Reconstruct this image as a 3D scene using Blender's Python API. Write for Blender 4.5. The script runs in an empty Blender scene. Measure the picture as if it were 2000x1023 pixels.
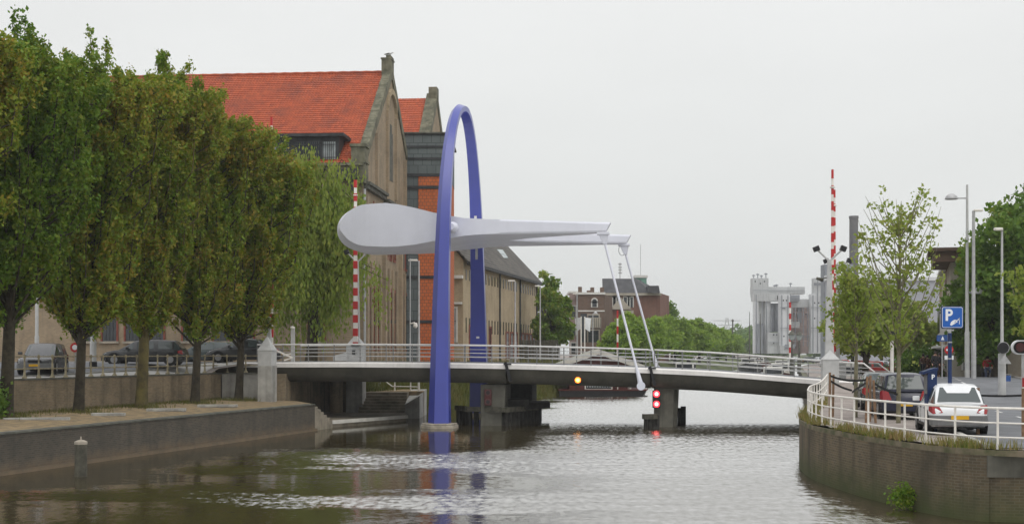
import bpy, math, random
import numpy as np
from mathutils import Vector, Matrix
R = math.radians
C = bpy.context.scene.collection
scene = bpy.context.scene

# ---------------------------------------------------------------- camera
F = 2600.0; HY = 690.0; CZ = 4.2          # focal length in photo pixels, horizon row, eye height above the water
cam = bpy.data.cameras.new('camera'); camo = bpy.data.objects.new('camera', cam); C.objects.link(camo)
camo.location = (0, 0, CZ); camo.rotation_euler = (R(90), 0, 0)
cam.sensor_width = 36; cam.lens = F / 2000 * 36
cam.shift_y = (HY - 511.5) / 2000
cam.clip_start = 0.5; cam.clip_end = 6000
scene.camera = camo
# ---------------------------------------------------------------- world: overcast sky
w = bpy.data.worlds.new('World'); scene.world = w; w.use_nodes = True
nt = w.node_tree; nt.nodes.clear()
out = nt.nodes.new('ShaderNodeOutputWorld'); bg = nt.nodes.new('ShaderNodeBackground')
sky = nt.nodes.new('ShaderNodeTexSky'); sky.sky_type = 'NISHITA'; sky.sun_disc = False
SUN_EL, SUN_ROT = R(52), R(152)
sky.sun_elevation = SUN_EL; sky.sun_rotation = SUN_ROT; sky.dust_density = 4; sky.air_density = 1
tc = nt.nodes.new('ShaderNodeTexCoord'); sx = nt.nodes.new('ShaderNodeSeparateXYZ')
nt.links.new(tc.outputs['Generated'], sx.inputs[0])
rmp = nt.nodes.new('ShaderNodeValToRGB'); nt.links.new(sx.outputs[2], rmp.inputs[0])
els = rmp.color_ramp.elements
els[0].position = 0.0; els[0].color = (7.7, 7.85, 7.75, 1)
els[1].position = 1.0; els[1].color = (15.5, 15.6, 15.8, 1)
e = els.new(0.12); e.color = (8.2, 8.35, 8.25, 1)
e = els.new(0.26); e.color = (8.75, 8.85, 8.8, 1)
e = els.new(0.5); e.color = (11, 11.1, 11.2, 1)
cn = nt.nodes.new('ShaderNodeTexNoise'); cn.inputs['Scale'].default_value = 2.2; cn.inputs['Detail'].default_value = 4
mp = nt.nodes.new('ShaderNodeMapping'); mp.inputs['Scale'].default_value = (1, 1, 3.2)
nt.links.new(tc.outputs['Generated'], mp.inputs[0]); nt.links.new(mp.outputs[0], cn.inputs['Vector'])
cr = nt.nodes.new('ShaderNodeMapRange'); cr.inputs[1].default_value = .3; cr.inputs[2].default_value = .7
cr.inputs[3].default_value = .955; cr.inputs[4].default_value = 1.03
nt.links.new(cn.outputs['Fac'], cr.inputs[0])
mul = nt.nodes.new('ShaderNodeMix'); mul.data_type = 'RGBA'; mul.blend_type = 'MULTIPLY'; mul.inputs[0].default_value = 1
nt.links.new(rmp.outputs[0], mul.inputs[6]); nt.links.new(cr.outputs[0], mul.inputs[7])
mx = nt.nodes.new('ShaderNodeMix'); mx.data_type = 'RGBA'; mx.inputs[0].default_value = 0.985   # cloud cover over the blue sky
nt.links.new(sky.outputs[0], mx.inputs[6]); nt.links.new(mul.outputs[2], mx.inputs[7])
nt.links.new(mx.outputs[2], bg.inputs[0]); bg.inputs[1].default_value = 0.1
nt.links.new(bg.outputs[0], out.inputs[0])
sl = bpy.data.lights.new('sun', 'SUN'); sl.energy = 0.7; sl.angle = R(35); sl.color = (1, .97, .92)
so = bpy.data.objects.new('sun', sl); C.objects.link(so)
so.rotation_euler = (R(38), 0, R(28))
scene.view_settings.view_transform = 'Standard'; scene.view_settings.look = 'None'
scene.view_settings.exposure = 0.0; scene.view_settings.gamma = 1
scene.render.engine = 'CYCLES'
scene.cycles.max_bounces = 7; scene.cycles.transparent_max_bounces = 8
scene.cycles.volume_bounces = 0

# ---------------------------------------------------------------- helpers
def at(px, py, d):
    return Vector(((px - 1000) / F * d, d, CZ - (py - HY) / F * d))
def zat(py, d): return CZ - (py - HY) / F * d
def xat(px, d): return (px - 1000) / F * d
def lerp(a, b, t): return a + (b - a) * t
def sm(x, a, b):
    t = min(1, max(0, (x - a) / (b - a))); return t * t * (3 - 2 * t)
def interp(x, pts):
    if x <= pts[0][0]: return pts[0][1]
    for (x0, y0), (x1, y1) in zip(pts, pts[1:]):
        if x <= x1: return y0 + (y1 - y0) * (x - x0) / (x1 - x0)
    return pts[-1][1]

ORG = {}
def org(o): return ORG.get(o.name, Vector((0, 0, 0))) if o is not None else Vector((0, 0, 0))
def tag(o, label=None, cat=None, group=None, kind=None):
    if label: o['label'] = label
    if cat: o['category'] = cat
    if group: o['group'] = group
    if kind: o['kind'] = kind
    return o
def thing(name, label, cat, loc=(0, 0, 0), rotz=0, group=None, local=False):
    o = bpy.data.objects.new(name, None); C.objects.link(o)
    o.empty_display_size = .3
    o.location = loc; o.rotation_euler = (0, 0, rotz)
    ORG[o.name] = Vector((0, 0, 0)) if local else Vector(loc)
    return tag(o, label, cat, group)
def tree_of(o):
    return [c for c in bpy.data.objects if c.parent == o]
def copy_tree(o, loc=None, rotz=None, label=None, parent=None, scale=None):
    c = o.copy(); C.objects.link(c); c.parent = parent
    for ch in tree_of(o): copy_tree(ch, parent=c)
    if loc is not None: c.location = loc
    if rotz is not None: c.rotation_euler = (0, 0, rotz)
    if label: c['label'] = label
    if scale: c.scale = scale
    return c

class MB:
    """collects shapes, builds ONE mesh object"""
    def __init__(s): s.v = []; s.f = []; s.m = []; s.uv = {}
    def add(s, vs, fs, mi=0):
        b = len(s.v); s.v += [tuple(p) for p in vs]
        for f in fs: s.f.append(tuple(b + i for i in f)); s.m.append(mi)
        return s
    def quad(s, a, b, c, d, mi=0, uv=None):
        if uv: s.uv[len(s.f)] = uv
        return s.add([a, b, c, d], [(0, 1, 2, 3)], mi)
    def poly(s, pts, mi=0): return s.add(pts, [tuple(range(len(pts)))], mi)
    def box(s, x0, x1, y0, y1, z0, z1, mi=0):
        return s.hexa([(x0, y0), (x1, y0), (x1, y1), (x0, y1)], z0, z1, mi)
    def hexa(s, pl, z0, z1, mi=0):
        """prism over a plan polygon; z1 may be a list"""
        n = len(pl)
        z0 = z0 if isinstance(z0, (list, tuple)) else [z0] * n
        z1 = z1 if isinstance(z1, (list, tuple)) else [z1] * n
        vs = [(p[0], p[1], z) for p, z in zip(pl, z0)] + [(p[0], p[1], z) for p, z in zip(pl, z1)]
        fs = [(i, (i + 1) % n, n + (i + 1) % n, n + i) for i in range(n)]
        fs += [tuple(range(n - 1, -1, -1)), tuple(range(n, 2 * n))]
        return s.add(vs, fs, mi)
    def obox(s, c, ax, ay, az, mi=0):
        """box from centre and three half-axis vectors"""
        c = Vector(c); ax = Vector(ax); ay = Vector(ay); az = Vector(az)
        vs = [c + sx_ * ax + sy * ay + sz * az for sz in (-1, 1) for sx_, sy in ((-1, -1), (1, -1), (1, 1), (-1, 1))]
        return s.add(vs, [(0, 1, 5, 4), (1, 2, 6, 5), (2, 3, 7, 6), (3, 0, 4, 7), (3, 2, 1, 0), (4, 5, 6, 7)], mi)
    def bar(s, a, b, w, h, mi=0, up=(0, 0, 1)):
        a = Vector(a); b = Vector(b); d = (b - a)
        if d.length < 1e-6: return s
        dn = d.normalized(); sd = dn.cross(Vector(up))
        if sd.length < 1e-4: sd = dn.cross(Vector((1, 0, 0)))
        sd.normalize(); u = sd.cross(dn)
        return s.obox((a + b) / 2, d / 2, sd * w / 2, u * h / 2, mi)
    def tube(s, pts, rs, n=8, mi=0, cap=True):
        pts = [Vector(p) for p in pts]
        if not isinstance(rs, (list, tuple)): rs = [rs] * len(pts)
        b = len(s.v); prev = None
        for i, p in enumerate(pts):
            if i == 0: d = pts[1] - p
            elif i == len(pts) - 1: d = p - pts[i - 1]
            else: d = pts[i + 1] - pts[i - 1]
            d.normalize()
            if prev is None:
                ref = Vector((0, 0, 1)) if abs(d.z) < .9 else Vector((1, 0, 0))
                sd = d.cross(ref).normalized()
            else:
                sd = prev - d * prev.dot(d)
                sd = sd.normalized() if sd.length > 1e-4 else d.orthogonal().normalized()
            prev = sd; u = sd.cross(d)
            for k in range(n):
                a = 2 * math.pi * k / n
                s.v.append(tuple(p + (sd * math.cos(a) + u * math.sin(a)) * rs[i]))
        for i in range(len(pts) - 1):
            for k in range(n):
                s.f.append((b + i * n + k, b + i * n + (k + 1) % n, b + (i + 1) * n + (k + 1) % n, b + (i + 1) * n + k)); s.m.append(mi)
        if cap:
            s.f.append(tuple(b + k for k in range(n - 1, -1, -1))); s.m.append(mi)
            e_ = b + (len(pts) - 1) * n
            s.f.append(tuple(e_ + k for k in range(n))); s.m.append(mi)
        return s
    def lathe(s, c, prof, n=12, mi=0):
        """prof: (r, z) list round the vertical through c"""
        b = len(s.v)
        for r, z in prof:
            for k in range(n):
                a = 2 * math.pi * k / n
                s.v.append((c[0] + r * math.cos(a), c[1] + r * math.sin(a), c[2] + z))
        for i in range(len(prof) - 1):
            for k in range(n):
                s.f.append((b + i * n + k, b + i * n + (k + 1) % n, b + (i + 1) * n + (k + 1) % n, b + (i + 1) * n + k)); s.m.append(mi)
        s.f.append(tuple(b + k for k in range(n - 1, -1, -1))); s.m.append(mi)
        e_ = b + (len(prof) - 1) * n
        s.f.append(tuple(e_ + k for k in range(n))); s.m.append(mi)
        return s
    def disc(s, c, nrm, r, t, n=20, mi=0):
        nrm = Vector(nrm).normalized(); c = Vector(c)
        return s.tube([c - nrm * t / 2, c + nrm * t / 2], r, n, mi)
    def build(s, name, mats, parent=None, smooth=False, bevel=0):
        if not isinstance(mats, (list, tuple)): mats = [mats]
        V = np.array(s.v, dtype=np.float64)
        if parent is not None: o0 = np.array(org(parent))
        else:
            lo = V.min(0); hi = V.max(0); o0 = np.array([(lo[0] + hi[0]) / 2, (lo[1] + hi[1]) / 2, lo[2]])
        me = bpy.data.meshes.new(name)
        me.from_pydata((V - o0).tolist(), [], s.f)
        for m in mats: me.materials.append(m)
        if len(mats) > 1: me.polygons.foreach_set('material_index', s.m)
        uvl = me.uv_layers.new(name='UVMap'); uvs = np.zeros((len(me.loops), 2))
        nr = np.empty(len(me.polygons) * 3); me.polygons.foreach_get('normal', nr); nr = nr.reshape(-1, 3)
        li = 0
        for fi, f in enumerate(s.f):
            if fi in s.uv:
                for k, q in enumerate(s.uv[fi]): uvs[li + k] = q
            else:
                n = nr[fi]
                if abs(n[2]) > .97: t = (1, 0, 0); b = (0, 1, 0)
                else:
                    l = math.hypot(n[0], n[1]); t = (-n[1] / l, n[0] / l, 0)
                    b = (n[1] * t[2] - n[2] * t[1], n[2] * t[0] - n[0] * t[2], n[0] * t[1] - n[1] * t[0])
                for k, vi in enumerate(f):
                    p = s.v[vi]
                    uvs[li + k] = (p[0] * t[0] + p[1] * t[1], p[0] * b[0] + p[1] * b[1] + p[2] * b[2])
            li += len(f)
        uvl.data.foreach_set('uv', uvs.ravel())
        if smooth:
            me.polygons.foreach_set('use_smooth', [True] * len(me.polygons))
            me.set_sharp_from_angle(angle=R(38))
        me.update()
        ob = bpy.data.objects.new(name, me); C.objects.link(ob)
        if parent is not None:
            ob.parent = parent; ORG[ob.name] = org(parent)
        else:
            ob.location = o0
        if bevel:
            bm_ = ob.modifiers.new('bevel', 'BEVEL'); bm_.width = bevel; bm_.segments = 2; bm_.limit_method = 'ANGLE'
        return ob

# ---------------------------------------------------------------- materials
def newmat(name):
    m = bpy.data.materials.new(name); m.use_nodes = True
    n = m.node_tree; b = n.nodes['Principled BSDF']
    return m, n, b
def N(n, t, **kw):
    x = n.nodes.new('ShaderNode' + t)
    for k, v in kw.items(): x.inputs[k.replace('_', ' ')].default_value = v
    return x
def hx(c): return (c[0], c[1], c[2], 1)
def noisefac(n, coord, scale, detail=4, lo=.35, hi=.65, stretch=None):
    ns = N(n, 'TexNoise', Scale=scale, Detail=detail, Roughness=.6)
    if stretch:
        mpn = N(n, 'Mapping'); mpn.inputs['Scale'].default_value = stretch
        n.links.new(coord, mpn.inputs[0]); n.links.new(mpn.outputs[0], ns.inputs['Vector'])
    else: n.links.new(coord, ns.inputs['Vector'])
    mr = n.nodes.new('ShaderNodeMapRange'); mr.inputs[1].default_value = lo; mr.inputs[2].default_value = hi
    n.links.new(ns.outputs['Fac'], mr.inputs[0]); return mr.outputs[0]
def mixc(n, fac, a, b):
    m = n.nodes.new('ShaderNodeMix'); m.data_type = 'RGBA'
    for sock, v in ((0, fac), (6, a), (7, b)):
        if isinstance(v, (int, float)): m.inputs[sock].default_value = v
        elif isinstance(v, tuple): m.inputs[sock].default_value = hx(v)
        else: n.links.new(v, m.inputs[sock])
    return m.outputs[2]
def mth(n, op, a, b=None):
    m = n.nodes.new('ShaderNodeMath'); m.operation = op
    for i, v in enumerate((a, b)):
        if v is None: continue
        if isinstance(v, (int, float)): m.inputs[i].default_value = v
        else: n.links.new(v, m.inputs[i])
    return m.outputs[0]
def world_pos(n): return n.nodes.new('ShaderNodeNewGeometry').outputs['Position']
def bump(n, b, h, strength, dist=.02):
    bp = N(n, 'Bump', Strength=strength, Distance=dist)
    n.links.new(h, bp.inputs['Height']); n.links.new(bp.outputs[0], b.inputs['Normal'])
def surf(name, col, rough=.8, var=.15, scale=3., metal=0, col2=None, streak=0, spec=.3, bmp=.0, bscale=20):
    m, n, b = newmat(name)
    co = n.nodes.new('ShaderNodeTexCoord').outputs['Object']
    f = noisefac(n, co, scale, 5)
    c2 = col2 if col2 else tuple(x * (1 - var * 1.6) for x in col)
    c1 = tuple(min(1, x * (1 + var * .5)) for x in col)
    c = mixc(n, f, c1, c2)
    if streak:
        g = noisefac(n, co, 1, 4, .5, .75, (3.5, 3.5, .18))
        c = mixc(n, mth(n, 'MULTIPLY', g, streak), c, tuple(x * .35 for x in col))
    n.links.new(c, b.inputs['Base Color'])
    b.inputs['Roughness'].default_value = rough; b.inputs['Metallic'].default_value = metal
    b.inputs['Specular IOR Level'].default_value = spec
    if bmp: bump(n, b, noisefac(n, co, bscale, 4, 0, 1), bmp)
    return m
def brick(name, c1, c2, mortar, stain=.5, stcol=(.05, .045, .035), bw=.22, rh=.075, ms=.011, streak=.4, low=None, mix=.0):
    m, n, b = newmat(name)
    uv = n.nodes.new('ShaderNodeTexCoord').outputs['UV']
    br = N(n, 'TexBrick'); n.links.new(uv, br.inputs['Vector'])
    for k, v in (('Color1', hx(c1)), ('Color2', hx(c2)), ('Mortar', hx(mortar)), ('Scale', 1.), ('Mortar Size', ms), ('Bias', mix), ('Brick Width', bw), ('Row Height', rh)):
        br.inputs[k].default_value = v
    wp = world_pos(n)
    f = noisefac(n, wp, .45, 6, .42, .72)
    c = mixc(n, mth(n, 'MULTIPLY', f, stain), br.outputs['Color'], stcol)
    g = noisefac(n, wp, 1, 5, .5, .72, (1.6, 1.6, .12))
    c = mixc(n, mth(n, 'MULTIPLY', g, streak), c, stcol)
    f2 = noisefac(n, wp, 2.3, 4, .5, .8)
    c = mixc(n, mth(n, 'MULTIPLY', f2, .3), c, tuple(min(1, x * 1.35) for x in c1))
    if low:       # damp, mossy foot: (z bottom, z top, colour)
        sep = n.nodes.new('ShaderNodeSeparateXYZ'); n.links.new(wp, sep.inputs[0])
        wob = mth(n, 'ADD', sep.outputs[2], mth(n, 'MULTIPLY', noisefac(n, wp, 1.5, 4), .3))
        mr = n.nodes.new('ShaderNodeMapRange'); mr.inputs[1].default_value = low[0]; mr.inputs[2].default_value = low[1]
        mr.inputs[3].default_value = .85; mr.inputs[4].default_value = 0
        n.links.new(wob, mr.inputs[0]); c = mixc(n, mr.outputs[0], c, low[2])
    n.links.new(c, b.inputs['Base Color']); b.inputs['Roughness'].default_value = .9
    b.inputs['Specular IOR Level'].default_value = .2
    bump(n, b, br.outputs['Fac'], -.5, .01)
    return m
def leafmat(name, cols, rough=.6, trans=.35, clump=.35):
    """every leaf is its own island: hue varies leaf by leaf and in clumps"""
    m, n, b = newmat(name)
    g = n.nodes.new('ShaderNodeNewGeometry')
    co = n.nodes.new('ShaderNodeTexCoord').outputs['Object']
    r = n.nodes.new('ShaderNodeValToRGB')
    fac = mth(n, 'ADD', mth(n, 'MULTIPLY', g.outputs['Random Per Island'], .55), mth(n, 'MULTIPLY', noisefac(n, co, clump, 3, .3, .7), .45))
    n.links.new(fac, r.inputs[0])
    el = r.color_ramp.elements
    el[0].position = 0.1; el[0].color = hx(cols[0]); el[1].position = .9; el[1].color = hx(cols[-1])
    for i, c in enumerate(cols[1:-1]):
        q = el.new(.1 + .8 * (i + 1) / (len(cols) - 1)); q.color = hx(c)
    n.links.new(r.outputs[0], b.inputs['Base Color']); b.inputs['Roughness'].default_value = rough
    b.inputs['Specular IOR Level'].default_value = .25
    tr = n.nodes.new('ShaderNodeBsdfTranslucent'); n.links.new(r.outputs[0], tr.inputs[0])
    mxs = n.nodes.new('ShaderNodeMixShader'); mxs.inputs[0].default_value = trans
    n.links.new(b.outputs[0], mxs.inputs[1]); n.links.new(tr.outputs[0], mxs.inputs[2])
    n.links.new(mxs.outputs[0], n.nodes['Material Output'].inputs['Surface'])
    return m
def glow(name, col, s):
    m, n, b = newmat(name); b.inputs['Base Color'].default_value = hx(col)
    b.inputs['Emission Color'].default_value = hx(col); b.inputs['Emission Strength'].default_value = s
    return m
def glassy(name, col=(.02, .025, .03), rough=.08):
    m, n, b = newmat(name); b.inputs['Base Color'].default_value = hx(col)
    b.inputs['Roughness'].default_value = rough; b.inputs['Specular IOR Level'].default_value = .7
    return m

M = {}
M['blue'] = surf('blue_paint', (.04, .055, .33), .28, .06, .6, spec=.7, streak=.12)
M['lilac'] = surf('pale_lilac_paint', (.76, .77, .85), .42, .04, .5, spec=.4, streak=.06)
M['white'] = surf('white_paint', (.74, .73, .71), .5, .08, 2, streak=.25)
M['fence_white'] = surf('cream_white_paint', (.80, .76, .70), .5, .08, 3)
M['cream_iron'] = surf('weathered_cream_iron', (.36, .31, .20), .7, .3, 4)
M['steel'] = surf('galvanised_steel', (.45, .45, .45), .5, .12, 3, metal=.3)
M['pole_grey'] = surf('grey_pole_paint', (.50, .50, .49), .55, .1, 2)
M['concrete'] = surf('concrete', (.40, .39, .36), .85, .2, 1.2, streak=.5)
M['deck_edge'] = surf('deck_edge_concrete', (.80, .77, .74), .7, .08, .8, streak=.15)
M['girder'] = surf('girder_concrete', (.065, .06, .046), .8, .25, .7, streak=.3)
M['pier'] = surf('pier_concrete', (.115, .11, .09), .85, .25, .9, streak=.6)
M['dark_timber'] = surf('dark_timber', (.03, .028, .025), .85, .4, 3, streak=.5)
M['timber'] = surf('stake_timber', (.28, .17, .10), .85, .3, 4, streak=.4)
M['wet_timber'] = surf('mooring_timber', (.085, .08, .06), .85, .35, 4, streak=.6)
M['strap'] = surf('black_rubber_strap', (.015, .015, .016), .6, .2)
M['asphalt'] = surf('asphalt', (.16, .165, .175), .85, .15, .8, bmp=.2)
M['paving'] = surf('grey_brown_paving', (.30, .26, .235), .9, .2, .9, bmp=.2)
M['pale_paving'] = surf('pale_paving', (.46, .45, .43), .85, .15, .8)
M['bikepath'] = surf('reddish_cycle_path', (.33, .22, .19), .85, .15, 1)
M['marking'] = surf('road_marking', (.65, .65, .63), .7, .1, 2)
M['gravel'] = surf('leaf_litter_gravel', (.29, .21, .11), .95, .35, 2.2, col2=(.15, .12, .08), bmp=.8, bscale=9)
M['grassground'] = surf('grass_ground', (.09, .12, .035), .95, .4, 1.5, col2=(.07, .075, .03), bmp=.6, bscale=12)
M['kerbstone'] = surf('kerb_stone', (.40, .39, .36), .85, .2, 3)
M['red'] = surf('red_paint', (.50, .03, .03), .45, .08)
M['black'] = surf('black_paint', (.018, .018, .02), .45, .2)
M['rubber'] = surf('tyre_rubber', (.02, .02, .02), .75, .2)
M['glass'] = glassy('dark_window_glass')
M['carglass'] = glassy('car_window_glass', (.06, .075, .075), .05)
M['paleglass'] = surf('pale_curtained_glass', (.38, .42, .42), .25, .2, 2, spec=.6)
M['brick_left'] = brick('old_brown_brick', (.29, .22, .135), (.20, .155, .10), (.26, .22, .165), .7, (.06, .055, .042), streak=.75)
M['brick_quay'] = brick('dark_quay_brick', (.095, .078, .058), (.058, .052, .042), (.10, .09, .075), .6, (.045, .042, .036), low=(.05, .65, (.17, .125, .08)), streak=.55)
M['brick_right'] = brick('mossy_quay_brick', (.155, .115, .07), (.10, .078, .05), (.17, .145, .105), .75, (.045, .04, .03), low=(.15, 1.15, (.05, .062, .02)), streak=.8)
M['brick_buff'] = brick('buff_brick', (.45, .355, .225), (.35, .27, .17), (.38, .32, .23), .5, (.20, .16, .105), streak=.5)
M['brick_prison'] = brick('prison_brown_brick', (.36, .27, .175), (.27, .205, .135), (.32, .27, .20), .55, (.12, .10, .075), streak=.45)
M['brick_red'] = brick('red_brown_brick', (.21, .085, .06), (.16, .07, .05), (.2, .15, .12), .4, (.09, .05, .04))
M['brick_brown'] = brick('brown_brick', (.16, .095, .07), (.12, .075, .055), (.17, .14, .11), .4, (.07, .05, .04))
M['orange_brick'] = brick('orange_glazed_brick', (.56, .15, .05), (.49, .125, .042), (.16, .09, .06), .25, (.25, .08, .04), bw=.34, rh=.30, ms=.022, streak=.2)
M['grey_panel'] = brick('grey_zinc_cladding', (.135, .155, .155), (.115, .135, .135), (.07, .08, .08), .3, (.09, .1, .1), bw=.8, rh=1.0, ms=.03, streak=.3)
M['stone'] = surf('mossy_sandstone', (.17, .16, .11), .9, .35, 1.5, col2=(.085, .085, .058), streak=.7)
M['trim_dark'] = surf('dark_stone_trim', (.115, .115, .095), .85, .25, 2)
M['red_frame'] = surf('oxblood_window_surround', (.22, .065, .045), .7, .2, 3)
M['sill'] = surf('stone_sill', (.36, .32, .26), .85, .2)
M['slate'] = brick('slate_roof', (.125, .115, .105), (.10, .095, .09), (.03, .028, .027), .5, (.19, .175, .145), bw=.9, rh=.5, ms=.07, streak=.3)
M['dark_roof'] = surf('dark_slate_roof', (.075, .075, .08), .7, .2, 1)
M['lead'] = surf('dark_lead', (.045, .047, .05), .6, .3, 2)
M['tilebase'] = None
m, n, b = newmat('orange_pantile')
co = n.nodes.new('ShaderNodeTexCoord').outputs['Object']
uv = n.nodes.new('ShaderNodeTexCoord').outputs['UV']
tilenoise = noisefac(n, uv, 3.1, 2, .35, .65)
c = mixc(n, tilenoise, (.44, .092, .034), (.29, .062, .028))
f = noisefac(n, co, .42, 6, .52, .68)
c = mixc(n, mth(n, 'MULTIPLY', f, .75), c, (.20, .055, .035))
f = noisefac(n, co, 1.1, 3, .5, .8)
c = mixc(n, mth(n, 'MULTIPLY', f, .5), c, (.50, .13, .045))
n.links.new(c, b.inputs['Base Color']); b.inputs['Roughness'].default_value = .7; b.inputs['Specular IOR Level'].default_value = .3
M['tile'] = m
M['bark'] = surf('dark_mossy_bark', (.055, .046, .03), .95, .4, 4, col2=(.026, .022, .015), streak=.4, bmp=.7, bscale=14)
M['bark_moss'] = surf('yellow_lichen_bark', (.12, .10, .035), .95, .4, 1.6, col2=(.05, .04, .022), bmp=.7, bscale=14)
M['bark_pale'] = surf('pale_young_bark', (.22, .20, .13), .9, .25, 4)
M['leaf_quay'] = leafmat('bronze_green_leaves', [(.11, .21, .016), (.18, .265, .022), (.26, .27, .028), (.34, .22, .032)], clump=.42)
M['leaf_green'] = leafmat('fresh_green_leaves', [(.08, .175, .014), (.14, .235, .02), (.22, .23, .026)], clump=.4)
M['leaf_willow'] = leafmat('willow_leaves', [(.15, .23, .028), (.23, .30, .045), (.30, .32, .06)], clump=.4)
M['leaf_young'] = leafmat('yellow_green_young_leaves', [(.20, .28, .045), (.29, .36, .07), (.34, .34, .08)], trans=.45)
M['leaf_far'] = leafmat('light_green_far_leaves', [(.13, .24, .025), (.22, .33, .04), (.30, .40, .06)], trans=.4)
M['leaf_dark'] = leafmat('dark_green_leaves', [(.06, .13, .016), (.11, .20, .026), (.19, .28, .04)], clump=.3)
M['leaf_grass'] = leafmat('bank_grass_blades', [(.07, .10, .02), (.13, .14, .03), (.20, .17, .055)], clump=.5)
M['leaf_dry'] = leafmat('dry_grass_blades', [(.10, .16, .02), (.24, .22, .06), (.38, .26, .12)], clump=.9)
M['skin'] = surf('skin', (.55, .33, .24), .6, .05)
M['hair'] = surf('dark_hair', (.03, .02, .015), .6, .2)
M['red_cloth'] = surf('red_cloth', (.42, .03, .03), .85, .15)
M['dark_cloth'] = surf('dark_cloth', (.025, .025, .03), .9, .2)
M['brown_cloth'] = surf('brown_cloth', (.10, .05, .035), .9, .2)
M['denim'] = surf('blue_denim', (.07, .09, .15), .9, .2)
M['sign_blue'] = surf('sign_blue', (.018, .11, .42), .4, .04)
M['sign_white'] = surf('sign_white', (.80, .82, .84), .45, .03)
M['navy'] = surf('navy_paint', (.012, .03, .10), .4, .1)
M['bin_blue'] = surf('bin_blue', (.03, .09, .28), .5, .1)
M['plate'] = surf('yellow_plate', (.75, .42, .02), .5, .05)
M['car_black'] = surf('black_car_paint', (.016, .017, .019), .3, .1, spec=.7)
M['car_grey'] = surf('dark_grey_car_paint', (.07, .07, .075), .25, .1, spec=.7)
M['car_white'] = surf('white_car_paint', (.78, .79, .80), .25, .02, spec=.6)
M['car_silver'] = surf('silver_car_paint', (.42, .43, .44), .25, .02, metal=.4, spec=.6)
M['car_green'] = surf('dark_green_car_paint', (.04, .055, .055), .22, .05, spec=.6)
M['car_navy'] = surf('navy_car_paint', (.02, .022, .045), .22, .05, spec=.6)
M['car_red'] = surf('red_car_paint', (.35, .03, .025), .25, .05, spec=.6)
M['car_trim'] = surf('grey_plastic_bumper', (.17, .17, .17), .55, .05)
M['rim'] = surf('silver_rim', (.32, .32, .33), .35, .1, metal=.4)
M['lampglass'] = surf('headlight_glass', (.7, .72, .72), .12, .05, spec=.7)
M['taillight'] = surf('red_tail_light', (.33, .015, .02), .2, .05, spec=.6)
M['lit_red'] = glow('lit_red_signal', (1, .03, .05), 3.2)
M['lit_core'] = glow('lit_red_core', (1, .25, .22), 4.5)
M['lit_amber'] = glow('lit_amber_lamp', (1, .22, .02), 2.6)
M['lit_ambercore'] = glow('lit_amber_core', (1, .62, .16), 4)
M['off_red'] = surf('unlit_red_lens', (.08, .012, .014), .3, .1, spec=.6)
M['silo'] = surf('pale_silo_concrete', (.50, .51, .51), .85, .1, .08, streak=.5)
M['silo_dark'] = surf('grey_silo_steel', (.27, .285, .31), .7, .15, .1, streak=.4)
M['silo_white'] = surf('white_silo_cladding', (.62, .63, .64), .7, .06, .1)
M['pink_render'] = surf('pinkish_render', (.36, .27, .245), .85, .3, .2)
M['chimney'] = surf('grey_chimney_brick', (.15, .145, .15), .9, .12, .3, streak=.3)
M['shed'] = surf('pale_grey_sheet_cladding', (.40, .41, .45), .6, .08, .1)
M['copper'] = surf('green_copper', (.17, .33, .26), .7, .2, 1)
M['render_pale'] = surf('pale_render', (.42, .38, .31), .85, .15, .5)
M['house_white'] = surf('house_white_trim', (.66, .65, .61), .7, .1, 1)
M['boat_red'] = surf('houseboat_red_brown_boards', (.10, .028, .022), .7, .2, 2)
M['boat_roof'] = surf('green_grey_roofing', (.36, .37, .32), .85, .15, .5)
M['boat_trim'] = surf('weathered_fascia', (.60, .58, .52), .8, .12, 2)
M['hull'] = surf('black_hull', (.02, .02, .022), .5, .2)
M['hull_green'] = surf('dark_green_hull', (.03, .09, .06), .5, .2)
M['boat_orange'] = surf('orange_red_hull', (.38, .08, .04), .5, .15)

M['post_steel'] = surf('grey_post_steel', (.20, .20, .195), .55, .1, 2)
M['moss_edge'] = surf('mossy_wall_edge', (.16, .13, .09), .95, .3, 2.5, col2=(.08, .085, .04), streak=.3)
M['dull_red'] = surf('dull_red_housing', (.08, .016, .016), .6, .2)
M['weathered'] = surf('weathered_brown_concrete', (.27, .235, .18), .9, .25, 1.3, col2=(.16, .14, .105), streak=.5)
M['brown_board'] = surf('brown_roof_boards', (.11, .07, .05), .8, .2, 1)
# ================================================================ THE SETTING
def struct(mb, name, mat_, **k): return tag(mb.build(name, mat_, **k), kind='structure')
LB = [(30, -29.5), (41, -26.5), (50, -24.1), (59, -21.5), (77.3, -16.9), (78, -15.4), (89, -14), (91, -11.6), (102, -8.3), (133, 1), (170, 10), (230, 25), (330, 49), (450, 88), (600, 135)]
LW = [(88, -7.9), (91, -7.3), (102, -4.3), (120, .9), (133, 4.9), (170, 14), (230, 30), (330, 55), (450, 93), (600, 140)]
RB = [(31.2, 30), (31.4, 20), (32, 14.5), (33.2, 11.9), (34.9, 10.95), (37, 10.55), (39.9, 10.2), (44.4, 10.05), (48.5, 10.5), (52, 11.25), (57, 12.5), (62, 14.1), (68, 15.9), (73, 17.4), (90, 20.5), (135, 30), (230, 50), (360, 84), (450, 103), (600, 145)]
def zl(x, y, t):
    return 3.05 + .55 * sm(y, 60, 76) * sm(t, 1.2, 4.5) * (1 - .7 * sm(y, 92, 110)) + (.55 * sm(y, 76, 78) * (1 - .7 * sm(y, 92, 110)) * (1 - sm(t, 1.2, 4.5)))
def zr(x, y):
    return 1.8 + .8 * sm(y, 58, 76) * (1 - .75 * sm(y, 88, 120)) * (1 - .4 * sm(x, 32, 60))
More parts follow.
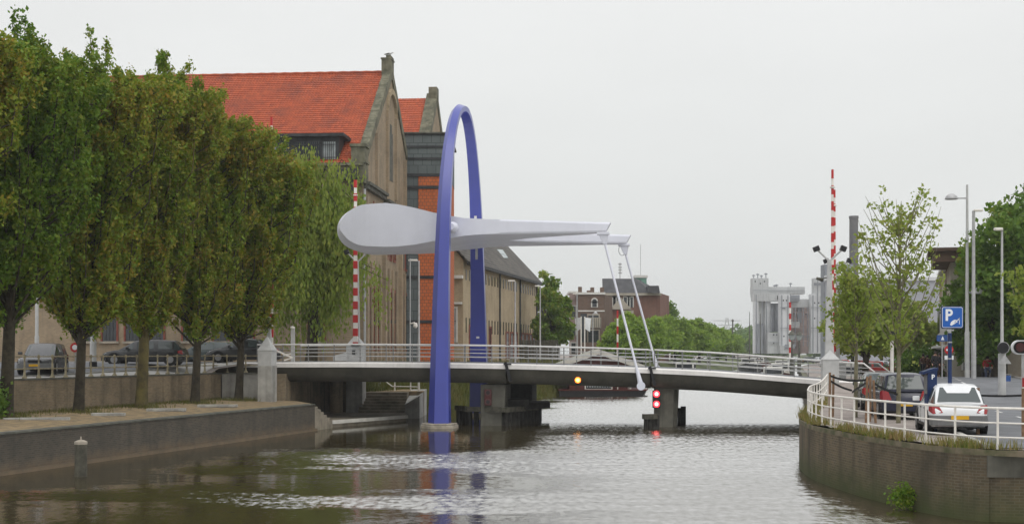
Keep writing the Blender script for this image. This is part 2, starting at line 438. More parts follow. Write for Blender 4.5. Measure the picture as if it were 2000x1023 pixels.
TS = [0, .15, .6, 1.2, 1.6, 2, 2.5, 3, 3.6, 4.5, 7, 11, 18, 30, 55, 100, 220, 600, 1800]
def land(ys, bound, sgn, zf, mi=0):
    mb = MB(); vs = []
    for y in ys:
        x0 = interp(y, bound)
        for t in TS: vs.append((x0 + sgn * t, y, zf(x0 + sgn * t, y, t)))
    k = len(TS); fs = []
    for i in range(len(ys) - 1):
        for j in range(k - 1):
            q = (i * k + j, i * k + j + 1, (i + 1) * k + j + 1, (i + 1) * k + j)
            fs.append(q if sgn > 0 else q[::-1])
    mb.add(vs, fs); return mb
ysL = [30, 36, 41, 46, 50, 54] + [57 + i for i in range(46)] + [106, 110, 120, 133, 150, 170, 200, 230, 280, 330, 400, 450, 520, 600, 900, 1500, 3000]
struct(land(ysL, LB, -1, zl), 'ground', M['paving'], smooth=True)
ysR = [31.6, 32, 33.2, 34.9, 37, 39.9, 42, 44.4, 48.5, 52, 57] + [59 + 1.5 * i for i in range(40)] + [120, 135, 160, 200, 230, 300, 360, 450, 600, 900, 1500, 3000]
RBx = [(y, x) for y, x in RB if y > 31.5]
struct(land(ysR, [(31.6, 18)] + RBx, 1, lambda x, y, t: zr(x, y)), 'ground', M['paving'], smooth=True)
# far ground closing the canal
fg = MB(); fg.quad((134, 600, 2.2), (146, 600, 2.2), (1900, 3000, 2.2), (-1700, 3000, 2.2)); struct(fg, 'far_ground', M['grassground'])

def strip(name, pts, w0, w1, zf, dz, mat_, cols=6, kind='structure'):
    """sheet following a line of (x, y): from w0 to w1 sideways (+ = right)"""
    mb = MB(); vs = []
    for (x, y) in pts:
        for k in range(cols + 1):
            xx = x + lerp(w0, w1, k / cols); vs.append((xx, y, zf(xx, y) + dz))
    c = cols + 1
    mb.add(vs, [(i * c + j, i * c + j + 1, (i + 1) * c + j + 1, (i + 1) * c + j) for i in range(len(pts) - 1) for j in range(cols)])
    return struct(mb, name, mat_, smooth=True)
def zlw(x, y): return zl(x, y, interp(y, LB) - x)
yy = [36 + i for i in range(0, 64)]
strip('road', [(interp(y, LB), y) for y in yy], -16, -2.6, zlw, .03, M['asphalt'], 24)
strip('pavement', [(interp(y, LB), y) for y in yy[:43]], -2.4, -.4, zlw, .035, M['pale_paving'], 10)
kb = MB()
for y in range(36, 99):
    for off in (-16.2, -2.55):
        a = (interp(y, LB) + off, y); b_ = (interp(y + 1, LB) + off, y + 1)
        kb.bar((a[0], a[1], zlw(*a) + .03), (b_[0], b_[1], zlw(*b_) + .03), .14, .12)
struct(kb, 'kerb', M['kerbstone'])
zrr = lambda x, y: zr(x, y)
ry = [33.6 + i * 1.5 for i in range(0, 60)] + [125, 140, 160, 200, 260, 340]
def rl(y): return 12.55 + (y - 36) * .20 if y < 60 else 17.35 + (y - 60) * .295
strip('road', [(rl(y), y) for y in ry], 0, 7.5, zrr, .02, M['asphalt'], 14)
strip('cycle_path', [(rl(y), y) for y in ry[:50]], 8.1, 10.3, zrr, .02, M['bikepath'], 6)
strip('verge', [(rl(y), y) for y in ry[:56]], 10.8, 60, zrr, .02, M['grassground'], 20)
kb = MB()
for i in range(52):
    for off in (-.08, 7.65, 10.5):
        a = (rl(ry[i]) + off, ry[i]); b_ = (rl(ry[i + 1]) + off, ry[i + 1])
        kb.bar((a[0], a[1], zrr(*a) + .03), (b_[0], b_[1], zrr(*b_) + .03), .15, .14)
struct(kb, 'kerb', M['kerbstone'])
mk = MB()
for i in range(2, 40, 3):
    y = 36 + i * 1.6; x = rl(y) + 3.6
    mk.quad((x, y, zrr(x, y) + .026), (x + .12, y, zrr(x, y) + .026), (x + .12 + .3, y + 1.5, zrr(x, y + 1.5) + .026), (x + .3, y + 1.5, zrr(x, y + 1.5) + .026))
struct(mk, 'lane_marking', M['marking'])

# ---- water
m, n, b = newmat('canal_water')
b.inputs['Base Color'].default_value = (.030, .026, .015, 1); b.inputs['Roughness'].default_value = .03
b.inputs['IOR'].default_value = 1.5; b.inputs['Specular IOR Level'].default_value = .5
wp = world_pos(n)
def wn(scale, st, det=3):
    ns = N(n, 'TexNoise', Scale=scale, Detail=det, Roughness=.55)
    mpn = N(n, 'Mapping'); mpn.inputs['Scale'].default_value = st; mpn.inputs['Rotation'].default_value = (0, 0, R(8))
    n.links.new(wp, mpn.inputs[0]); n.links.new(mpn.outputs[0], ns.inputs['Vector']); return ns.outputs['Fac']
ripple = mth(n, 'ADD', mth(n, 'MULTIPLY', wn(4.2, (.8, 1.15, 1)), 1.), mth(n, 'MULTIPLY', wn(11, (.8, 1.1, 1), 2), .3))
swell = wn(.9, (.7, 1.4, 1), 2)
sep = n.nodes.new('ShaderNodeSeparateXYZ'); n.links.new(wp, sep.inputs[0])
# wind patches lie across the canal as bands; calm water between them
wob = mth(n, 'MULTIPLY', mth(n, 'SUBTRACT', wn(.09, (1, 1.6, 1), 3), .5), 13)
yc = mth(n, 'ADD', mth(n, 'SUBTRACT', sep.outputs[1], mth(n, 'MULTIPLY', sep.outputs[0], -.1)), wob)
bands = n.nodes.new('ShaderNodeValToRGB'); mr = n.nodes.new('ShaderNodeMapRange')
mr.inputs[1].default_value = 28; mr.inputs[2].default_value = 108; n.links.new(yc, mr.inputs[0]); n.links.new(mr.outputs[0], bands.inputs[0])
el = bands.color_ramp.elements
def yb(y): return (y - 28) / 80
stops = [(28, .3), (35.2, .2), (36.3, .85), (39.6, .85), (41.5, .18), (45.5, .15), (48, 1), (55, 1), (59, .12), (74, .08), (84, .2), (108, .5)]
el[0].position = yb(stops[0][0]); el[0].color = (stops[0][1],) * 3 + (1,)
el[1].position = yb(stops[-1][0]); el[1].color = (stops[-1][1],) * 3 + (1,)
for y, v in stops[1:-1]:
    q = el.new(yb(y)); q.color = (v, v, v, 1)
# sheltered strip along the left quay stays calm
lee = n.nodes.new('ShaderNodeMapRange'); n.links.new(mth(n, 'SUBTRACT', mth(n, 'ADD', sep.outputs[0], wob), mth(n, 'MULTIPLY', mth(n, 'SUBTRACT', sep.outputs[1], 45.9), .2)), lee.inputs[0])
lee.inputs[1].default_value = -13.; lee.inputs[2].default_value = -8.5; lee.inputs[3].default_value = .22
near_ = n.nodes.new('ShaderNodeMapRange'); n.links.new(sep.outputs[1], near_.inputs[0]); near_.inputs[1].default_value = 43; near_.inputs[2].default_value = 39.5
opn = n.nodes.new('ShaderNodeMapRange'); opn.interpolation_type = 'SMOOTHSTEP'; n.links.new(mth(n, 'ADD', sep.outputs[0], mth(n, 'MULTIPLY', wob, .6)), opn.inputs[0]); opn.inputs[1].default_value = -2.; opn.inputs[2].default_value = 4.5; opn.inputs[4].default_value = .85
amp = mth(n, 'MULTIPLY', mth(n, 'MAXIMUM', bands.outputs[0], opn.outputs[0]), mth(n, 'MAXIMUM', lee.outputs[0], near_.outputs[0]))
fleck = n.nodes.new('ShaderNodeMapRange'); n.links.new(wn(.8, (.35, 1.6, 1), 4), fleck.inputs[0]); fleck.inputs[1].default_value = .45; fleck.inputs[2].default_value = .6
fleck.inputs[3].default_value = .8; fleck.inputs[4].default_value = 1.1
amp = mth(n, 'MULTIPLY', amp, fleck.outputs[0])
h = mth(n, 'ADD', mth(n, 'MULTIPLY', mth(n, 'ADD', ripple, mth(n, 'MULTIPLY', swell, .8)), mth(n, 'ADD', mth(n, 'MULTIPLY', amp, .035), .003)), mth(n, 'MULTIPLY', swell, .012))
bp = N(n, 'Bump', Strength=1., Distance=.55); n.links.new(h, bp.inputs['Height']); 
n.nodes.remove(b); gl = n.nodes.new('ShaderNodeBsdfGlossy'); gl.inputs['Roughness'].default_value = .045; gl.inputs['Color'].default_value = (.99, .99, .98, 1)
df = n.nodes.new('ShaderNodeBsdfDiffuse'); df.inputs['Color'].default_value = (.045, .036, .018, 1); 
# at a grazing view only the near faces of the ripples show: lean the mean facet towards the canal's near end
cmb = n.nodes.new('ShaderNodeCombineXYZ'); fac_ = n.nodes.new('ShaderNodeMapRange'); n.links.new(wn(1., (4.4, 1.9, 1), 4), fac_.inputs[0]); fac_.inputs[1].default_value = .34; fac_.inputs[2].default_value = .66; fac_.inputs[3].default_value = -.08; fac_.inputs[4].default_value = -.28
n.links.new(mth(n, 'ADD', mth(n, 'MULTIPLY', amp, fac_.outputs[0]), -.003), cmb.inputs[1])
va = n.nodes.new('ShaderNodeVectorMath'); va.operation = 'ADD'; n.links.new(bp.outputs[0], va.inputs[0]); n.links.new(cmb.outputs[0], va.inputs[1])
vn_ = n.nodes.new('ShaderNodeVectorMath'); vn_.operation = 'NORMALIZE'; n.links.new(va.outputs[0], vn_.inputs[0]); n.links.new(vn_.outputs[0], gl.inputs['Normal'])
frs = n.nodes.new('ShaderNodeFresnel'); frs.inputs['IOR'].default_value = 4.6; mxw = n.nodes.new('ShaderNodeMixShader')
n.links.new(frs.outputs[0], mxw.inputs[0]); n.links.new(df.outputs[0], mxw.inputs[1]); n.links.new(gl.outputs[0], mxw.inputs[2]); n.links.new(mxw.outputs[0], n.nodes['Material Output'].inputs['Surface'])
M['water'] = m
wm = MB(); wm.quad((-400, -60, 0), (700, -60, 0), (700, 900, 0), (-400, 900, 0)); struct(wm, 'canal_water', m)
bed = MB(); bed.quad((-400, -60, -2.2), (700, -60, -2.2), (700, 900, -2.2), (-400, 900, -2.2)); struct(bed, 'canal_bed', M['gravel'])

# ---- lower quay on the left
QW = [(-22.9, 25.6), (-17.65, 45.9), (-10.75, 72.6)]
def uvwall(mb, pts, z0, z1, mi=0, close_top=None, thick=.0, u0=0):
    u = u0
    for (x0, y0), (x1, y1) in zip(pts, pts[1:]):
        l = math.hypot(x1 - x0, y1 - y0)
        mb.quad((x0, y0, z0), (x1, y1, z0), (x1, y1, z1), (x0, y0, z1), mi, uv=[(u, z0), (u + l, z0), (u + l, z1), (u, z1)])
        u += l
lq = MB()
top = [QW[0], QW[1], QW[2], (-12.5, 77.6), (-15.6, 77.9), (-17.4, 77.6), (-22, 59.3), (-24.6, 50), (-30, 30)]
lq.poly([(x, y, 1.43 + (.18 if i >= 5 else 0)) for i, (x, y) in enumerate(top)])
struct(lq, 'quay_ground', M['gravel'])
def offset(pts, d):
    o = []
    for i, p in enumerate(pts):
        a = pts[max(0, i - 1)]; b_ = pts[min(len(pts) - 1, i + 1)]
        dx, dy = b_[0] - a[0], b_[1] - a[1]; l = math.hypot(dx, dy); o.append((p[0] + dy / l * d, p[1] - dx / l * d))
    return o
def wallthing(name, label, cat, pts, z0, z1, thick, mat_, side=1, cope=None, copez=.06, parts=None):
    t = thing(name, label, cat, (pts[0][0], pts[0][1], max(0, z0)))
    mb = MB(); inn = offset(pts, -thick * side)
    uvwall(mb, pts if side > 0 else pts[::-1], z0, z1)
    uvwall(mb, inn[::-1] if side > 0 else inn, z0, z1)
    for (a, b_, c_, d_) in zip(pts, pts[1:], inn[1:], inn): mb.quad(*[(p[0], p[1], z1) for p in (a, b_, c_, d_)])
    for p, q in ((pts[0], inn[0]), (pts[-1], inn[-1])): mb.quad((p[0], p[1], z0), (q[0], q[1], z0), (q[0], q[1], z1), (p[0], p[1], z1))
    mb.build('brickwork', mat_, t)
    if cope:
        cb = MB(); o1 = offset(pts, .04 * side); i1 = offset(pts, -(thick + .02) * side)
        for (a, b_, c_, d_) in zip(o1, o1[1:], i1[1:], i1): cb.hexa([a, b_, c_, d_], z1 - .004, z1 + copez)
        cb.build('coping', cope, t)
    return t
t = wallthing('quay_wall', 'long dark brick quay wall with ledge at the waterline on the left bank', 'quay wall', QW, -2, 1.40, .5, M['brick_quay'], 1)
cb = MB(); o1 = offset(QW, .05); i1 = offset(QW, -.55)
for (a, b_, c_, d_) in zip(o1, o1[1:], i1[1:], i1): cb.hexa([a, b_, c_, d_], 1.40, 1.46)
cb.build('coping', M['trim_dark'], t)
lb = MB(); o1 = offset(QW, .16); i1 = offset(QW, .0)
for (a, b_, c_, d_) in zip(o1, o1[1:], i1[1:], i1): lb.hexa([a, b_, c_, d_], -1, .13)
lb.build('ledge', M['brick_quay'], t)
# stepped end of the quay wall
se = MB(); d_ = Vector((QW[2][0] - QW[1][0], QW[2][1] - QW[1][1])).normalized(); nn = Vector((-d_.y, d_.x))
for k in range(6):
    a = Vector(QW[2]) + d_ * (.0 + .42 * k); b2 = a + d_ * .42
    se.hexa([tuple(a), tuple(b2), tuple(b2 + nn * .5), tuple(a + nn * .5)], -1, 1.3 - .17 * k)
se.build('stepped_end', M['weathered'], t)
# loose kerbs on the quay
for (px, py, w_, r_, lab) in ((262, 805, 1.6, .9, 'long grey plank lying by the second trunk on the lower quay'), (240, 822, 1.3, .2, 'pale stone kerb lying left of the mooring post on the quay'), (695, 813, 1.1, .15, None)):
    if lab is None: continue
    dd = 2.77 * F / (py - 690); p = at(px * .38 + 0, py, dd) if False else at(px / 3.333 * 1.0 + 0, py, dd)
    k_ = MB(); c0 = Vector((p.x, dd, 1.50)); k_.obox(c0, Vector((math.cos(r_), math.sin(r_), 0)) * w_, Vector((-math.sin(r_), math.cos(r_), 0)) * .16, (0, 0, .08))
    tag(k_.build('kerb_block', M['kerbstone'], bevel=.02), lab, 'kerb stone', 'loose stones on the lower quay')
for i, (px, py, w_, lab) in enumerate(((212, 811, .7, 'short pale kerb stone lying between second and third quay trees'), (325, 802, .9, 'pale kerb stone lying just right of the third quay tree'), (345, 799, .5, None), (425, 794, 1.0, 'pale kerb stone lying between the two farthest quay trees'))):
    if lab is None: continue
    dd = 2.72 * F / (py - 690); k_ = MB(); k_.obox((xat(px, dd), dd, 1.53), (w_, .12, 0), (-.02, .17, 0), (0, 0, .07))
    tag(k_.build('kerb_block', M['kerbstone'], bevel=.02), lab, 'kerb stone', 'loose stones on the lower quay')

# ---- upper retaining wall with old railing
UW = [(-29.7, 30), (-24.1, 50), (-21.5, 59), (-16.9, 77.3)]
t = wallthing('retaining_wall', 'tall brown brick retaining wall behind the row of quay trees', 'wall', UW, .8, 3.02, .55, M['brick_left'], 1, M['trim_dark'], .07)
t = wallthing('retaining_wall', 'short pale return wall beside the white bridge pillar', 'wall', [(-16.85, 77.35), (-14.3, 77.6)], .8, 3.02, .5, M['concrete'], 1, M['trim_dark'], .07)
rl_ = thing('iron_railing', 'weathered cream iron railing with baluster posts on the retaining wall', 'railing', (-21.5, 59, 3.09))
line = [(-26.5, 41.6), (-24.1 - .25, 50), (-21.5 - .25, 59), (-16.9 - .25, 77.6), (-14.7, 77.9)]
segl = [math.hypot(b_[0] - a[0], b_[1] - a[1]) for a, b_ in zip(line, line[1:])]
def onl(s_):
    for k, l in enumerate(segl):
        if s_ <= l or k == len(segl) - 1: return Vector((lerp(line[k][0], line[k + 1][0], s_ / l), lerp(line[k][1], line[k + 1][1], s_ / l), 3.09))
        s_ -= l
for zz, nm in ((.97, 'rail'), (.42, 'rail')):
    mb = MB(); mb.tube([(x, y, 3.09 + zz) for x, y in line], .028, 8); mb.build(nm, M['cream_iron'], rl_)
proto = None; s_ = 1.
while s_ < sum(segl):
    p = onl(s_)
    mb = MB(); mb.lathe(p, [(.13, 0), (.12, .05), (.06, .12), (.045, .34), (.07, .40), (.07, .46), (.04, .52), (.04, .88), (.065, .93), (.07, 1.0), (.03, 1.06)], 8)
    mb.build('post', M['cream_iron'], rl_, smooth=True); s_ += 1.08
# ---- mooring post
t = thing('mooring_post', 'round wooden mooring post with white cap standing in the canal', 'post', (xat(158, 45.5), 45.5, 0))
p = Vector((xat(158, 45.5), 45.5, -2)); mb = MB(); mb.lathe(p, [(.205, 0), (.205, 2.4), (.2, 3.12)], 16); mb.build('pile', M['wet_timber'], t, smooth=True)
mb = MB(); mb.lathe(p + Vector((0, 0, 3.10)), [(.215, 0), (.22, .09), (.1, .15), (.03, .16), (.02, .26), (.01, .27)], 16); mb.build('cap', M['sill'], t, smooth=True)

# ---- slipway, steps and landing left of the arch
sp = MB(); sp.hexa([(-11.2, 74.2), (-6.55, 82.4), (-6.9, 87), (-9.5, 92), (-16, 92), (-16, 76), (-13, 75)], -2, .36); struct(sp, 'slipway', M['weathered'])
mb = MB(); mb.bar((-11.15, 74.1, .30), (-6.5, 82.4, .30), .16, .2); tag(mb.build('ledge_beam', M['boat_trim']), 'long weathered timber beam edging the low landing under the bridge', 'beam')
t = thing('canal_steps', 'wide grey stone steps rising from the landing left of the blue arch', 'steps', (-8.4, 86, .36))
for k in range(7):
    mb = MB(); y0 = 86.2 + k * .38; z1 = .36 + .18 * (k + 1)
    mb.hexa([(-9.95, y0), (-6.95, y0 - .1), (-6.95, 89.6), (-9.95, 89.6)], .30 + .18 * k, z1 - .04); mb.hexa([(-9.97, y0 - .03), (-6.93, y0 - .13), (-6.93, 89.62), (-9.97, 89.62)], z1 - .04, z1)
    mb.build('step', [M['weathered']], t)
mb = MB(); mb.hexa([(-6.92, 86.0), (-6.0, 86.3), (-5.9, 92), (-6.95, 92)], -1, [.9, 1.45, 1.75, 1.72])
mb.build('side_wall', M['concrete'], t)
ln = MB(); ln.hexa([(-12.5, 89.5), (-5.9, 89.5), (-6.4, 94.5), (-12.5, 96)], -1, 1.66); struct(ln, 'landing', M['gravel'])
t = thing('canal_steps', 'narrow upper steps leading from the landing towards the street', 'steps', (-9.6, 92, 1.66))
for k in range(8):
    mb = MB(); mb.box(-10.9, -9.2 + .0, 92 + k * .33, 95.2, 1.62 + .17 * k, 1.66 + .17 * (k + 1)); mb.build('step', M['concrete'], t)
t = thing('handrail', 'white iron handrail with round posts on the landing edge', 'railing', (-7.5, 91, 1.7))
pp = [(758, 748), (775, 770), (802, 770), (815, 771)]
P3 = [at(750, 742, 91.5), at(766, 754, 91), at(815, 755, 90)]
for k, p in enumerate((at(771, 768, 91), at(802, 768, 90.6), at(818, 771, 90.2))):
    mb = MB(); r_ = .05 if k < 2 else .08; mb.lathe((p.x, p.y, 1.6), [(r_ * 1.5, 0), (r_, .1), (r_ * .8, .9), (r_ * 1.3, 1.0), (r_ * .6, 1.08)], 8); mb.build('post', M['fence_white'], t, smooth=True)
mb = MB(); mb.tube(P3, .035, 8); mb.build('rail', M['fence_white'], t)

# abutment under the bridge
t = thing('bridge_abutment', 'brown brick abutment in shade beneath the left end of the bridge', 'abutment', (-13, 78, .3))
mb = MB(); mb.hexa([(-16.5, 78.1), (-13.3, 78.1), (-11.9, 88.4), (-16.5, 88.4)], 0, 3.0); mb.build('brickwork', M['brick_left'], t)
mb = MB(); mb.hexa([(-11.9, 88), (-10.2, 87.95), (-10.1, 90), (-12, 90)], .3, 3.4); mb.build('back_wall', M['brick_left'], t)
mb = MB(); mb.lathe((-11.35, 86, .3), [(.42, 0), (.42, 2.6)], 16); mb.build('round_pier', M['brick_left'], t, smooth=True)

# ---- right quay wall (curved) with fence
rw = [(x, y) for y, x in RB[:14]]
rws = []                                   # smooth the plan curve
for i in range(len(rw) - 1):
    p0 = Vector(rw[max(0, i - 1)]); p1 = Vector(rw[i]); p2 = Vector(rw[i + 1]); p3 = Vector(rw[min(len(rw) - 1, i + 2)])
    for k in range(6):
        s_ = k / 6; rws.append(tuple(.5 * ((2 * p1) + (-p0 + p2) * s_ + (2 * p0 - 5 * p1 + 4 * p2 - p3) * s_ ** 2 + (-p0 + 3 * p1 - 3 * p2 + p3) * s_ ** 3)))
rws.append(rw[-1])
seg = [p for p in rws if p[1] > 33.25 or p[0] < 12.2]
u_ = 0
t = thing('quay_wall', 'curved mossy brick quay wall with white fence on the right bank', 'quay wall', (10.3, 40, 0))
mb = MB(); k0 = len(rws) - len(seg)
uvwall(mb, seg, -2, 1.66); inn = offset(seg, .5)
for (a, b_, c_, d2) in zip(seg, seg[1:], inn[1:], inn): mb.quad(*[(p[0], p[1], 1.66) for p in (a, b_, c_, d2)])
mb.build('brickwork', M['brick_right'], t)
mb = MB(); o1 = offset(rws, -.012); i1 = offset(rws, .42)
for (a, b_, c_, d2) in zip(o1, o1[1:], i1[1:], i1): mb.hexa([a, b_, c_, d2], 1.655, 1.80)
mb.build('coping', M['moss_edge'], t)
cv = thing('culvert', 'dark culvert opening under a concrete lintel at the right edge', 'culvert', (13, 33, 0))
x0, y0 = seg[0]
mb = MB(); mb.hexa([(x0 - .05, y0 - .03), (30, 31.1), (30, 31.9), (x0, y0 + .5)], 1.12, 1.66); mb.build('lintel', M['pier'], cv)
mb = MB(); mb.hexa([(x0 - .1, y0 + .12), (13.2, 32.95), (30, 31.9), (30, 33.6), (x0 - .1, y0 + 1.2)], -2, 1.115)
mb.build('side_wall', M['brick_right'], cv)
# wall continuing on the right bank beyond the bridge
RBF = [(x, y) for y, x in RB if y >= 73]
wallthing('quay_wall', 'far right bank wall continuing beyond the bridge', 'quay wall', RBF, -2, 1.85, .5, M['brick_quay'], 1, M['stone'])

# fence on the right quay
fn = thing('quay_fence', 'cream white tubular fence curving along the right quay edge', 'fence', (10.6, 40, 1.8))
fl = offset(rws, .32); fl = [p for p in fl if p[1] < 66]
for zz, r_ in ((1.03, .032), (.66, .022), (.30, .022)):
    mb = MB(); mb.tube([(x, y, 1.8 + zz + zr(x, y) - 1.8) for x, y in fl], r_, 8); mb.build('rail', M['fence_white'], fn, smooth=True)
cum = 0; nxt = .2; ends = []
for a, b_ in zip(fl, fl[1:]):
    l = math.hypot(b_[0] - a[0], b_[1] - a[1])
    while nxt <= cum + l:
        s_ = (nxt - cum) / l; x = lerp(a[0], b_[0], s_); y = lerp(a[1], b_[1], s_)
        mb = MB(); z0 = zr(x, y); mb.lathe((x, y, z0 - .1), [(.05, 0), (.04, .12), (.031, .16), (.031, 1.1), (.036, 1.13), (.012, 1.165)], 8); mb.build('post', M['fence_white'], fn, smooth=True)
        nxt += 1.28
    cum += l

# ================================================================ BRIDGE
A = R(7.5); U = Vector((math.cos(A), -math.sin(A), 0)); V = Vector((math.sin(A), math.cos(A), 0)); P0 = Vector((-3.85, 75.3, 0))
def B(u, v, z): return P0 + U * u + V * v + Vector((0, 0, z))
DZ = [(-14, 3.66), (-12, 3.68), (-6, 3.70), (0, 3.66), (4, 3.60), (8, 3.50), (12, 3.36), (15, 3.22), (17, 3.08), (20, 2.84), (23, 2.62), (27, 2.5), (30, 2.45)]
def dz(u): return interp(u, DZ)
VN, VF = 1.75, 11.2
br = thing('canal_bridge', 'low grey concrete road bridge with pale edge crossing the canal', 'bridge', tuple(B(0, 6, 0)))
def loft(mb, stations, ring, mi=0, cap=True):
    b0 = len(mb.v); n_ = None
    for s_ in stations:
        r_ = ring(s_); n_ = len(r_); mb.v += [tuple(p) for p in r_]
    for i in range(len(stations) - 1):
        for k in range(n_):
            mb.f.append((b0 + i * n_ + k, b0 + i * n_ + (k + 1) % n_, b0 + (i + 1) * n_ + (k + 1) % n_, b0 + (i + 1) * n_ + k)); mb.m.append(mi)
    if cap:
        mb.f.append(tuple(b0 + k for k in range(n_ - 1, -1, -1))); mb.m.append(mi)
        e_ = b0 + (len(stations) - 1) * n_
        mb.f.append(tuple(e_ + k for k in range(n_))); mb.m.append(mi)
def span(u0, u1, nm, label):
    us = [u0 + (u1 - u0) * k / 14 for k in range(15)]
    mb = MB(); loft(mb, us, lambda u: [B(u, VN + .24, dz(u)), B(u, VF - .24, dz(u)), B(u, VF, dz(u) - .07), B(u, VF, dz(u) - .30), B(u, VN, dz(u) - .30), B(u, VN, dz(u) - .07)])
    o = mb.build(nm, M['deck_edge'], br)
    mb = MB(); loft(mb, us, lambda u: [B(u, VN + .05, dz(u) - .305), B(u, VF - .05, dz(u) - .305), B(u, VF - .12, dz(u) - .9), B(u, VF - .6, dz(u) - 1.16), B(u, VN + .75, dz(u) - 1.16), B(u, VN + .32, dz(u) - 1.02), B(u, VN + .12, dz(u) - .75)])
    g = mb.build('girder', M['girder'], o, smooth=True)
    mb = MB(); loft(mb, us, lambda u: [B(u, VN + 1.3, dz(u) + .012), B(u, VF - 1.3, dz(u) + .012), B(u, VF - 1.3, dz(u) + .002), B(u, VN + 1.3, dz(u) + .002)])
    mb.build('roadway', M['asphalt'], o)
    return o
span(-12.6, 3.28, 'deck_span', None); span(3.36, 11.55, 'lifting_span', None); span(11.63, 27, 'deck_span', None)
# piers
def pier(u0, u1, nm):
    t_ = MB(); vs = [(VN + .6, 0), (VF - .8, 0)]
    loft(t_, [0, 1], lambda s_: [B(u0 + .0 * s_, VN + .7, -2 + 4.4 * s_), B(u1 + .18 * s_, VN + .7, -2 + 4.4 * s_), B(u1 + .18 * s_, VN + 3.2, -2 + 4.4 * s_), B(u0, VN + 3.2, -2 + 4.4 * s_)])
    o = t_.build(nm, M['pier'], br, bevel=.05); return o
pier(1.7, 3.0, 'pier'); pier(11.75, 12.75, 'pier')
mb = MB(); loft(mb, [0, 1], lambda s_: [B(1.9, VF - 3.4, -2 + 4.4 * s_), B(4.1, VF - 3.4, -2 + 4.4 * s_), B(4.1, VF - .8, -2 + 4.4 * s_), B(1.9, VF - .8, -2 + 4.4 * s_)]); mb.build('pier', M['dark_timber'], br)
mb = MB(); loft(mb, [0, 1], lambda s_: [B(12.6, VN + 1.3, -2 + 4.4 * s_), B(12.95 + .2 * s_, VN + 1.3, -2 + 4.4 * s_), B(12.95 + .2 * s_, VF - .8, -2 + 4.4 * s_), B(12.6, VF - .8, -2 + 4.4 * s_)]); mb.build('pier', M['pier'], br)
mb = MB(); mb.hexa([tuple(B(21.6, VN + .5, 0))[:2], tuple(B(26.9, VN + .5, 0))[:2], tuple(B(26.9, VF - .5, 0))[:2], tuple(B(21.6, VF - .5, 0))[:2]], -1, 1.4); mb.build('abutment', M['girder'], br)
# joint brackets (dark) where the moving span meets the fixed ones
for u in (3.32, 11.59):
    mb = MB(); mb.bar(B(u - .05, VN - .03, dz(u) + .1), B(u + .25, VN - .03, dz(u) - 1.0), .1, .16); mb.bar(B(u - .15, VN - .05, dz(u) - .02), B(u + .3, VN - .05, dz(u) - .02), .08, .08)
    mb.build('hinge_bracket', M['black'], br)
def railing(v, uL, uR, tail, nm_label):
    r_ = thing('bridge_railing', nm_label, 'railing', tuple(B(uL, v, dz(uL))))
    us = [uL + (uR - uL) * k / 30 for k in range(31)]
    for k, (zz, w_) in enumerate(((1.04, .042), (.79, .016), (.57, .022), (.34, .022))):
        mb = MB(); pts = [B(u, v, dz(u) + zz) for u in us]
        if tail and k == 0: pts += [B(tail, v, dz(tail) + .02)]
        if tail and k in (1, 2, 3): pts += [B(lerp(uR, tail, 1 - zz / 1.04), v, dz(uR) + zz * .98)]
        mb.tube(pts, w_, 8); mb.build('rail', M['white'] if k in (0,) else M['steel'], r_, smooth=True)
    u = uL
    while u < uR + .01:
        mb = MB(); mb.bar(B(u, v, dz(u) - .02), B(u, v, dz(u) + 1.03), .03, .06); mb.build('post', M['post_steel'], r_); u += 1.56
    return r_
railing(VN + .28, -11.6, 3.25, None, 'pale steel railing along the near side of the left fixed span')
railing(VN + .28, 3.5, 11.45, None, 'pale steel railing along the near side of the lifting span')
railing(VN + .28, 11.8, 23.4, 24.7, 'pale steel railing sloping down the near side of the right span')
railing(VF - .28, -11.6, 3.25, None, 'pale steel railing along the far side of the left fixed span')
railing(VF - .28, 3.5, 11.45, None, 'pale steel railing along the far side of the lifting span')
railing(VF - .28, 11.8, 25.4, 26.8, 'pale steel railing sloping down the far side of the right span')

# ================================================================ BLUE ARCH
ar = thing('lifting_arch', 'tall slender blue steel arch straddling the bridge', 'arch', tuple(B(0, 6.5, 0)))
half = [(0, .15), (.12, 2), (.28, 4.5), (.52, 7.5), (.82, 10), (1.2, 12.3), (1.75, 14.4), (2.5, 16.2), (3.5, 17.7), (4.6, 18.65), (5.6, 19.05), (6.5, 19.17)]
raw = [(v, z) for v, z in half] + [(13 - v, z) for v, z in half[:-1][::-1]]
sp_ = []
for i in range(len(raw) - 1):
    p0 = Vector(raw[max(0, i - 1)]); p1 = Vector(raw[i]); p2 = Vector(raw[i + 1]); p3 = Vector(raw[min(len(raw) - 1, i + 2)])
    for k in range(6):
        s_ = k / 6; sp_.append(.5 * ((2 * p1) + (-p0 + p2) * s_ + (2 * p0 - 5 * p1 + 4 * p2 - p3) * s_ ** 2 + (-p0 + 3 * p1 - 3 * p2 + p3) * s_ ** 3))
sp_.append(Vector(raw[-1]))
mb = MB(); b0 = 0; rings = []
for i, p in enumerate(sp_):
    a = sp_[max(0, i - 1)]; c = sp_[min(len(sp_) - 1, i + 1)]; tg = (c - a).normalized()
    nout = Vector((-tg.y, tg.x))                      # outward normal in (v, z)
    zf = min(1, max(0, p.y / 19.1)); wu = lerp(1.24, .58, zf ** .8); th = lerp(1.05, .44, zf ** .8)
    def q(u, o): return B(u - .28 * max(0, 1 - p.x / 7), p.x + nout.x * o, p.y + nout.y * o)
    rings.append([q(-.5 * wu, -.42 * th), q(-.5 * wu, .12 * th), q(-.14 * wu, .58 * th), q(.5 * wu, .30 * th), q(.5 * wu, -.42 * th)])
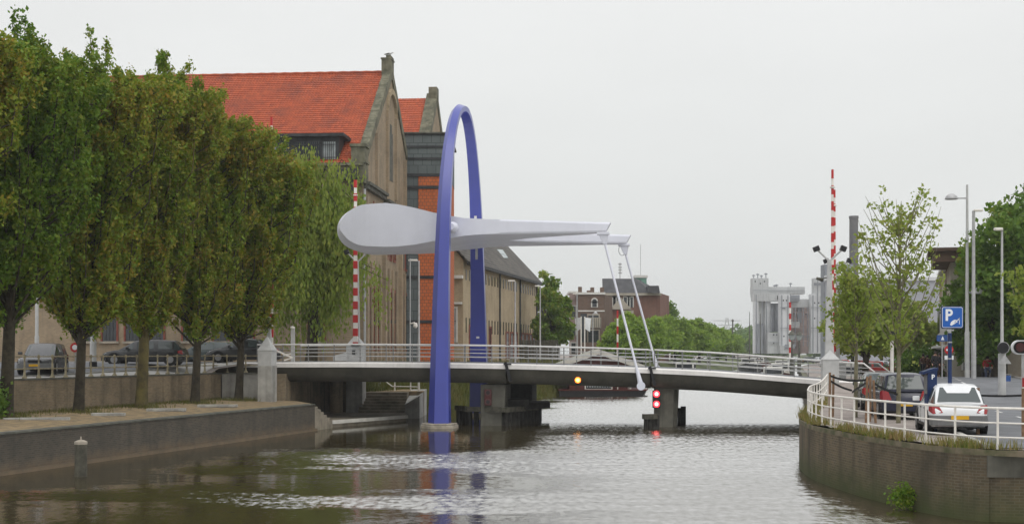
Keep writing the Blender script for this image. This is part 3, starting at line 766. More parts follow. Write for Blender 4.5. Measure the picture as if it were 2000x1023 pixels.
loft(mb, list(range(len(rings))), lambda i: rings[i]); ao = mb.build('arch', M['blue'], ar, smooth=True)
ao.data.set_sharp_from_angle(angle=R(24))
for v, nm in ((0, 'plinth'), (13, 'plinth')):
    mb = MB(); s_ = 1 if v == 0 else -1
    pl = [(-1.0, -.35), (-.30, -1.0), (.95, -.72), (1.0, .7), (-1.0, .7)]
    bs = B(0, v, 0); du = -.28 if v == 0 else 0
    mb.hexa([tuple(B(a + du, v + b_ * s_, 0))[:2] for a, b_ in pl][::s_], -2, .17)
    mb.hexa([tuple(B(a * .94 + du, v + b_ * .94 * s_, 0))[:2] for a, b_ in pl][::s_], .17, .27); mb.build(nm, M['sill'], ar, bevel=.04)
mb = MB(); mb.disc(B(.36, 12.0 - .15, 10.1), -V, .13, .03, 16); o = mb.v
mb2 = MB()
def plate_on_leg(zc, w_, h_, mat_, nm, vv, u0=0):
    q = MB(); q.obox(B(u0, vv, zc), U * w_ / 2, V * .012, (0, 0, h_ / 2)); q.build(nm, mat_, ar, bevel=.01)
def innerv(z):
    for a, c in zip(sp_[len(sp_) // 2:], sp_[len(sp_) // 2 + 1:]):
        if a.y >= z >= c.y: return lerp(a.x, c.x, (a.y - z) / (a.y - c.y + 1e-6))
    return 13
plate_on_leg(10.75, .16, .85, M['steel'], 'access_hatch', innerv(10.75) - .42 * lerp(1.05, .5, (10.75 / 19.1) ** .8) - .03)
plate_on_leg(13.0, .17, .26, M['white'], 'small_notice', innerv(13) - .42 * lerp(1.05, .5, (13 / 19.1) ** .8) - .07)
plate_on_leg(5.25, .2, .13, M['white'], 'small_notice', innerv(5.25) - .42 * lerp(1.05, .5, (5.25 / 19.1) ** .8) - .03)

# ================================================================ BALANCE BEAM
bb = thing('balance_beam', 'pale lilac forked balance beam with a fat teardrop tail on the blue arch', 'beam', tuple(B(0, 6.5, 11)))
UC, UT = -5.6, -7.72
ztab = [(-5.6, 13.24, 10.36), (-4.95, 13.25, 10.36), (-4.2, 13.22, 10.40), (-3.4, 13.08, 10.47), (-2.4, 12.83, 10.58), (-1.2, 12.50, 10.74), (-.2, 12.26, 10.86), (.8, 12.07, 11.0), (2, 11.98, 11.07), (3.2, 11.93, 11.09), (9.2, 11.68, 11.12)]
def zz(u):
    if u <= UC:
        s_ = math.sqrt(max(0, 1 - ((UC - u) / (UC - UT)) ** 2)) ** .92
        return 11.80 + 1.44 * s_, 11.80 - 1.44 * s_
    return interp(u, [(a, b_) for a, b_, c in ztab]), interp(u, [(a, c) for a, b_, c in ztab])
def halfv(u):
    h_ = interp(u, [(-7.8, 1.75), (1.2, 4.45), (3.2, 4.45)])
    d2 = max(0, u - UT); return h_
ust = [UT] + [UC - (UC - UT) * math.cos(R(a)) for a in (6, 12, 20, 30, 40, 50, 60, 70, 80, 90)] + [-4.2, -3.4, -2.4, -1.2, -.2, .8, 2, 2.9]
def bring(u, vn, vf, c=.12):
    zt, zb = zz(u); h_ = zt - zb; cz = min(.10, h_ * .3)
    c = min(c, (vf - vn) * .3)
    return [B(u, vn, zb + cz), B(u, vn, zt - cz), B(u, vn + c, zt), B(u, vf - c, zt), B(u, vf, zt - cz), B(u, vf, zb + cz), B(u, vf - c, zb), B(u, vn + c, zb)]
def tail_ring(u):
    zt, zb = zz(u); h_ = zt - zb; k = max(0, min(1, (-2.2 - u) / 4.6)); k = k * k * (3 - 2 * k)      # near face smaller than the mid outline at the fat end
    f_ = min(1, h_ / 1.2); it, ib = lerp(.02, .10, k) * f_, lerp(.03, .34, k) * f_; sh = .44 * max(0, min(1, (-5.5 - u) / 1.9)) ** .7; c = min(1.5, halfv(u) * .6)
    vn, vf = 6.4 - halfv(u), 6.4 + halfv(u)
    return [B(u + sh, vn, zb + ib), B(u + sh, vn, zt - it), B(u, vn + c, zt), B(u, vf - c, zt), B(u + sh, vf, zt - it), B(u + sh, vf, zb + ib), B(u, vf - c, zb), B(u, vn + c, zb)]
mb = MB(); loft(mb, ust, tail_ring, cap=False)
o = mb.build('counterweight', M['lilac'], bb, smooth=True); o.data.set_sharp_from_angle(angle=R(12))
for s_, vo0, vo1, ue in ((-1, 1.95, 1.95, 9.15), (1, 10.85, 10.75, 9.95)):
    mb = MB(); us = [2.9, 4, 5, 6, 7, 8, 8.7, ue]
    def rr(u):
        f_ = (u - 2.9) / (ue - 2.9); vo = lerp(vo0, vo1, f_); vi = lerp(6.4, vo - s_ * .62, f_ ** .75)
        vn, vf = (vo, vi) if s_ < 0 else (vi, vo)
        rg = bring(u, vn, vf, .05)
        if u == ue: rg = [p + U * ((p.z - 11.4) * .55) for p in rg]
        return rg
    loft(mb, us, rr); o = mb.build('arm', M['lilac'], bb, smooth=True); o.data.set_sharp_from_angle(angle=R(22))
    vm = (vo1 - s_ * .3); ux = ue - .28
    top_ = B(ux, vm, 11.16); low = B(11.05 if s_ < 0 else 11.75, VN - .12 if s_ < 0 else VF + .1, 2.36 if s_ < 0 else 3.2)
    cl = MB(); cl.hexa([tuple(B(ux - .36, vm - .26, 0))[:2], tuple(B(ux + .36, vm - .26, 0))[:2], tuple(B(ux + .36, vm + .26, 0))[:2], tuple(B(ux - .36, vm + .26, 0))[:2]], 11.0, 11.15)
    loft(cl, [0, 1], lambda q_: [B(ux + .1 * q_ + a * lerp(.3, .10, q_), vm + b_ * lerp(.2, .09, q_), lerp(11.1, 10.45, q_)) for a, b_ in ((-1, -1), (1, -1), (1, 1), (-1, 1))])
    cl.build('clevis', M['lilac'], bb, bevel=.02)
    dr = (low - top_).normalized(); st = B(ux + .1, vm, 10.5)
    rd = MB(); rd.tube([st, st + (low - st) * .45, low - dr * 1.1, low - dr * .9, low], [.068, .07, .068, .10, .16], 12); rd.build('hanger_rod', M['lilac'], bb, smooth=True)
    ft = MB(); ft.disc(low, V, .24, .3, 16); ft.build('rod_foot', M['lilac'], bb, smooth=True)
mb = MB(); mb.tube([B(.15, 1.3, 11.5), B(.15, 2.0, 11.5)], [.2, .34], 16); mb.build('axle', M['lilac'], bb, smooth=True)
mb = MB(); mb.tube([B(.15, 10.8, 11.5), B(.15, 11.9, 11.5)], [.45, .25], 16); mb.build('axle', M['lilac'], bb, smooth=True)
mb = MB(); cpts = [B(9.6, 10.4, 11.1) + Vector((-.22 * math.sin(a) - .05, 0, -.35 + .35 * math.cos(a))) for a in [k * .5 for k in range(13)]]
mb.tube(cpts, .015, 5); mb.build('cable_loop', M['black'], bb)
# ================================================================ BARRIER POSTS
def barrier(label, u0x, y, zb, ztop, ztip, w_, d_, armtop, armx, mastw, masttop, lamps=2, mast=True, armbase=None, armw=.17, flip=1, period=.88, base_mat='concrete', army=0, step=None):
    t = thing('barrier_post', label, 'barrier', (u0x, y, zb), 0, 'lifting barrier posts of the bridge')
    ca, sa = math.cos(A), math.sin(A)
    ax = Vector((ca, -sa, 0)); ay = Vector((sa, ca, 0)); c = Vector((u0x, y, 0))
    zsplit = step or (zb + .1)
    mb = MB(); mb.obox(c + Vector((0, 0, (zb - .3 + zsplit) / 2)), ax * w_ / 2, ay * d_ / 2, (0, 0, (zsplit - zb + .3) / 2)); mb.build('base', M[base_mat], t, bevel=.02)
    mb = MB(); mb.obox(c + Vector((0, 0, (zsplit + ztop) / 2)), ax * (w_ / 2 - .01), ay * (d_ / 2 - .01), (0, 0, (ztop - zsplit) / 2)); mb.build('pillar', M['pole_grey'], t, bevel=.015)
    mb = MB(); cs = [c + ax * sx_ * (w_ / 2 + .01) + ay * sy * (d_ / 2 + .01) + Vector((0, 0, ztop)) for sx_, sy in ((-1, -1), (1, -1), (1, 1), (-1, 1))]
    cs2 = [p + Vector((0, 0, .05)) for p in cs]; vs = cs + cs2 + [c + Vector((0, 0, ztip))]
    mb.add(vs, [(0, 1, 5, 4), (1, 2, 6, 5), (2, 3, 7, 6), (3, 0, 4, 7), (4, 5, 8), (5, 6, 8), (6, 7, 8), (7, 4, 8)]); mb.build('cap', M['pole_grey'], t)
    if mast:
        m0 = c + ay * .35
        mb = MB(); loft(mb, [0, 1], lambda s_: [m0 + ax * a * lerp(mastw, mastw * .42, s_) + ay * b_ * lerp(mastw * .8, mastw * .4, s_) + Vector((0, 0, lerp(ztop - .4, masttop, s_))) for a, b_ in ((-.5, -.5), (.5, -.5), (.5, .5), (-.5, .5))]); mb.build('mast', M['pole_grey'], t, bevel=.02)
        tp = m0 + Vector((0, 0, masttop - .1))
        for s_ in ((-1, 1) if lamps else ()):
            e_ = tp + ax * s_ * .66 + Vector((0, -.1, .62)) * lamps / 2
            mb = MB(); mb.tube([tp, e_], .05, 8); mb.build('lamp_arm', M['pole_grey'], t)
            mb = MB(); mb.obox(e_ + Vector((s_ * .06, 0, .06)), (.15, 0, -.06 * s_), (0, .14, 0), (.05 * s_, 0, .13)); mb.build('floodlight', M['black'], t, bevel=.02)
    # raised boom, red and white
    ab = armbase or ztop
    foot = Vector((armx, y + army, ab)); mb = MB(); L_ = armtop - ab; k = 0; z_ = L_
    while z_ > 0:
        ln_ = .5 if k % 2 == 0 else period - .5
        z0_ = max(0, z_ - ln_); f0 = lerp(armw * 1.15, armw * .7, z0_ / L_); f1 = lerp(armw * 1.15, armw * .7, z_ / L_)
        g = 1.18 if k % 2 == 0 else 1.0
        loft(mb, [0, 1], lambda q_: [foot + Vector((a * (f0, f1)[q_] * g, b_ * (f0, f1)[q_] * g, (z0_, z_)[q_])) for a, b_ in ((-.5, -.5), (.5, -.5), (.5, .5), (-.5, .5))], mi=0 if k % 2 == 0 else 1)
        z_ = z0_; k += 1
    mb.build('boom', [M['red'], M['fence_white']], t)
    for zz_ in (armtop - 1.05,):
        mb = MB(); mb.lathe((armx, y + army, zz_), [(.06, 0), (.15, .03), (.15, .09), (.06, .12)], 10); mb.build('boom_lamp', M['fence_white'], t)
    return t
b1 = barrier('near left white barrier post, its boom rising through the quay trees', -13.95, 75.9, 1.45, 4.35, 5.2, .82, 1.0, zat(229, 77.6), xat(530.5, 77.6), .34, 6.3, lamps=0, step=3.5, army=1.7, armbase=4.2, armw=.15)
mb = MB(); mb.bar(B(-10.15, .6, 4.45), B(-9.1, .9, 3.95), .1, .1); mb.build('boom_stop', M['fence_white'], b1)
b2 = barrier('far left barrier post with red and white boom behind the teardrop tail', -10.25, 87.5, .36, zat(676, 87.5), zat(652, 87.5), 1.1, 1.0, zat(352, 87), xat(694.5, 87), .36, 10.3, lamps=2, step=3.3, army=-.56, armbase=zat(671, 87), armw=.24)
mb = MB(); p = Vector((-10.35, 86.96, 4.25)); mb.box(p.x - .1, p.x + .1, p.y - .02, p.y + .04, 4.15, 4.4); mb.build('control_hatch', M['black'], b2)
mb = MB(); mb.lathe((xat(694.5, 87), 86.94, zat(671, 87) - .12), [(.3, 0), (.3, .06), (.24, .14)], 8); mb.build('boom_socket', M['black'], b2)
mb = MB(); mb.hexa([(-11.7, 87.1), (-10.75, 87.0), (-10.75, 87.5), (-11.7, 87.4)], 3.72, [4.05, 4.3, 4.3, 4.05]); mb.build('counterweight_box', M['pole_grey'], b2)
b3 = barrier('near right barrier post with tall red and white boom and grey mast', 17.32, 72.5, 1.95, zat(703, 72.3), zat(683, 72.3), .9, .9, zat(332, 74), xat(1624.6, 74), .50, zat(507, 73), lamps=2, step=2.6, army=1.35, armbase=4.0, armw=.135)
for px, py, nm, dx in ((1601, 545, 'siren_horn', -1), (1641, 540, 'camera', 1)):
    p = at(px, py, 73); mb = MB(); mb.tube([p + Vector((-.18, 0, -.05 * dx)), p + Vector((.18, 0, .05 * dx))], [.07, .11] if dx < 0 else [.1, .1], 10); mb.tube([at(1625, 540, 73), p], .03, 6); mb.build(nm, M['wet_timber'] if dx < 0 else M['fence_white'], b3)
b4 = barrier('far right barrier post whose thinner boom stands just behind the near one', xat(1634, 84.5) + .1, 84.5, 2.3, 3.5, 4.0, .9, .9, zat(371, 84), xat(1629, 84), .3, zat(518, 85), lamps=1, army=-.6, armbase=3.6, armw=.135)
# white signal post on the bridge
t = thing('signal_post', 'short white signal post standing on the bridge beside the left pillar', 'post', (xat(572, 79), 79, 3.68))
mb = MB(); mb.box(t.location.x - .11, t.location.x + .11, 78.9, 79.1, 3.66, zat(640, 79)); mb.build('post', M['pole_grey'], t, bevel=.01)
mb = MB(); mb.tube([(t.location.x, 78.95, 4.2), (t.location.x - .6, 78.9, 4.1)], .05, 6); mb.tube([(t.location.x, 78.95, 3.95), (t.location.x - .5, 78.9, 3.8)], .05, 6); mb.lathe((t.location.x, 78.9, 5.68), [(.12, 0), (.14, .08), (.03, .14)], 8); mb.build('bracket', M['fence_white'], t)

# ================================================================ SIGNAL LAMPS ON THE BRIDGE
def signal2(px, py0, py1, d, lit, label):
    t = thing('canal_signal', label, 'signal light', at(px, py1, d), 0, None)
    z0, z1 = zat(py1, d), zat(py0, d); x = xat(px, d); w_ = .21
    mb = MB(); mb.box(x - w_, x + w_, d - .02, d + .2, z0, z1); mb.build('housing', M['dull_red'] if not lit else M['black'], t, bevel=.03)
    for k, f in enumerate((.80, .22)):
        zc = lerp(z0, z1, f)
        mb = MB(); mb.disc((x, d - .05, zc), (0, -1, 0), .185, .06, 18); mb.build('lens', M['lit_red'] if lit else M['off_red'], t)
        mb = MB(); mb.disc((x, d - .09, zc), (0, -1, 0), .11, .03, 16); mb.build('lamp', M['lit_core'] if lit else M['black'], t)
    return t
pf = B(12.2, VN + .7, 0)
signal2(1282, 762, 796, pf.y - .32, True, 'pair of glowing red canal signal lamps on the right pier')
pf = B(1.9, VN + .7, 0)
signal2(953, 760, 791, pf.y - .25, False, 'unlit dull red canal signal on the pier behind the blue leg')
t = thing('amber_lamp', 'glowing amber lamp fixed under the middle of the lifting span', 'lamp', at(1129, 748, 75.9))
p = at(1129, 742, 75.9); p.y = B(6, VN + .0, 0).y - .08
mb = MB(); mb.obox(p + Vector((0, .12, 0)), (.2, 0, 0), (0, .08, 0), (0, 0, .2)); mb.build('housing', M['black'], t, bevel=.02)
mb = MB(); mb.disc(p, (0, -1, 0), .17, .05, 18); mb.build('lens', M['lit_amber'], t)
mb = MB(); mb.disc(p + Vector((0, -.04, 0)), (0, -1, 0), .1, .03, 16); mb.build('bulb', M['lit_ambercore'], t)

# ================================================================ TIMBER FENDERS
def fender(label, path, zt, piles, rp=.14, ph=.0, h=.28):
    t = thing('timber_fender', label, 'fender', tuple(path[0]) + (0,))
    mb = MB()
    for a, b_ in zip(path, path[1:]): mb.bar((a[0], a[1], zt - h / 2), (b_[0], b_[1], zt - h / 2), .3, h)
    mb.build('waling', M['wet_timber'], t)
    for i, (x, y, z) in enumerate(piles):
        mb = MB(); mb.lathe((x, y + .12, -2), [(rp, 0), (rp, z + 2)], 10); mb.build('pile', M['dark_timber'], t)
    return t
pa = [(xat(892, 80), 80.2), (xat(915, 79.2), 78.2), (xat(985, 79.0), 77.0), (xat(1047, 80), 80.2), (xat(1052, 84), 85.5)]
pl = []
for a, b_ in zip(pa, pa[1:]):
    l = math.hypot(b_[0] - a[0], b_[1] - a[1]); k = 0
    while k * .45 < l: s_ = k * .45 / l; pl.append((lerp(a[0], b_[0], s_) + .1, lerp(a[1], b_[1], s_) + .25, .95 + .12 * math.sin(k * 2.1))); k += 1
fender('dark timber fender frame of close piles around the pier by the blue arch', pa, 1.08, pl, .15)
mb = MB(); a = Vector((xat(1000, 79), 78.4)); mb.hexa([(a.x - .9, a.y + .3), (a.x + 1.0, a.y + .3), (a.x + .8, a.y + 2.0), (a.x - .9, a.y + 2)], .9, 1.5); mb.hexa([(a.x + .9, a.y + .6), (a.x + 2.3, a.y + 1.8), (a.x + 2.3, a.y + 5), (a.x + .6, a.y + 5)], .9, 1.25)
tag(mb.build('fender_block', M['dark_timber'], bevel=.04), 'rusty dark blocks stacked inside the timber fender at the pier', 'block')
for i, (px, pt, pb, lab) in enumerate(((898, 795, 826, 'first black mooring pile right of the blue arch plinth'), (906, 797, 826, 'second black mooring pile right of the blue arch plinth'))):
    d = 79.5; mb = MB(); mb.lathe((xat(px, d), d, -2), [(.11, 0), (.11, 2 + zat(pt, d))], 10); tag(mb.build('pile', M['dark_timber']), lab, 'pile', 'mooring piles near the bridge')
pr = B(11.9, VN + .2, 0)
pa = [(xat(1256, 74), 73.9), (xat(1283, 74), 74.2)]
t = fender('short dark timber fender on the near corner of the right pier', pa, zat(808, 74), [(xat(1263 + 7 * k, 74), 74.1, zat(810, 74)) for k in range(4)], .14)
for i, (px, pt, lab) in enumerate(((1334.5, 793, 'thick black mooring pile standing right of the right pier'), (1327, 796, 'thinner black mooring pile close beside the right pier'))):
    d = 80; mb = MB(); mb.lathe((xat(px, d), d, -2), [(.16 - .06 * i, 0), (.16 - .06 * i, 2 + zat(pt, d))], 12); tag(mb.build('pile', M['dark_timber']), lab, 'pile', 'mooring piles near the bridge')

# ================================================================ TREES
rng = np.random.default_rng(7)
def leaves_mesh(name, P, size, mat_, parent, aspect=1.5, upright=0.0, droop=False, jitter=.35, two=False):
    """P: N x 3 leaf centres -> one mesh of N folded leaf-sized quads"""
    n_ = len(P); d = rng.normal(size=(n_, 3)); d /= np.linalg.norm(d, axis=1)[:, None]
    if upright: d[:, 2] += upright; d /= np.linalg.norm(d, axis=1)[:, None]
    if droop: d = d * .25; d[:, 2] -= 1; d /= np.linalg.norm(d, axis=1)[:, None]
    s = rng.normal(size=(n_, 3)); s -= d * (s * d).sum(1)[:, None]; s /= np.linalg.norm(s, axis=1)[:, None]
    sz = size * (1 + jitter * rng.normal(size=(n_, 1))).clip(.5, 1.7)
    a = d * sz * aspect / 2; b = s * sz / 2
    Vv = np.stack([P - a, P + b * .9 - a * .1, P + a, P - b * .9 - a * .1], 1).reshape(-1, 3)
    me = bpy.data.meshes.new(name); o0 = np.array(org(parent))
    me.vertices.add(n_ * 4); me.vertices.foreach_set('co', (Vv - o0).ravel())
    me.loops.add(n_ * 4); me.loops.foreach_set('vertex_index', np.arange(n_ * 4))
    me.polygons.add(n_); me.polygons.foreach_set('loop_start', np.arange(n_) * 4); me.polygons.foreach_set('loop_total', np.full(n_, 4))
    me.materials.append(mat_); me.update(calc_edges=True)
    ob = bpy.data.objects.new(name, me); C.objects.link(ob); ob.parent = parent; ORG[ob.name] = org(parent)
    return ob
def rnd(a, b): return float(rng.uniform(a, b))
BOT = [.5]
def upright_tree(label, x, y, z0, ztop, rad, zcrown, n_leaf, mat_, group, trunk_r=.24, bark='bark', lean=0, nb=85, size=.17, tops=7, name='tree', cat='tree', loc_seed=0, spread=.30, low=None):
    """broad crown of steeply ascending branches, flame-like tips"""
    t = thing(name, label, cat, (x, y, z0), 0, group)
    mb = MB(); H = ztop - z0; c = Vector((x, y, z0))
    tr = [c + Vector((lean * s_ * s_ * H * .4 + .08 * math.sin(s_ * 7), .06 * math.cos(s_ * 5), s_ * H * .82)) for s_ in [0, .02, .06, .15, .3, .5, .75, 1]]
    mb.tube(tr, [trunk_r * 1.45, trunk_r * 1.15, trunk_r, trunk_r * .9, trunk_r * .78, trunk_r * .55, trunk_r * .3, .03], 10)
    mb.build('trunk', M[bark], t, smooth=True)
    lb = MB(); pts = []
    toplist = [(rnd(0, 6.28), rnd(.0, .8)) for _ in range(tops)]
    for i in range(nb):
        hz = zcrown + (ztop - zcrown) * (rnd(0, 1) ** 1.1) * (.72 if i % 2 == 0 else .84)
        s_ = (hz - z0) / H / .82; s_ = min(.98, s_)
        k_ = min(6, int(s_ * 7)); st = c + Vector((lean * s_ * s_ * H * .4, 0, hz - z0))
        az = rnd(0, 6.283); fr = (hz - zcrown) / (ztop - zcrown)
        prof = rad * (BOT[0] + (1 - BOT[0]) * min(1, fr * 2.6)) * (1 - .35 * max(0, fr - .45))
        r_ = prof * rnd(.45, 1.0); rise = rnd(2.6, 5.2) + r_ * rnd(.5, 1.)
        if i % 2: rise = rnd(.5, 2.2) + r_ * .35; r_ = prof * rnd(.45, 1.0)
        if i < tops: k2 = 1; az, q_ = toplist[i]; r_ = rad * (.05 + q_); hz = max(hz, ztop - 9); hz_end = ztop - rnd(0, 1.6) - q_ * 3.8; rise = hz_end - hz
        e_ = st + Vector((math.cos(az) * r_, math.sin(az) * r_, rise))
        if i >= tops and e_.z > ztop - 1.6 - .35 * r_: e_.z = ztop - 1.6 - .35 * r_ - rnd(0, 1.2)
        mid = st.lerp(e_, .5) + Vector((math.cos(az), math.sin(az), -.4)) * r_ * .18
        if i % 2 == 0 and i >= tops: mid = st + Vector((math.cos(az) * r_ * .88, math.sin(az) * r_ * .88, (e_.z - st.z) * .42))
        ps = [st, st.lerp(mid, .6), mid, mid.lerp(e_, .6), e_]
        lb.tube(ps, [.06, .05, .035, .022, .008], 5, cap=False)
        m_ = n_leaf // nb
        # side twigs
        nt_ = 9
        for j in range(nt_):
            f = .18 + .82 * (j + rnd(0, 1)) / nt_; p = ps[0].lerp(ps[2], f * 2) if f < .5 else ps[2].lerp(ps[4], f * 2 - 1)
            tl = rnd(.3, .85) * (1.1 - .5 * f); ta = rnd(0, 6.28)
            e2 = p + Vector((math.cos(ta) * tl * .55, math.sin(ta) * tl * .55, tl * rnd(.4, 1.25)))
            q = rng.uniform(0, 1, (m_ // nt_, 1)) ** .8
            base = np.array(p) * (1 - q) + np.array(e2) * q
            pts.append(base + rng.normal(size=base.shape) * spread * (.42 + .3 * (1 - q)) * np.array([.6, .6, .95]))
    lb.build('limbs', M[bark], t)
    P = np.concatenate(pts); leaves_mesh('crown', P, size, mat_, t, upright=.5)
    return t
G1 = 'bronze green trees in a row on the lower quay'
specs = [(-22.4, 50.2, 18.4, 3.6, 'nearest bronze-green tree leaning in at the left edge', 'leaf_quay', 4.45),
         (-21.1, 55.4, 18.7, 3.9, 'tall quay tree, leftmost with a trunk in view', 'leaf_green', 4.9),
         (-19.75, 60.6, 18.9, 3.8, 'quay tree whose trunk stands by the dark parked estate car', 'leaf_quay', 4.45),
         (-18.4, 66, 19.7, 3.7, 'quay tree with yellow lichen on its broad leaning trunk', 'leaf_quay', 4.45),
         (-17.0, 71.3, 18.9, 3.7, 'quay tree with straight dark trunk, second from the bridge', 'leaf_quay', 4.45),
         (-15.6, 75.9, 17.6, 4.0, 'quay tree with slim trunk closest to the bridge pillar', 'leaf_quay', 4.4)]
for i, (x, y, zt_, r_, lab, lm, zc) in enumerate(specs):
    BOT[0] = .62 if i < 5 else .85
    upright_tree(lab, x, y, 1.42, zt_, r_, zc, 135000, M[lm], G1, trunk_r=.29 if i in (1, 3) else .23, bark='bark_moss' if i == 3 else 'bark', lean=.2, nb=210, size=.105, tops=40)
# ivy at the foot of the leftmost trunk
t = thing('ivy_shrub', 'small ivy shrub at the foot of the leftmost trunk', 'shrub', (-21.3, 55.0, 1.45))
P = rng.normal(size=(1500, 3)) * np.array([.3, .3, .45]) + np.array([-21.45, 54.9, 2.0]); leaves_mesh('foliage', P[P[:, 2] > 1.45], .13, M['leaf_dark'], t)
mb = MB(); mb.tube([(-21.4, 54.9, 1.4), (-21.35, 54.95, 2.4)], [.04, .01], 5); mb.build('stem', M['bark'], t)

# weeping willow in front of the prison wall
def willow(label, x, y, z0, ztop, rad):
    t = thing('willow_tree', label, 'tree', (x, y, z0)); c = Vector((x, y, z0))
    mb = MB(); mb.tube([c, c + Vector((.1, 0, 1)), c + Vector((.2, 0, 4)), c + Vector((0, 0, 8)), c + Vector((.3, 0, ztop - z0 - 2))], [.5, .4, .33, .22, .05], 10); mb.build('trunk', M['bark'], t, smooth=True)
    lb = MB(); pts = []
    for i in range(62):
        az = rnd(0, 6.28); hz = rnd(3.5, ztop - z0 - 3.4); r_ = rad * rnd(.25, .95) * math.sqrt(max(.15, 1 - (hz / (ztop - z0)) ** 2.2))
        st = c + Vector((.1, 0, hz)); ex = 2.6 * max(0, 1 - hz / 8.5) * (1 if math.cos(az) > 0 else 0)
        top_ = c + Vector((math.cos(az) * r_ * .6 + ex * .7, math.sin(az) * r_ * .6, min(ztop - z0 - .3, hz + rnd(1.8, 4.2)))); e_ = c + Vector((math.cos(az) * r_ + ex, math.sin(az) * r_, top_.z - c.z - rnd(.4, 1.5)))
        lb.tube([st, st.lerp(top_, .6), top_, e_], [.1, .07, .04, .015], 5, cap=False)
        for j in range(27):
            f = rnd(.2, 1); p = st.lerp(top_, f * 1.6) if f < .62 else top_.lerp(e_, (f - .62) / .38)
            p = p + Vector((rnd(-.7, .7), rnd(-.7, .7), rnd(-.1, .7)))
            ln_ = min(p.z - z0 - .9, rnd(.8, 4.6)); k = max(6, int(ln_ * 9))
            zz_ = np.linspace(0, 1, k)[:, None] ** .9; dr = np.array([rnd(-.25, .25) + math.cos(az) * .3, rnd(-.25, .25) + math.sin(az) * .3, -ln_])
            pts.append(np.array(p) + zz_ * dr + rng.normal(size=(k, 3)) * np.array([.16, .16, .1]))
    lb.build('limbs', M['bark'], t)
    P = np.concatenate(pts); leaves_mesh('crown', P, .135, M['leaf_willow'], t, aspect=2.1, droop=True)
    return t
willow('pale green weeping willow in front of the brown brick wall', -14.0, 92.5, 3.2, 18.2, 5.3)
def round_tree(label, x, y, z0, ztop, rad, n_leaf, mat_, group=None, size=.28, trunk_r=.2, name='tree', clumps=26, flat=1.0, zc=None, tall=None, bark='bark'):
    t = thing(name, label, 'tree', (x, y, z0), 0, group); c = Vector((x, y, z0)); H = ztop - z0
    zc = zc if zc is not None else z0 + H * .55; rz = ztop - zc
    mb = MB(); mb.tube([c, c + Vector((0, 0, H * .2)), c + Vector((.1, 0, H * .5)), c + Vector((0, .1, H * .85))], [trunk_r * 1.3, trunk_r, trunk_r * .7, .03], 8)
    mb.build('trunk', M[bark], t, smooth=True)
    lb = MB(); pts = []
    for i in range(clumps):
        v = rng.normal(size=3); v /= np.linalg.norm(v); rr_ = rnd(.35, .92)
        p = Vector((x + v[0] * rad * rr_, y + v[1] * rad * rr_, zc + v[2] * rz * rr_ * (1 if v[2] > 0 else .72)))
        lb.tube([c + Vector((0, 0, min(H * .7, max(H * .2, (p.z - z0) * .6)))), (c + Vector((0, 0, p.z - z0))).lerp(p, .6) - Vector((0, 0, .4)), p], [.07, .045, .012], 5, cap=False)
        cs = rad * rnd(.24, .42); k = n_leaf // clumps
        q = rng.normal(size=(k, 3)); q /= np.linalg.norm(q, axis=1)[:, None]; q *= (rng.uniform(0, 1, (k, 1)) ** .42) * cs
        q += rng.normal(size=(k, 3)) * cs * .16
        pts.append(q * np.array([1, 1, .8]) + np.array(p))
    lb.build('limbs', M[bark], t)
    leaves_mesh('crown', np.concatenate(pts), size, mat_, t); return t
def young_tree(label, x, y, z0, ztop, rad, n_leaf, group, zc=2.2, nb=26, size=.13, mat_='leaf_young', stems=1.0):
    t = thing('young_tree', label, 'tree', (x, y, z0), 0, group); c = Vector((x, y, z0)); H = ztop - z0
    mb = MB(); mb.tube([c - Vector((0, 0, .1)), c + Vector((.02, 0, H * .3)), c + Vector((.05, 0, H * .6)), c + Vector((.1, 0, H * .97))], [.085, .07, .045, .008], 8); mb.build('trunk', M['bark_pale'], t, smooth=True)
    lb = MB(); pts = []
    for i in range(nb):
        f = rnd(0, 1); hz = lerp(zc, H * .86, f); az = rnd(0, 6.28); r_ = rad * rnd(.5, 1) * (1 - .45 * f); e_ = c + Vector((math.cos(az) * r_, math.sin(az) * r_, min(H, hz + r_ * rnd(1.2, 2.3))))
        st = c + Vector((.04, 0, hz)); mid = st.lerp(e_, .5) + Vector((math.cos(az), math.sin(az), -.6)) * r_ * .12
        lb.tube([st, mid, e_], [.025, .016, .005], 5, cap=False)
        for j in range(max(3, n_leaf // nb // 9)):
            q = rnd(.15, 1.0); p = st.lerp(mid, q * 2) if q < .5 else mid.lerp(e_, q * 2 - 1)
            p = np.array(p) + rng.normal(size=3) * .22 * (1.1 - .5 * q)
            pts.append(p + rng.normal(size=(9, 3)) * .075)
    lb.build('limbs', M['bark_pale'], t)
    leaves_mesh('crown', np.concatenate(pts), size, M[mat_], t, aspect=1.25); return t
G2 = 'young staked trees along the right quay'
young_tree('taller young tree with sparse leaves behind the parked dark car', 13.35, 46, 1.8, 9.7, 1.95, 3300, G2, zc=2.1, nb=60, size=.095)
young_tree('denser young tree just right of the near right barrier post', 12.9, 50, 1.85, 7.5, 1.35, 3600, G2, zc=2.2, nb=44, size=.095)
young_tree('young tree at the far right edge, only its leaf tips in view', xat(2030, 42), 42, 1.8, 6.9, 1.35, 2100, G2, zc=1.9, nb=22, size=.12)
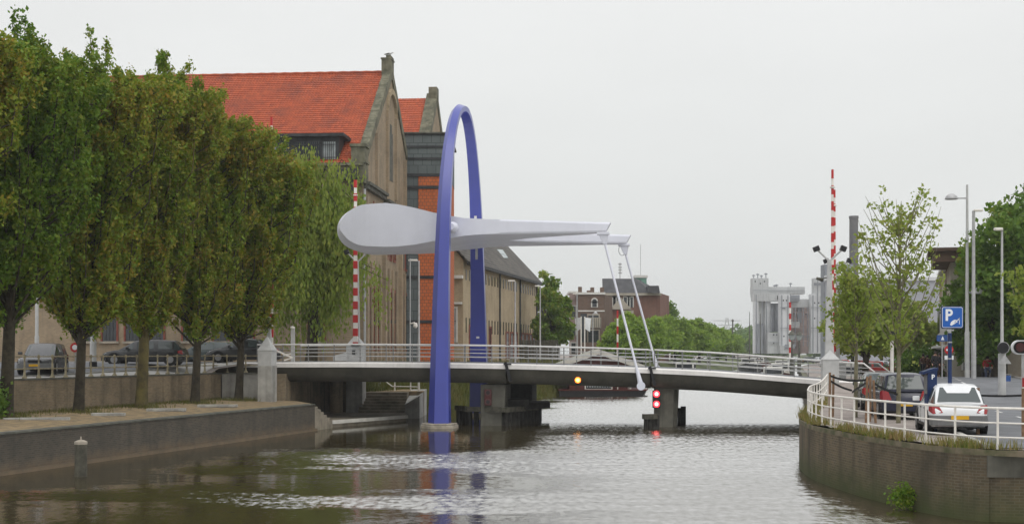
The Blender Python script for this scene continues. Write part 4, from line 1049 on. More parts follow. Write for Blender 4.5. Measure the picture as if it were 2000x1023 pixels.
# far trees on the left bank
G3 = 'light green trees lining the far left bank'
protos = []
leftrow = [(1208, 175, 618, 'leaf_far'), (1222, 183, 600, 'leaf_far'), (1236, 215, 606, 'leaf_far'), (1252, 196, 598, 'leaf_far'), (1284, 208, 602, 'leaf_far'), (1318, 222, 600, 'leaf_far'), (1345, 240, 604, 'leaf_far'), (1366, 258, 606, 'leaf_far'), (1385, 280, 616, 'leaf_far'), (1402, 305, 624, 'leaf_far'), (1418, 335, 632, 'leaf_far'), (1434, 370, 642, 'leaf_far')]
names = ['in front of the red brick house', 'below the near hanger rod', 'hiding the foot of the red brick house', 'between the two hanger rods', 'just right of the far hanger rod', 'fourth clump right of the red house', 'in the middle of the far bank row', 'right of the row\'s middle', 'fourth from the row\'s right end', 'third from the row\'s right end', 'second from the row\'s right end', 'at the right end of the far row']
for i, ((px, d, py, lm), nm) in enumerate(zip(leftrow, names)):
    zt_ = zat(py + 8, d)
    if i < 3: protos.append(round_tree('light green tree ' + nm, xat(px, d), d, 2.3, zt_, (2.5, 3.4, 3.4)[i], 15000, M['leaf_far'], G3, size=.27, clumps=46, zc=2.3 + (zt_ - 2.3) * .5))
    else:
        s_ = (zt_ - 2.3) / (zat(leftrow[i % 3][2], leftrow[i % 3][1]) - 2.3)
        copy_tree(protos[i % 3], (xat(px, d), d, 2.3), i * 1.3, 'light green tree ' + nm, scale=(s_ * 1.12, s_ * 1.12, s_))
round_tree('darker blue-green tree rising above the far bank row', xat(1312, 260), 260, 2.3, zat(580, 260), 3.6, 5000, M['leaf_dark'], None, size=.4, clumps=20)
round_tree('tall dense green tree right of the buff prison wing', xat(1077, 165), 165, 2.6, zat(532, 165), 2.6, 12000, M['leaf_green'], None, size=.3, clumps=44, zc=8.2)
round_tree('thin pale tree top showing behind the slate roof', xat(1068, 190), 190, 2.6, zat(512, 190), 2.2, 3000, M['leaf_willow'], None, size=.3, clumps=16)
# trees of the right street
G4 = 'green street trees behind the young trees'
for i, (px, d, py, r_, lab) in enumerate(((1690, 82, 555, 2.3, 'bushy green street tree just right of the barrier mast'), (1692, 100, 575, 3.0, 'green street tree between the two young tree trunks'), (1742, 118, 590, 3.4, 'green street tree behind the taller young tree'), (1772, 136, 610, 3.2, 'green street tree near the row of shop fronts'), (1722, 165, 610, 4, 'far green street tree above the red-jacketed walkers'), (1770, 180, 618, 4, 'farthest green street tree at the end of the parked cars'), (1665, 150, 600, 4, 'green street tree in the distance by the mast'))):
    gz = 2.0; zt_ = zat(py, d)
    round_tree(lab, xat(px, d), d, gz, zt_, r_, 8000, M['leaf_young'], G4, size=.24 + d * .0008, clumps=30, zc=gz + (zt_ - gz) * .62)
G5 = 'big dark trees filling the right edge'
for i, (px, d, py, r_, lab) in enumerate(((1958, 92, 345, 3.1, 'big dark green tree behind the right lamp posts'), (2035, 88, 318, 4.3, 'tallest dark tree cut by the right edge'), (1946, 90, 470, 2.2, 'lower dark green tree left in the right tree group'), (1913, 93.5, 452, 2.3, 'slim dark tree right beside the tallest lamp post'), (1990, 99, 540, 3.6, 'dense dark tree low behind the blue litter bin'))):
    zt_ = zat(py, d)
    round_tree(lab, xat(px, d), d, 2, zt_, r_, 15000, M['leaf_dark' if i != 0 else 'leaf_green'], G5, size=.24, clumps=60, zc=2 + (zt_ - 2) * .5, trunk_r=.3)
for i, (x, y, r_, lab) in enumerate(((37, 102, 2.0, 'dark shrub behind the cyclist'), (43, 96, 2.4, 'dark shrub behind the blue litter bin'), (34.6, 112, 1.6, 'dark shrub beside the shop fronts'))):
    t = thing('shrub', lab, 'shrub', (x, y, 2)); P = rng.normal(size=(6000, 3)) * np.array([r_, r_ * .7, 1.0]) * .6 + np.array([x, y, 3.2]); leaves_mesh('foliage', P[P[:, 2] > 2], .22, M['leaf_dark'], t)
    mb = MB(); mb.tube([(x, y, 2), (x, y, 3.5)], [.08, .02], 5); mb.build('stem', M['bark'], t)
# distant wood
P = []
for i in range(90):
    px = rnd(1340, 1800); d = rnd(560, 760); x = xat(px, d); r_ = rnd(5, 9)
    q = rng.normal(size=(160, 3)); q /= np.linalg.norm(q, axis=1)[:, None]; P.append(q * r_ * np.array([1, 1, .8]) * rng.uniform(.5, 1, (160, 1)) + np.array([x, d, 2.2 + r_ * rnd(.6, 1.3)]))
t = leaves_mesh('distant_wood', np.concatenate(P), 2.2, M['leaf_dark'], None); tag(t, None, None, None, 'stuff'); t['label'] = 'hazy strip of distant trees along the horizon'; t['category'] = 'wood'

# ---- grassy bank left of the canal beyond the bridge, grass tufts
def zbank(s_): return -.35 + 3.3 * s_ ** .8
bk = MB(); rows = []
ysb = [88, 91, 96, 102, 110, 120, 133, 150, 170, 200, 230, 280, 330, 400, 450, 600]
for y in ysb:
    x0 = interp(y, LW); x1 = interp(y, LB) - .3
    for k in range(6): rows.append((lerp(x0 + .25, x1, k / 5), y, zbank(k / 5)))
bk.add(rows, [(i * 6 + j, (i + 1) * 6 + j, (i + 1) * 6 + j + 1, i * 6 + j + 1) for i in range(len(ysb) - 1) for j in range(5)])
struct(bk, 'canal_bank', M['grassground'], smooth=True)
def blades(name, P, h, wd, mat_, label, cat='grass', lean=.25):
    n_ = len(P); an = rng.uniform(0, 6.283, n_); hh = h * rng.uniform(.5, 1.25, n_)
    s = np.stack([np.cos(an), np.sin(an), np.zeros(n_)], 1) * wd * .5; l = rng.normal(size=(n_, 3)) * lean * hh[:, None]; l[:, 2] = hh
    Vv = np.stack([P - s, P + s, P + l + s * .25, P + l - s * .25], 1).reshape(-1, 3); me = bpy.data.meshes.new(name)
    me.vertices.add(n_ * 4); me.vertices.foreach_set('co', Vv.ravel()); me.loops.add(n_ * 4); me.loops.foreach_set('vertex_index', np.arange(n_ * 4))
    me.polygons.add(n_); me.polygons.foreach_set('loop_start', np.arange(n_) * 4); me.polygons.foreach_set('loop_total', np.full(n_, 4)); me.materials.append(mat_); me.update(calc_edges=True)
    ob = bpy.data.objects.new(name, me); C.objects.link(ob); ob['kind'] = 'stuff'; ob['label'] = label; ob['category'] = cat; return ob
P = []
for i in range(26000):
    y = 89.5 + 95 * rnd(0, 1) ** 1.5; s_ = rnd(0, 1.0); P.append((lerp(interp(y, LW) + .25, interp(y, LB) - .3, s_), y, zbank(s_) - .05))
blades('bank_grass', np.array(P), .8, .08, M['leaf_grass'], 'long rough grass covering the left canal bank beyond the bridge')
P = []; L_ = len(fl)
for i in range(8500):
    k = rnd(0, L_ - 1.01); a = fl[int(k)]; b_ = fl[int(k) + 1]; f = k - int(k); off = rnd(-.26, .35) + rng.normal() * .08
    x = lerp(a[0], b_[0], f) + off; y = lerp(a[1], b_[1], f)
    if math.sin(y * 1.7) + math.sin(y * .63 + 2) * .8 + rnd(-.9, 1.1) < -.1: continue
    P.append((x, y, zr(x, y) - .01))
blades('verge_grass', np.array(P), .24, .026, M['leaf_dry'], 'strip of green and dry grass at the foot of the white fence')
P = []
for i in range(5200):
    y = rnd(44, 77); xw = interp(y, [(q[1], q[0]) for q in UW]); s_ = abs(rng.normal()) * .55
    if rnd(0, 1) < .4: k = int(rnd(1, 6)); tx, ty = specs[k][0], specs[k][1]; x = tx + rng.normal() * .6; y = ty + rng.normal() * .6
    else: x = xw + .05 + s_
    P.append((x, y, 1.5))
blades('quay_weeds', np.array(P), .2, .03, M['leaf_grass'], 'weeds growing along the wall foot on the lower quay')
t = thing('shrub', 'small bright green shrub growing out of the right quay wall', 'shrub', at(1765, 975, 35.6)); p = at(1765, 968, 35.75)
P = rng.normal(size=(900, 3)) * np.array([.17, .13, .16]) + np.array([p.x, p.y - .05, p.z]); leaves_mesh('foliage', P, .055, M['leaf_green'], t)
mb = MB(); mb.tube([p + Vector((0, .3, -.15)), p], [.03, .01], 5); mb.build('stem', M['bark'], t)
# ================================================================ BUILDINGS
def wbox(mb, o, ex, ey, x0, x1, y0, y1, z0, z1, mi=0):
    """box in a building's own frame (origin o, unit axes ex along the wall, ey inward)"""
    P_ = [o + ex * a + ey * b_ for a, b_ in ((x0, y0), (x1, y0), (x1, y1), (x0, y1))]
    mb.hexa([(p.x, p.y) for p in P_], z0, z1, mi)
def fr(ang): e = Vector((math.cos(ang), math.sin(ang), 0)); return e, Vector((-e.y, e.x, 0))
def tiled_slope(mb, a, b_, c_, d_, row=.34, col=.26, lift=.05):
    """real pantile relief: a-b along the eave, d-c along the ridge"""
    a, b_, c_, d_ = map(Vector, (a, b_, c_, d_)); L_ = (b_ - a).length; S = (d_ - a).length
    nr = int(S / row); ncol = int(L_ / col) * 2; nrm = (b_ - a).cross(d_ - a).normalized(); 
    if nrm.z < 0: nrm = -nrm
    base = len(mb.v)
    for i in range(nr):
        for e_ in (0, 1):
            s_ = (i + e_) / nr; p0 = a.lerp(d_, s_); p1 = b_.lerp(c_, s_); off = lift * (1 - e_ * .9)
            for j in range(ncol + 1):
                q = p0.lerp(p1, j / ncol) + nrm * (off + (.035 if j % 2 else 0)); mb.v.append(tuple(q))
    W_ = ncol + 1
    for r_ in range(2 * nr - 1):
        for j in range(ncol):
            mb.uv[len(mb.f)] = [((j // 2) * .71 + .1, (r_ // 2) * .53 + .1)] * 4
            mb.f.append((base + r_ * W_ + j, base + r_ * W_ + j + 1, base + (r_ + 1) * W_ + j + 1, base + (r_ + 1) * W_ + j)); mb.m.append(0)
def window(t, o, ex, ey, xc, z0, z1, w_, frame='red_frame', glass='glass', bars=2, sill=True, proud=.10, fw=.14, barm='lead', arch=False):
    f = MB(); x0, x1 = xc - w_ / 2, xc + w_ / 2
    wbox(f, o, ex, ey, x0 - fw, x0, -proud, .02, z0 - fw * .0, z1); wbox(f, o, ex, ey, x1, x1 + fw, -proud, .02, z0, z1)
    wbox(f, o, ex, ey, x0 - fw, x1 + fw, -proud - .003, .02, z1, z1 + fw * 1.3)
    fo = f.build('window', M[frame], t)
    g = MB(); wbox(g, o, ex, ey, x0, x1, -.035, .0, z0, z1)
    for k in range(1, bars): xx = lerp(x0, x1, k / bars); wbox(g, o, ex, ey, xx - .03, xx + .03, -.06, -.034, z0, z1, 1)
    wbox(g, o, ex, ey, x0, x1, -.058, -.034, lerp(z0, z1, .62) - .03, lerp(z0, z1, .62) + .03, 1)
    g.build('pane', [M[glass], M[barm]], fo)
    if sill: s_ = MB(); wbox(s_, o, ex, ey, x0 - fw - .08, x1 + fw + .08, -proud - .08, .02, z0 - .16, z0); s_.build('sill', M['sill'], fo)
    return fo

# ---- main prison building
O1 = Vector((-11.15, 100, 0)); eG = Vector((2.05, 23, 0)).normalized(); eL = Vector((-eG.y, eG.x, 0))      # along gable (away), along front (left)
t = thing('prison_building', 'big brown brick building with orange tiled roof and pointed gable', 'building', (-11.15, 100, 3.2))
DEP = 23.1; EZ = 18.55; RZ = zat(141, 111.2); LEN = 52
def Q(l, g, z): return O1 + eL * l + eG * g + Vector((0, 0, z))
mb = MB(); mb.hexa([tuple(Q(0, 0, 0))[:2], tuple(Q(0, DEP, 0))[:2], tuple(Q(LEN, DEP, 0))[:2], tuple(Q(LEN, 0, 0))[:2]], 2.5, EZ)
mb.add([Q(0, 0, EZ), Q(0, DEP, EZ), Q(0, DEP / 2, RZ - .1)], [(0, 1, 2)]); mb.build('wall', M['brick_prison'], t)
mb = MB(); tiled_slope(mb, Q(LEN, -.35, EZ - .1), Q(.55, -.35, EZ - .1), Q(.55, DEP / 2, RZ), Q(LEN, DEP / 2, RZ)); rf = mb.build('roof', M['tile'], t)
mb = MB(); mb.add([Q(.3, DEP / 2, RZ), Q(LEN, DEP / 2, RZ), Q(LEN, DEP + .3, EZ - .1), Q(.3, DEP + .3, EZ - .1)], [(0, 1, 2, 3)]); mb.build('roof', M['tile'], t)
mb = MB(); mb.tube([Q(.6 + k * .5, DEP / 2, RZ + .06 + .03 * (k % 2)) for k in range(102)], .13, 8); mb.build('ridge', M['tile'], rf)
# gutter and eaves
mb = MB()
for (g0, g1, z0, z1) in ((-.75, .0, EZ - .32, EZ - .12), (-.55, 0, EZ - .55, EZ - .33)):
    P_ = [Q(-.1, g0, 0), Q(-.1, g1, 0), Q(LEN, g1, 0), Q(LEN, g0, 0)]; mb.hexa([tuple(p)[:2] for p in P_][::-1], z0, z1)
mb.build('gutter', M['stone'], t)
# gable parapet, shoulders and stub chimney
for s_ in (0, 1):
    g_a = -.45 if s_ == 0 else DEP + .45; mb = MB(); prev = None
    for k in range(14):
        f0, f1 = k / 14, (k + 1) / 14
        a = Q(0, lerp(g_a, DEP / 2, f0), lerp(EZ - .2, RZ + .15, f0)); b_ = Q(0, lerp(g_a, DEP / 2, f1), lerp(EZ - .2, RZ + .15, f1))
        up = eL * 1
        for (l0, l1, zo, hh) in ((-.12, .55, .25 + .05 * (k % 2), .5),):
            vs = [a + eL * l0, b_ + eL * l0, b_ + eL * l1, a + eL * l1]; lo_ = [v + Vector((0, 0, -.55)) for v in vs]; hi_ = [v + Vector((0, 0, .32 + .04 * (k % 2))) for v in vs]
            mb.add(lo_ + hi_, [(0, 1, 5, 4), (1, 2, 6, 5), (2, 3, 7, 6), (3, 0, 4, 7), (4, 5, 6, 7), (3, 2, 1, 0)])
    mb.build('parapet', M['stone'], t)
mb = MB(); wb = lambda l0, l1, g0, g1, z0, z1, mi=0: mb.hexa([tuple(Q(l, g, 0))[:2] for l, g in ((l0, g0), (l0, g1), (l1, g1), (l1, g0))], z0, z1, mi)
wb(-.1, .68, DEP / 2 - .75, DEP / 2 + .75, RZ - .6, RZ + 1.0); mb.hexa([tuple(Q(l, g, 0))[:2] for l, g in ((-.16, DEP / 2 - .8), (-.16, DEP / 2 + .8), (.74, DEP / 2 + .8), (.74, DEP / 2 - .8))], RZ + 1.0, [RZ + 1.12] * 4)
mb.hexa([tuple(Q(l, g, 0))[:2] for l, g in ((-.1, DEP / 2 - .75), (-.1, DEP / 2 + .75), (.3, DEP / 2 + .75), (.3, DEP / 2 - .75))], RZ + 1.12, RZ + 1.32)
mb.build('finial', M['stone'], t)
for g0 in (-.5, DEP - .9):
    mb = MB(); wb(-.2, .85, g0, g0 + 1.3, EZ - 1.6, EZ + 1.1); wb(-.3, .95, g0 - .1, g0 + 1.4, EZ + 1.1, EZ + 1.32); wb(-.28, .9, g0 - .08, g0 + 1.38, EZ - .1, EZ + .1); mb.build('shoulder', M['stone'], t)
# gable wall relief: cornices, pilasters, blind arches, lancet windows
mb = MB()
for g0, g1, z in ((0, 8.0, 16.9), (8.0, 15.6, 16.5), (15.6, DEP, 16.1)):
    wb(-.5, 0, g0 + .1, g1 - .1, z, z + .22); wb(-.32, 0, g0 + .1, g1 - .1, z - .3, z)
mb.build('cornice', M['trim_dark'], t)
mb = MB()
for g in (.2, 7.6, 15.2, 22.3): wb(-.28, 0, g, g + .8, 2.6, 16.0)
mb.build('pilaster', M['brick_prison'], t)
mb = MB()
for g, zt_ in ((4.6, 21.5), (9.2, 24.1), (13.2, 24.1), (17.8, 21.3)): mb = MB(); wb(-.22, 0, g, g + .45, 17.2, zt_); mb.build('lesene', M['brick_prison'], t); mb = MB(); wb(-.10, 0, g + .46, g + .78, 17.3, zt_ - .3); mb.build('recess_shade', M['trim_dark'], t)  # dark strip beside each lesene is shadow put in as colour
prev = None; mb = MB()
for k in range(13):
    a_ = math.pi * k / 12; p = (11.4 - 1.98 * math.cos(a_), 24.1 + 1.7 * math.sin(a_))
    if prev: mb.add([Q(-.24, prev[0], prev[1]), Q(-.24, p[0], p[1]), Q(-.24, p[0], p[1] + .45), Q(-.24, prev[0], prev[1] + .45), Q(0, prev[0], prev[1]), Q(0, p[0], p[1]), Q(0, p[0], p[1] + .45), Q(0, prev[0], prev[1] + .45)], [(0, 1, 2, 3), (4, 5, 1, 0), (3, 2, 6, 7)])
    prev = p
mb.build('blind_arch', M['brick_buff'], t)
mb = MB(); wb(-.03, .0, 10.6, 12.2, 18.6, 22.6); wb(-.035, 0, 11.0, 11.8, 22.6, 23.3); mb.build('recess_shade', M['trim_dark'], t)  # flat dark panel paints the shade of a hollow in the blind arch
for bay, g0 in enumerate((1.6, 9.0, 16.6)):
    for k in range(3):
        g = g0 + k * 1.75; zt_ = (15.9, 15.5, 15.1)[bay]
        w1 = MB(); mb = w1; wb(-.09, 0, g, g + .95, zt_ - 3.6, zt_ - .4); wb(-.05, 0, g + .3, g + .65, zt_ - .4, zt_ + .15); fo = w1.build('window', M['red_frame'], t)
        mb = MB(); wb(-.12, -.085, g + .15, g + .8, zt_ - 3.4, zt_ - .6); mb.build('pane', M['glass'], fo)
        w1 = MB(); mb = w1; wb(-.05, 0, g, g + .95, 4.4, 9.6); fo = w1.build('window', M['red_frame'], t)
        mb = MB(); wb(-.08, -.045, g + .15, g + .8, 4.6, 9.3); mb.build('pane', M['glass'], fo)
        mb = MB(); wb(-.16, -.0, g + 1.02, g + 1.5, 3.0, 11.2); mb.build('mullion', M['brick_prison'], t)
# small things on the front wall near the corner
mb = MB(); wb(.3, 1.9, -.9, 0, EZ - 1.35, EZ - .62); wb(.5, 1.0, -.6, 0, EZ - 2.2, EZ - 1.35); mb.build('hoist_bracket', M['lead'], t)
mb = MB(); wb(-.02, 2.6, -.3, 0, 15.6, 15.95); mb.build('cornice', M['trim_dark'], t)
mb = MB(); mb.tube([Q(-.15, -.3, 16.5), Q(-.15, -.3, 3)], .09, 8); mb.build('drainpipe', M['steel'], t)
mb = MB(); mb.lathe(tuple(Q(1.9, -.35, 13.9)), [(.1, 0), (.38, .5), (.3, .9), (.08, 1.1)], 8); mb.build('wall_lantern', M['lead'], t)
exw, eyw = -eL, eG
for px, in ((205,), (252,), (368,), (160,), (300,), (430,), (620,), (480,)):
    lx = (-(xat(px, 100.8)) - 11.15)
    window(t, Q(0, 0, 0) + eL * lx, exw, eyw, 0, zat(666, 101), zat(620, 101), 1.1, bars=4)
for k in range(8):
    window(t, Q(0, 0, 0) + eL * (5 + k * 5.2), exw, eyw, 0, 11.2, 14.2, 1.3, bars=3)
# long dormer
dm = MB(); mb = dm; L0, L1 = 1.9, 7.9
za, zb_ = EZ + .1, zat(268, 101.5)
wb(L0, L1, .05, 4.2, za, zb_ - .18); do = dm.build('dormer', M['lead'], t)
mb = MB(); wb(L0 - .45, L1 + .45, -.35, 5.0, zb_ - .18, zb_ + .06); mb.build('dormer_roof', M['lead'], do)
for k in range(5):
    a = L0 + .25 + k * 1.14
    mb = MB(); wb(a, a + .95, -.02, .06, za + .15, zb_ - .55); mb.build('pane', M['paleglass'] if k in (0, 4) else M['glass'], do)
    mb = MB(); 
    for q_ in range(6): wb(a + .1 + q_ * .15, a + .135 + q_ * .15, -.16, -.12, za + .1, zb_ - .5)
    wb(a - .02, a + .97, -.17, -.11, za + .25, za + .30); wb(a - .02, a + .97, -.17, -.11, zb_ - .8, zb_ - .75); mb.build('bars', M['lead'], do)
mb = MB(); mb.tube([Q(11, 3, EZ + 2), Q(11, 3, zat(238, 103))], .04, 6); mb.tube([Q(10.2, 3, zat(250, 103)), Q(11.9, 3, zat(250, 103))], .03, 6); mb.tube([Q(10.5, 3, zat(256, 103)), Q(11.5, 3, zat(256, 103))], .03, 6); mb.build('aerial', M['lead'], t)

# ---- second gabled building behind
O2 = Vector((xat(856, 134) - 1.1, 122.5, 0)); O1s = O1
def Q2(l, g, z): return O2 + eL * l + eG * g + Vector((0, 0, z))
t = thing('gabled_building', 'second orange roofed brick gable rising behind the grey tower', 'building', tuple(Q2(0, 0, 3)))
D2, E2, R2 = 22, 19.5, zat(194, 134)
mb = MB(); mb.hexa([tuple(Q2(0, 0, 0))[:2], tuple(Q2(0, D2, 0))[:2], tuple(Q2(20, D2, 0))[:2], tuple(Q2(20, 0, 0))[:2]][::-1], 2.5, E2); mb.add([Q2(0, 0, E2), Q2(0, D2, E2), Q2(0, D2 / 2, R2 - .1)], [(0, 1, 2)]); mb.build('wall', M['brick_prison'], t)
mb = MB(); tiled_slope(mb, Q2(20, 0, E2), Q2(.5, 0, E2), Q2(.5, D2 / 2, R2), Q2(20, D2 / 2, R2), row=.40, col=.3); mb.build('roof', M['tile'], t)
mb = MB(); mb.add([Q2(.3, D2 / 2, R2), Q2(20, D2 / 2, R2), Q2(20, D2, E2), Q2(.3, D2, E2)], [(0, 1, 2, 3)]); mb.build('roof', M['tile'], t)
for s_ in (0, 1):
    g_a = 0 if s_ == 0 else D2; mb = MB()
    for k in range(10):
        f0, f1 = k / 10, (k + 1) / 10
        a = Q2(0, lerp(g_a, D2 / 2, f0), lerp(E2, R2 + .15, f0)); b_ = Q2(0, lerp(g_a, D2 / 2, f1), lerp(E2, R2 + .15, f1))
        vs = [a - eL * .1, b_ - eL * .1, b_ + eL * 1.0, a + eL * 1.0]; lo_ = [v + Vector((0, 0, -.6)) for v in vs]; hi_ = [v + Vector((0, 0, .35)) for v in vs]
        mb.add(lo_ + hi_, [(0, 1, 5, 4), (1, 2, 6, 5), (2, 3, 7, 6), (3, 0, 4, 7), (4, 5, 6, 7), (3, 2, 1, 0)])
    mb.build('parapet', M['stone'], t)
mb = MB(); mb.hexa([tuple(Q2(l, g, 0))[:2] for l, g in ((-.1, D2 / 2 - .7), (-.1, D2 / 2 + .7), (.72, D2 / 2 + .7), (.72, D2 / 2 - .7))], R2 - .6, R2 + 1.0); mb.build('finial', M['stone'], t)

# ---- clad stair tower
t = thing('stair_tower', 'flat tower clad in orange brick below grey panels beside the gable', 'tower', (-7.5, 119, 3))
yT = 119.; xa, xb_, xm = xat(789, yT), xat(877, yT), xat(817, yT)
zt0, z1_, = zat(262, yT), zat(341, yT)
mb = MB(); mb.box(xa, xb_, yT, yT + 11, z1_, zt0); mb.build('upper_cladding', M['grey_panel'], t)
mb = MB(); mb.box(xa + .15, xm, yT + .1, yT + 11, 2.5, z1_); mb.build('side_cladding', M['grey_panel'], t)
mb = MB(); mb.box(xm, xb_ - .02, yT + .02, yT + 10.9, 2.5, z1_); mb.build('orange_cladding', M['orange_brick'], t)
mb = MB()
for py in (262, 287, 310): z = zat(py, yT); mb = MB(); mb.box(xa - .06, xb_ + .06, yT - .08, yT, z - .1, z + .1); mb.build('band', M['lead'], t)
for py in (342, 366, 455, 541, 628): z = zat(py, yT); mb = MB(); mb.box(xa + .1, xb_ + .03, yT - .06, yT + .02, z - .13, z + .13); mb.build('band', M['lead'], t)
mb = MB(); mb.box(xa - .2, xb_ + .2, yT - .2, yT + 11.2, zt0 + .02, zt0 + .15); mb.build('roof_edge', M['trim_dark'], t)

# ---- buff wing with slate roof, facing the canal
wa = math.atan2(41, 8.3); eC = Vector((8.3, 41, 0)).normalized(); eI = Vector((-eC.y, eC.x, 0)); O3 = Vector((-4.95, 135, 0))
def Q3(c_, i_, z): return O3 + eC * c_ + eI * i_ + Vector((0, 0, z))
t = thing('prison_wing', 'long buff brick wing with grey slate roof and slit windows', 'building', tuple(Q3(0, 0, 3)))
LC = 42.0; E3 = 13.75; W3 = 9.2; R3 = zat(472, 177)
mb = MB(); mb.hexa([tuple(Q3(0, 0, 0))[:2], tuple(Q3(LC, 0, 0))[:2], tuple(Q3(LC, W3, 0))[:2], tuple(Q3(0, W3, 0))[:2]], 2.2, E3)
mb.add([Q3(0, 0, E3), Q3(0, W3, E3), Q3(0, W3 / 2, R3 - .1)], [(2, 1, 0)]); mb.add([Q3(LC, 0, E3), Q3(LC, W3, E3), Q3(LC, W3 / 2, R3 - .1)], [(0, 1, 2)]); mb.build('wall', M['brick_buff'], t)
mb = MB(); a, b_, c_, d_ = Q3(-.3, -.6, E3 + .1 - .3), Q3(LC + .3, -.6, E3 - .2), Q3(LC + .3, W3 / 2, R3), Q3(-.3, W3 / 2, R3)
mb.add([a, b_, c_, d_, a - Vector((0, 0, .2)), b_ - Vector((0, 0, .2)), c_ - Vector((0, 0, .2)), d_ - Vector((0, 0, .2))], [(0, 1, 2, 3), (4, 5, 1, 0), (5, 6, 2, 1), (7, 4, 0, 3)]); rf3 = mb.build('roof', M['slate'], t)
mb = MB(); mb.add([Q3(-.3, W3 / 2, R3), Q3(LC + .3, W3 / 2, R3), Q3(LC + .3, W3 + .5, E3 - .1), Q3(-.3, W3 + .5, E3 - .1)], [(0, 1, 2, 3)]); mb.build('roof', M['slate'], t)
mb = MB(); mb.bar(Q3(-.3, -.62, E3 - .42), Q3(LC + .3, -.62, E3 - .42), .35, .35); mb.build('gutter', M['lead'], t)
mb = MB(); mb.bar(Q3(28, 1.5, E3 + 2.1), Q3(29, 2.4, E3 + 3.2), .9, .1); mb.build('skylight', M['paleglass'], rf3)
for c0 in (6.3, 17.5, 29.5, 40.9):
    mb = MB(); mb.tube([Q3(c0, -.12, E3 - .4), Q3(c0, -.12, 3)], .1, 6); mb.build('drainpipe', M['lead'], t)
k = 0; c0 = 1.2
while c0 < LC - .6:
    if min(abs(c0 - q_) for q_ in (6.3, 17.5, 29.5, 40.9)) > .5:
        mb = MB(); mb.obox(Q3(c0, -.02, 12.25), eC * .11, eI * .04, (0, 0, .55)); mb.build('slit_window', M['glass'], t)
        if c0 < LC - 15 or True: mb = MB(); mb.obox(Q3(c0, -.02, 7.1 if c0 < 60 else 0), eC * .11, eI * .04, (0, 0, .75)); mb.build('slit_window', M['glass'], t)
    c0 += 1.55
for c0 in (22, 24.6, 27.2, 31.6, 34.2, 36.8, 39):
    window(t, Q3(c0, 0, 0), eC, eI, 0, 3.6, 6.6, 1.5, frame='red_frame', bars=5, barm='steel', sill=True)
for c0 in (3.0, 9, 12.5): window(t, Q3(c0, 0, 0), eC, eI, 0, 3.6, 7.0, .8, frame='red_frame', bars=2)
exf = -eI
window(t, Q3(0, 1.0, 0), exf, eC, 0, zat(668, 135), zat(602, 135), .55, frame='house_white', glass='paleglass', bars=1)
mb = MB(); wbox(mb, Q3(0, .8, 0), exf, eC, -.9, .8, -.5, 0, 11.8, 12.1); mb.build('ledge', M['house_white'], t); mb = MB(); wbox(mb, Q3(0, .8, 0), exf, eC, -.7, .7, -.3, 0, 9.2, 9.4); mb.build('ledge', M['house_white'], t)

t = thing('annex', 'small pinkish brick annex beside the buff wing', 'building', (xat(1059, 182), 182, 2.6))
mb = MB(); mb.box(xat(1046, 182), xat(1069, 182), 182, 190, 2.2, zat(628, 182)); mb.build('wall', M['pink_render'], t)
mb = MB(); mb.box(xat(1044, 182), xat(1071, 182), 181.8, 190.2, zat(628, 182), zat(625, 182)); mb.build('roof', M['house_white'], t)
t = thing('plank_fence', 'grey weathered plank fence below the buff wing', 'fence', (xat(1050, 150), 150, 2.7))
for k in range(24):
    x = xat(1016 + k * 3.1, 150); mb = MB(); mb.box(x, x + .16, 150, 150.05, 2.5, zat(664, 150) + .02 * (k % 3)); mb.build('plank', M['wet_timber'], t)
mb = MB(); mb.box(xat(1016, 150), xat(1090, 150), 150.06, 150.14, 4.2, 4.32); mb.build('rail', M['wet_timber'], t)

# ---- houses further along the left bank
def house(label, px0, px1, d, dep, py_wall, wallm, roof=None, name='house', skew=0):
    x0, x1 = xat(px0, d), xat(px1, d); z1 = zat(py_wall, d)
    t = thing(name, label, 'house', ((x0 + x1) / 2, d, 2.3))
    mb = MB(); mb.hexa([(x0, d), (x1, d), (x1 + skew, d + dep), (x0 + skew, d + dep)], 2.0, z1); mb.build('wall', M[wallm], t)
    return t, x0, x1, z1
EX, EY = Vector((1, 0, 0)), Vector((0, 1, 0))
t, x0, x1, z1 = house('narrow orange brown house beside the tall green tree', 1112, 1128, 218, 9, 572, 'pink_render', skew=1.6)
mb = MB(); mb.box(x0 - .1, x1 + .1, 217.9, 227, z1, z1 + .3); mb.build('roof', M['house_white'], t)
for k in range(3): window(t, Vector(((x0 + x1) / 2, 218, 0)), EX, EY, 0, 4.2 + k * 3, 5.9 + k * 3, .7, frame='house_white', bars=2)
t, x0, x1, z1 = house('dark brown brick house with white cornice and arched window', 1129, 1181, 214, 10, 575, 'brick_brown', skew=2)
mb = MB(); mb.box(x0 - .2, x1 + .1, 213.75, 224, z1, z1 + .35); mb.box(x0, x1, 213.9, 214, zat(607, 214) - .1, zat(607, 214) + .1); mb.build('cornice', M['house_white'], t)
xa_ = xat(1161, 214); fo = MB(); fo.box(xa_ - .55, xa_ + .55, 213.86, 214, zat(600, 214), zat(588, 214)); fo.lathe((xa_, 213.93, zat(588, 214)), [(.01, 0), (.01, .01)], 6)
fo.tube([(xa_, 213.86, zat(588, 214)), (xa_, 213.99, zat(588, 214))], .55, 20); fo_ = fo.build('window', M['house_white'], t)
mb = MB(); mb.box(xa_ - .36, xa_ + .36, 213.8, 213.85, zat(599, 214), zat(588, 214)); mb.tube([(xa_, 213.8, zat(588, 214)), (xa_, 213.85, zat(588, 214))], .36, 20); mb.build('pane', M['glass'], fo_)
xb2 = xat(1159, 214); mb = MB(); mb.box(xb2 - 1.0, xb2 + 1.2, 213.5, 214, zat(640, 214), zat(620, 214)); q_ = mb.build('balcony', M['render_pale'], t)
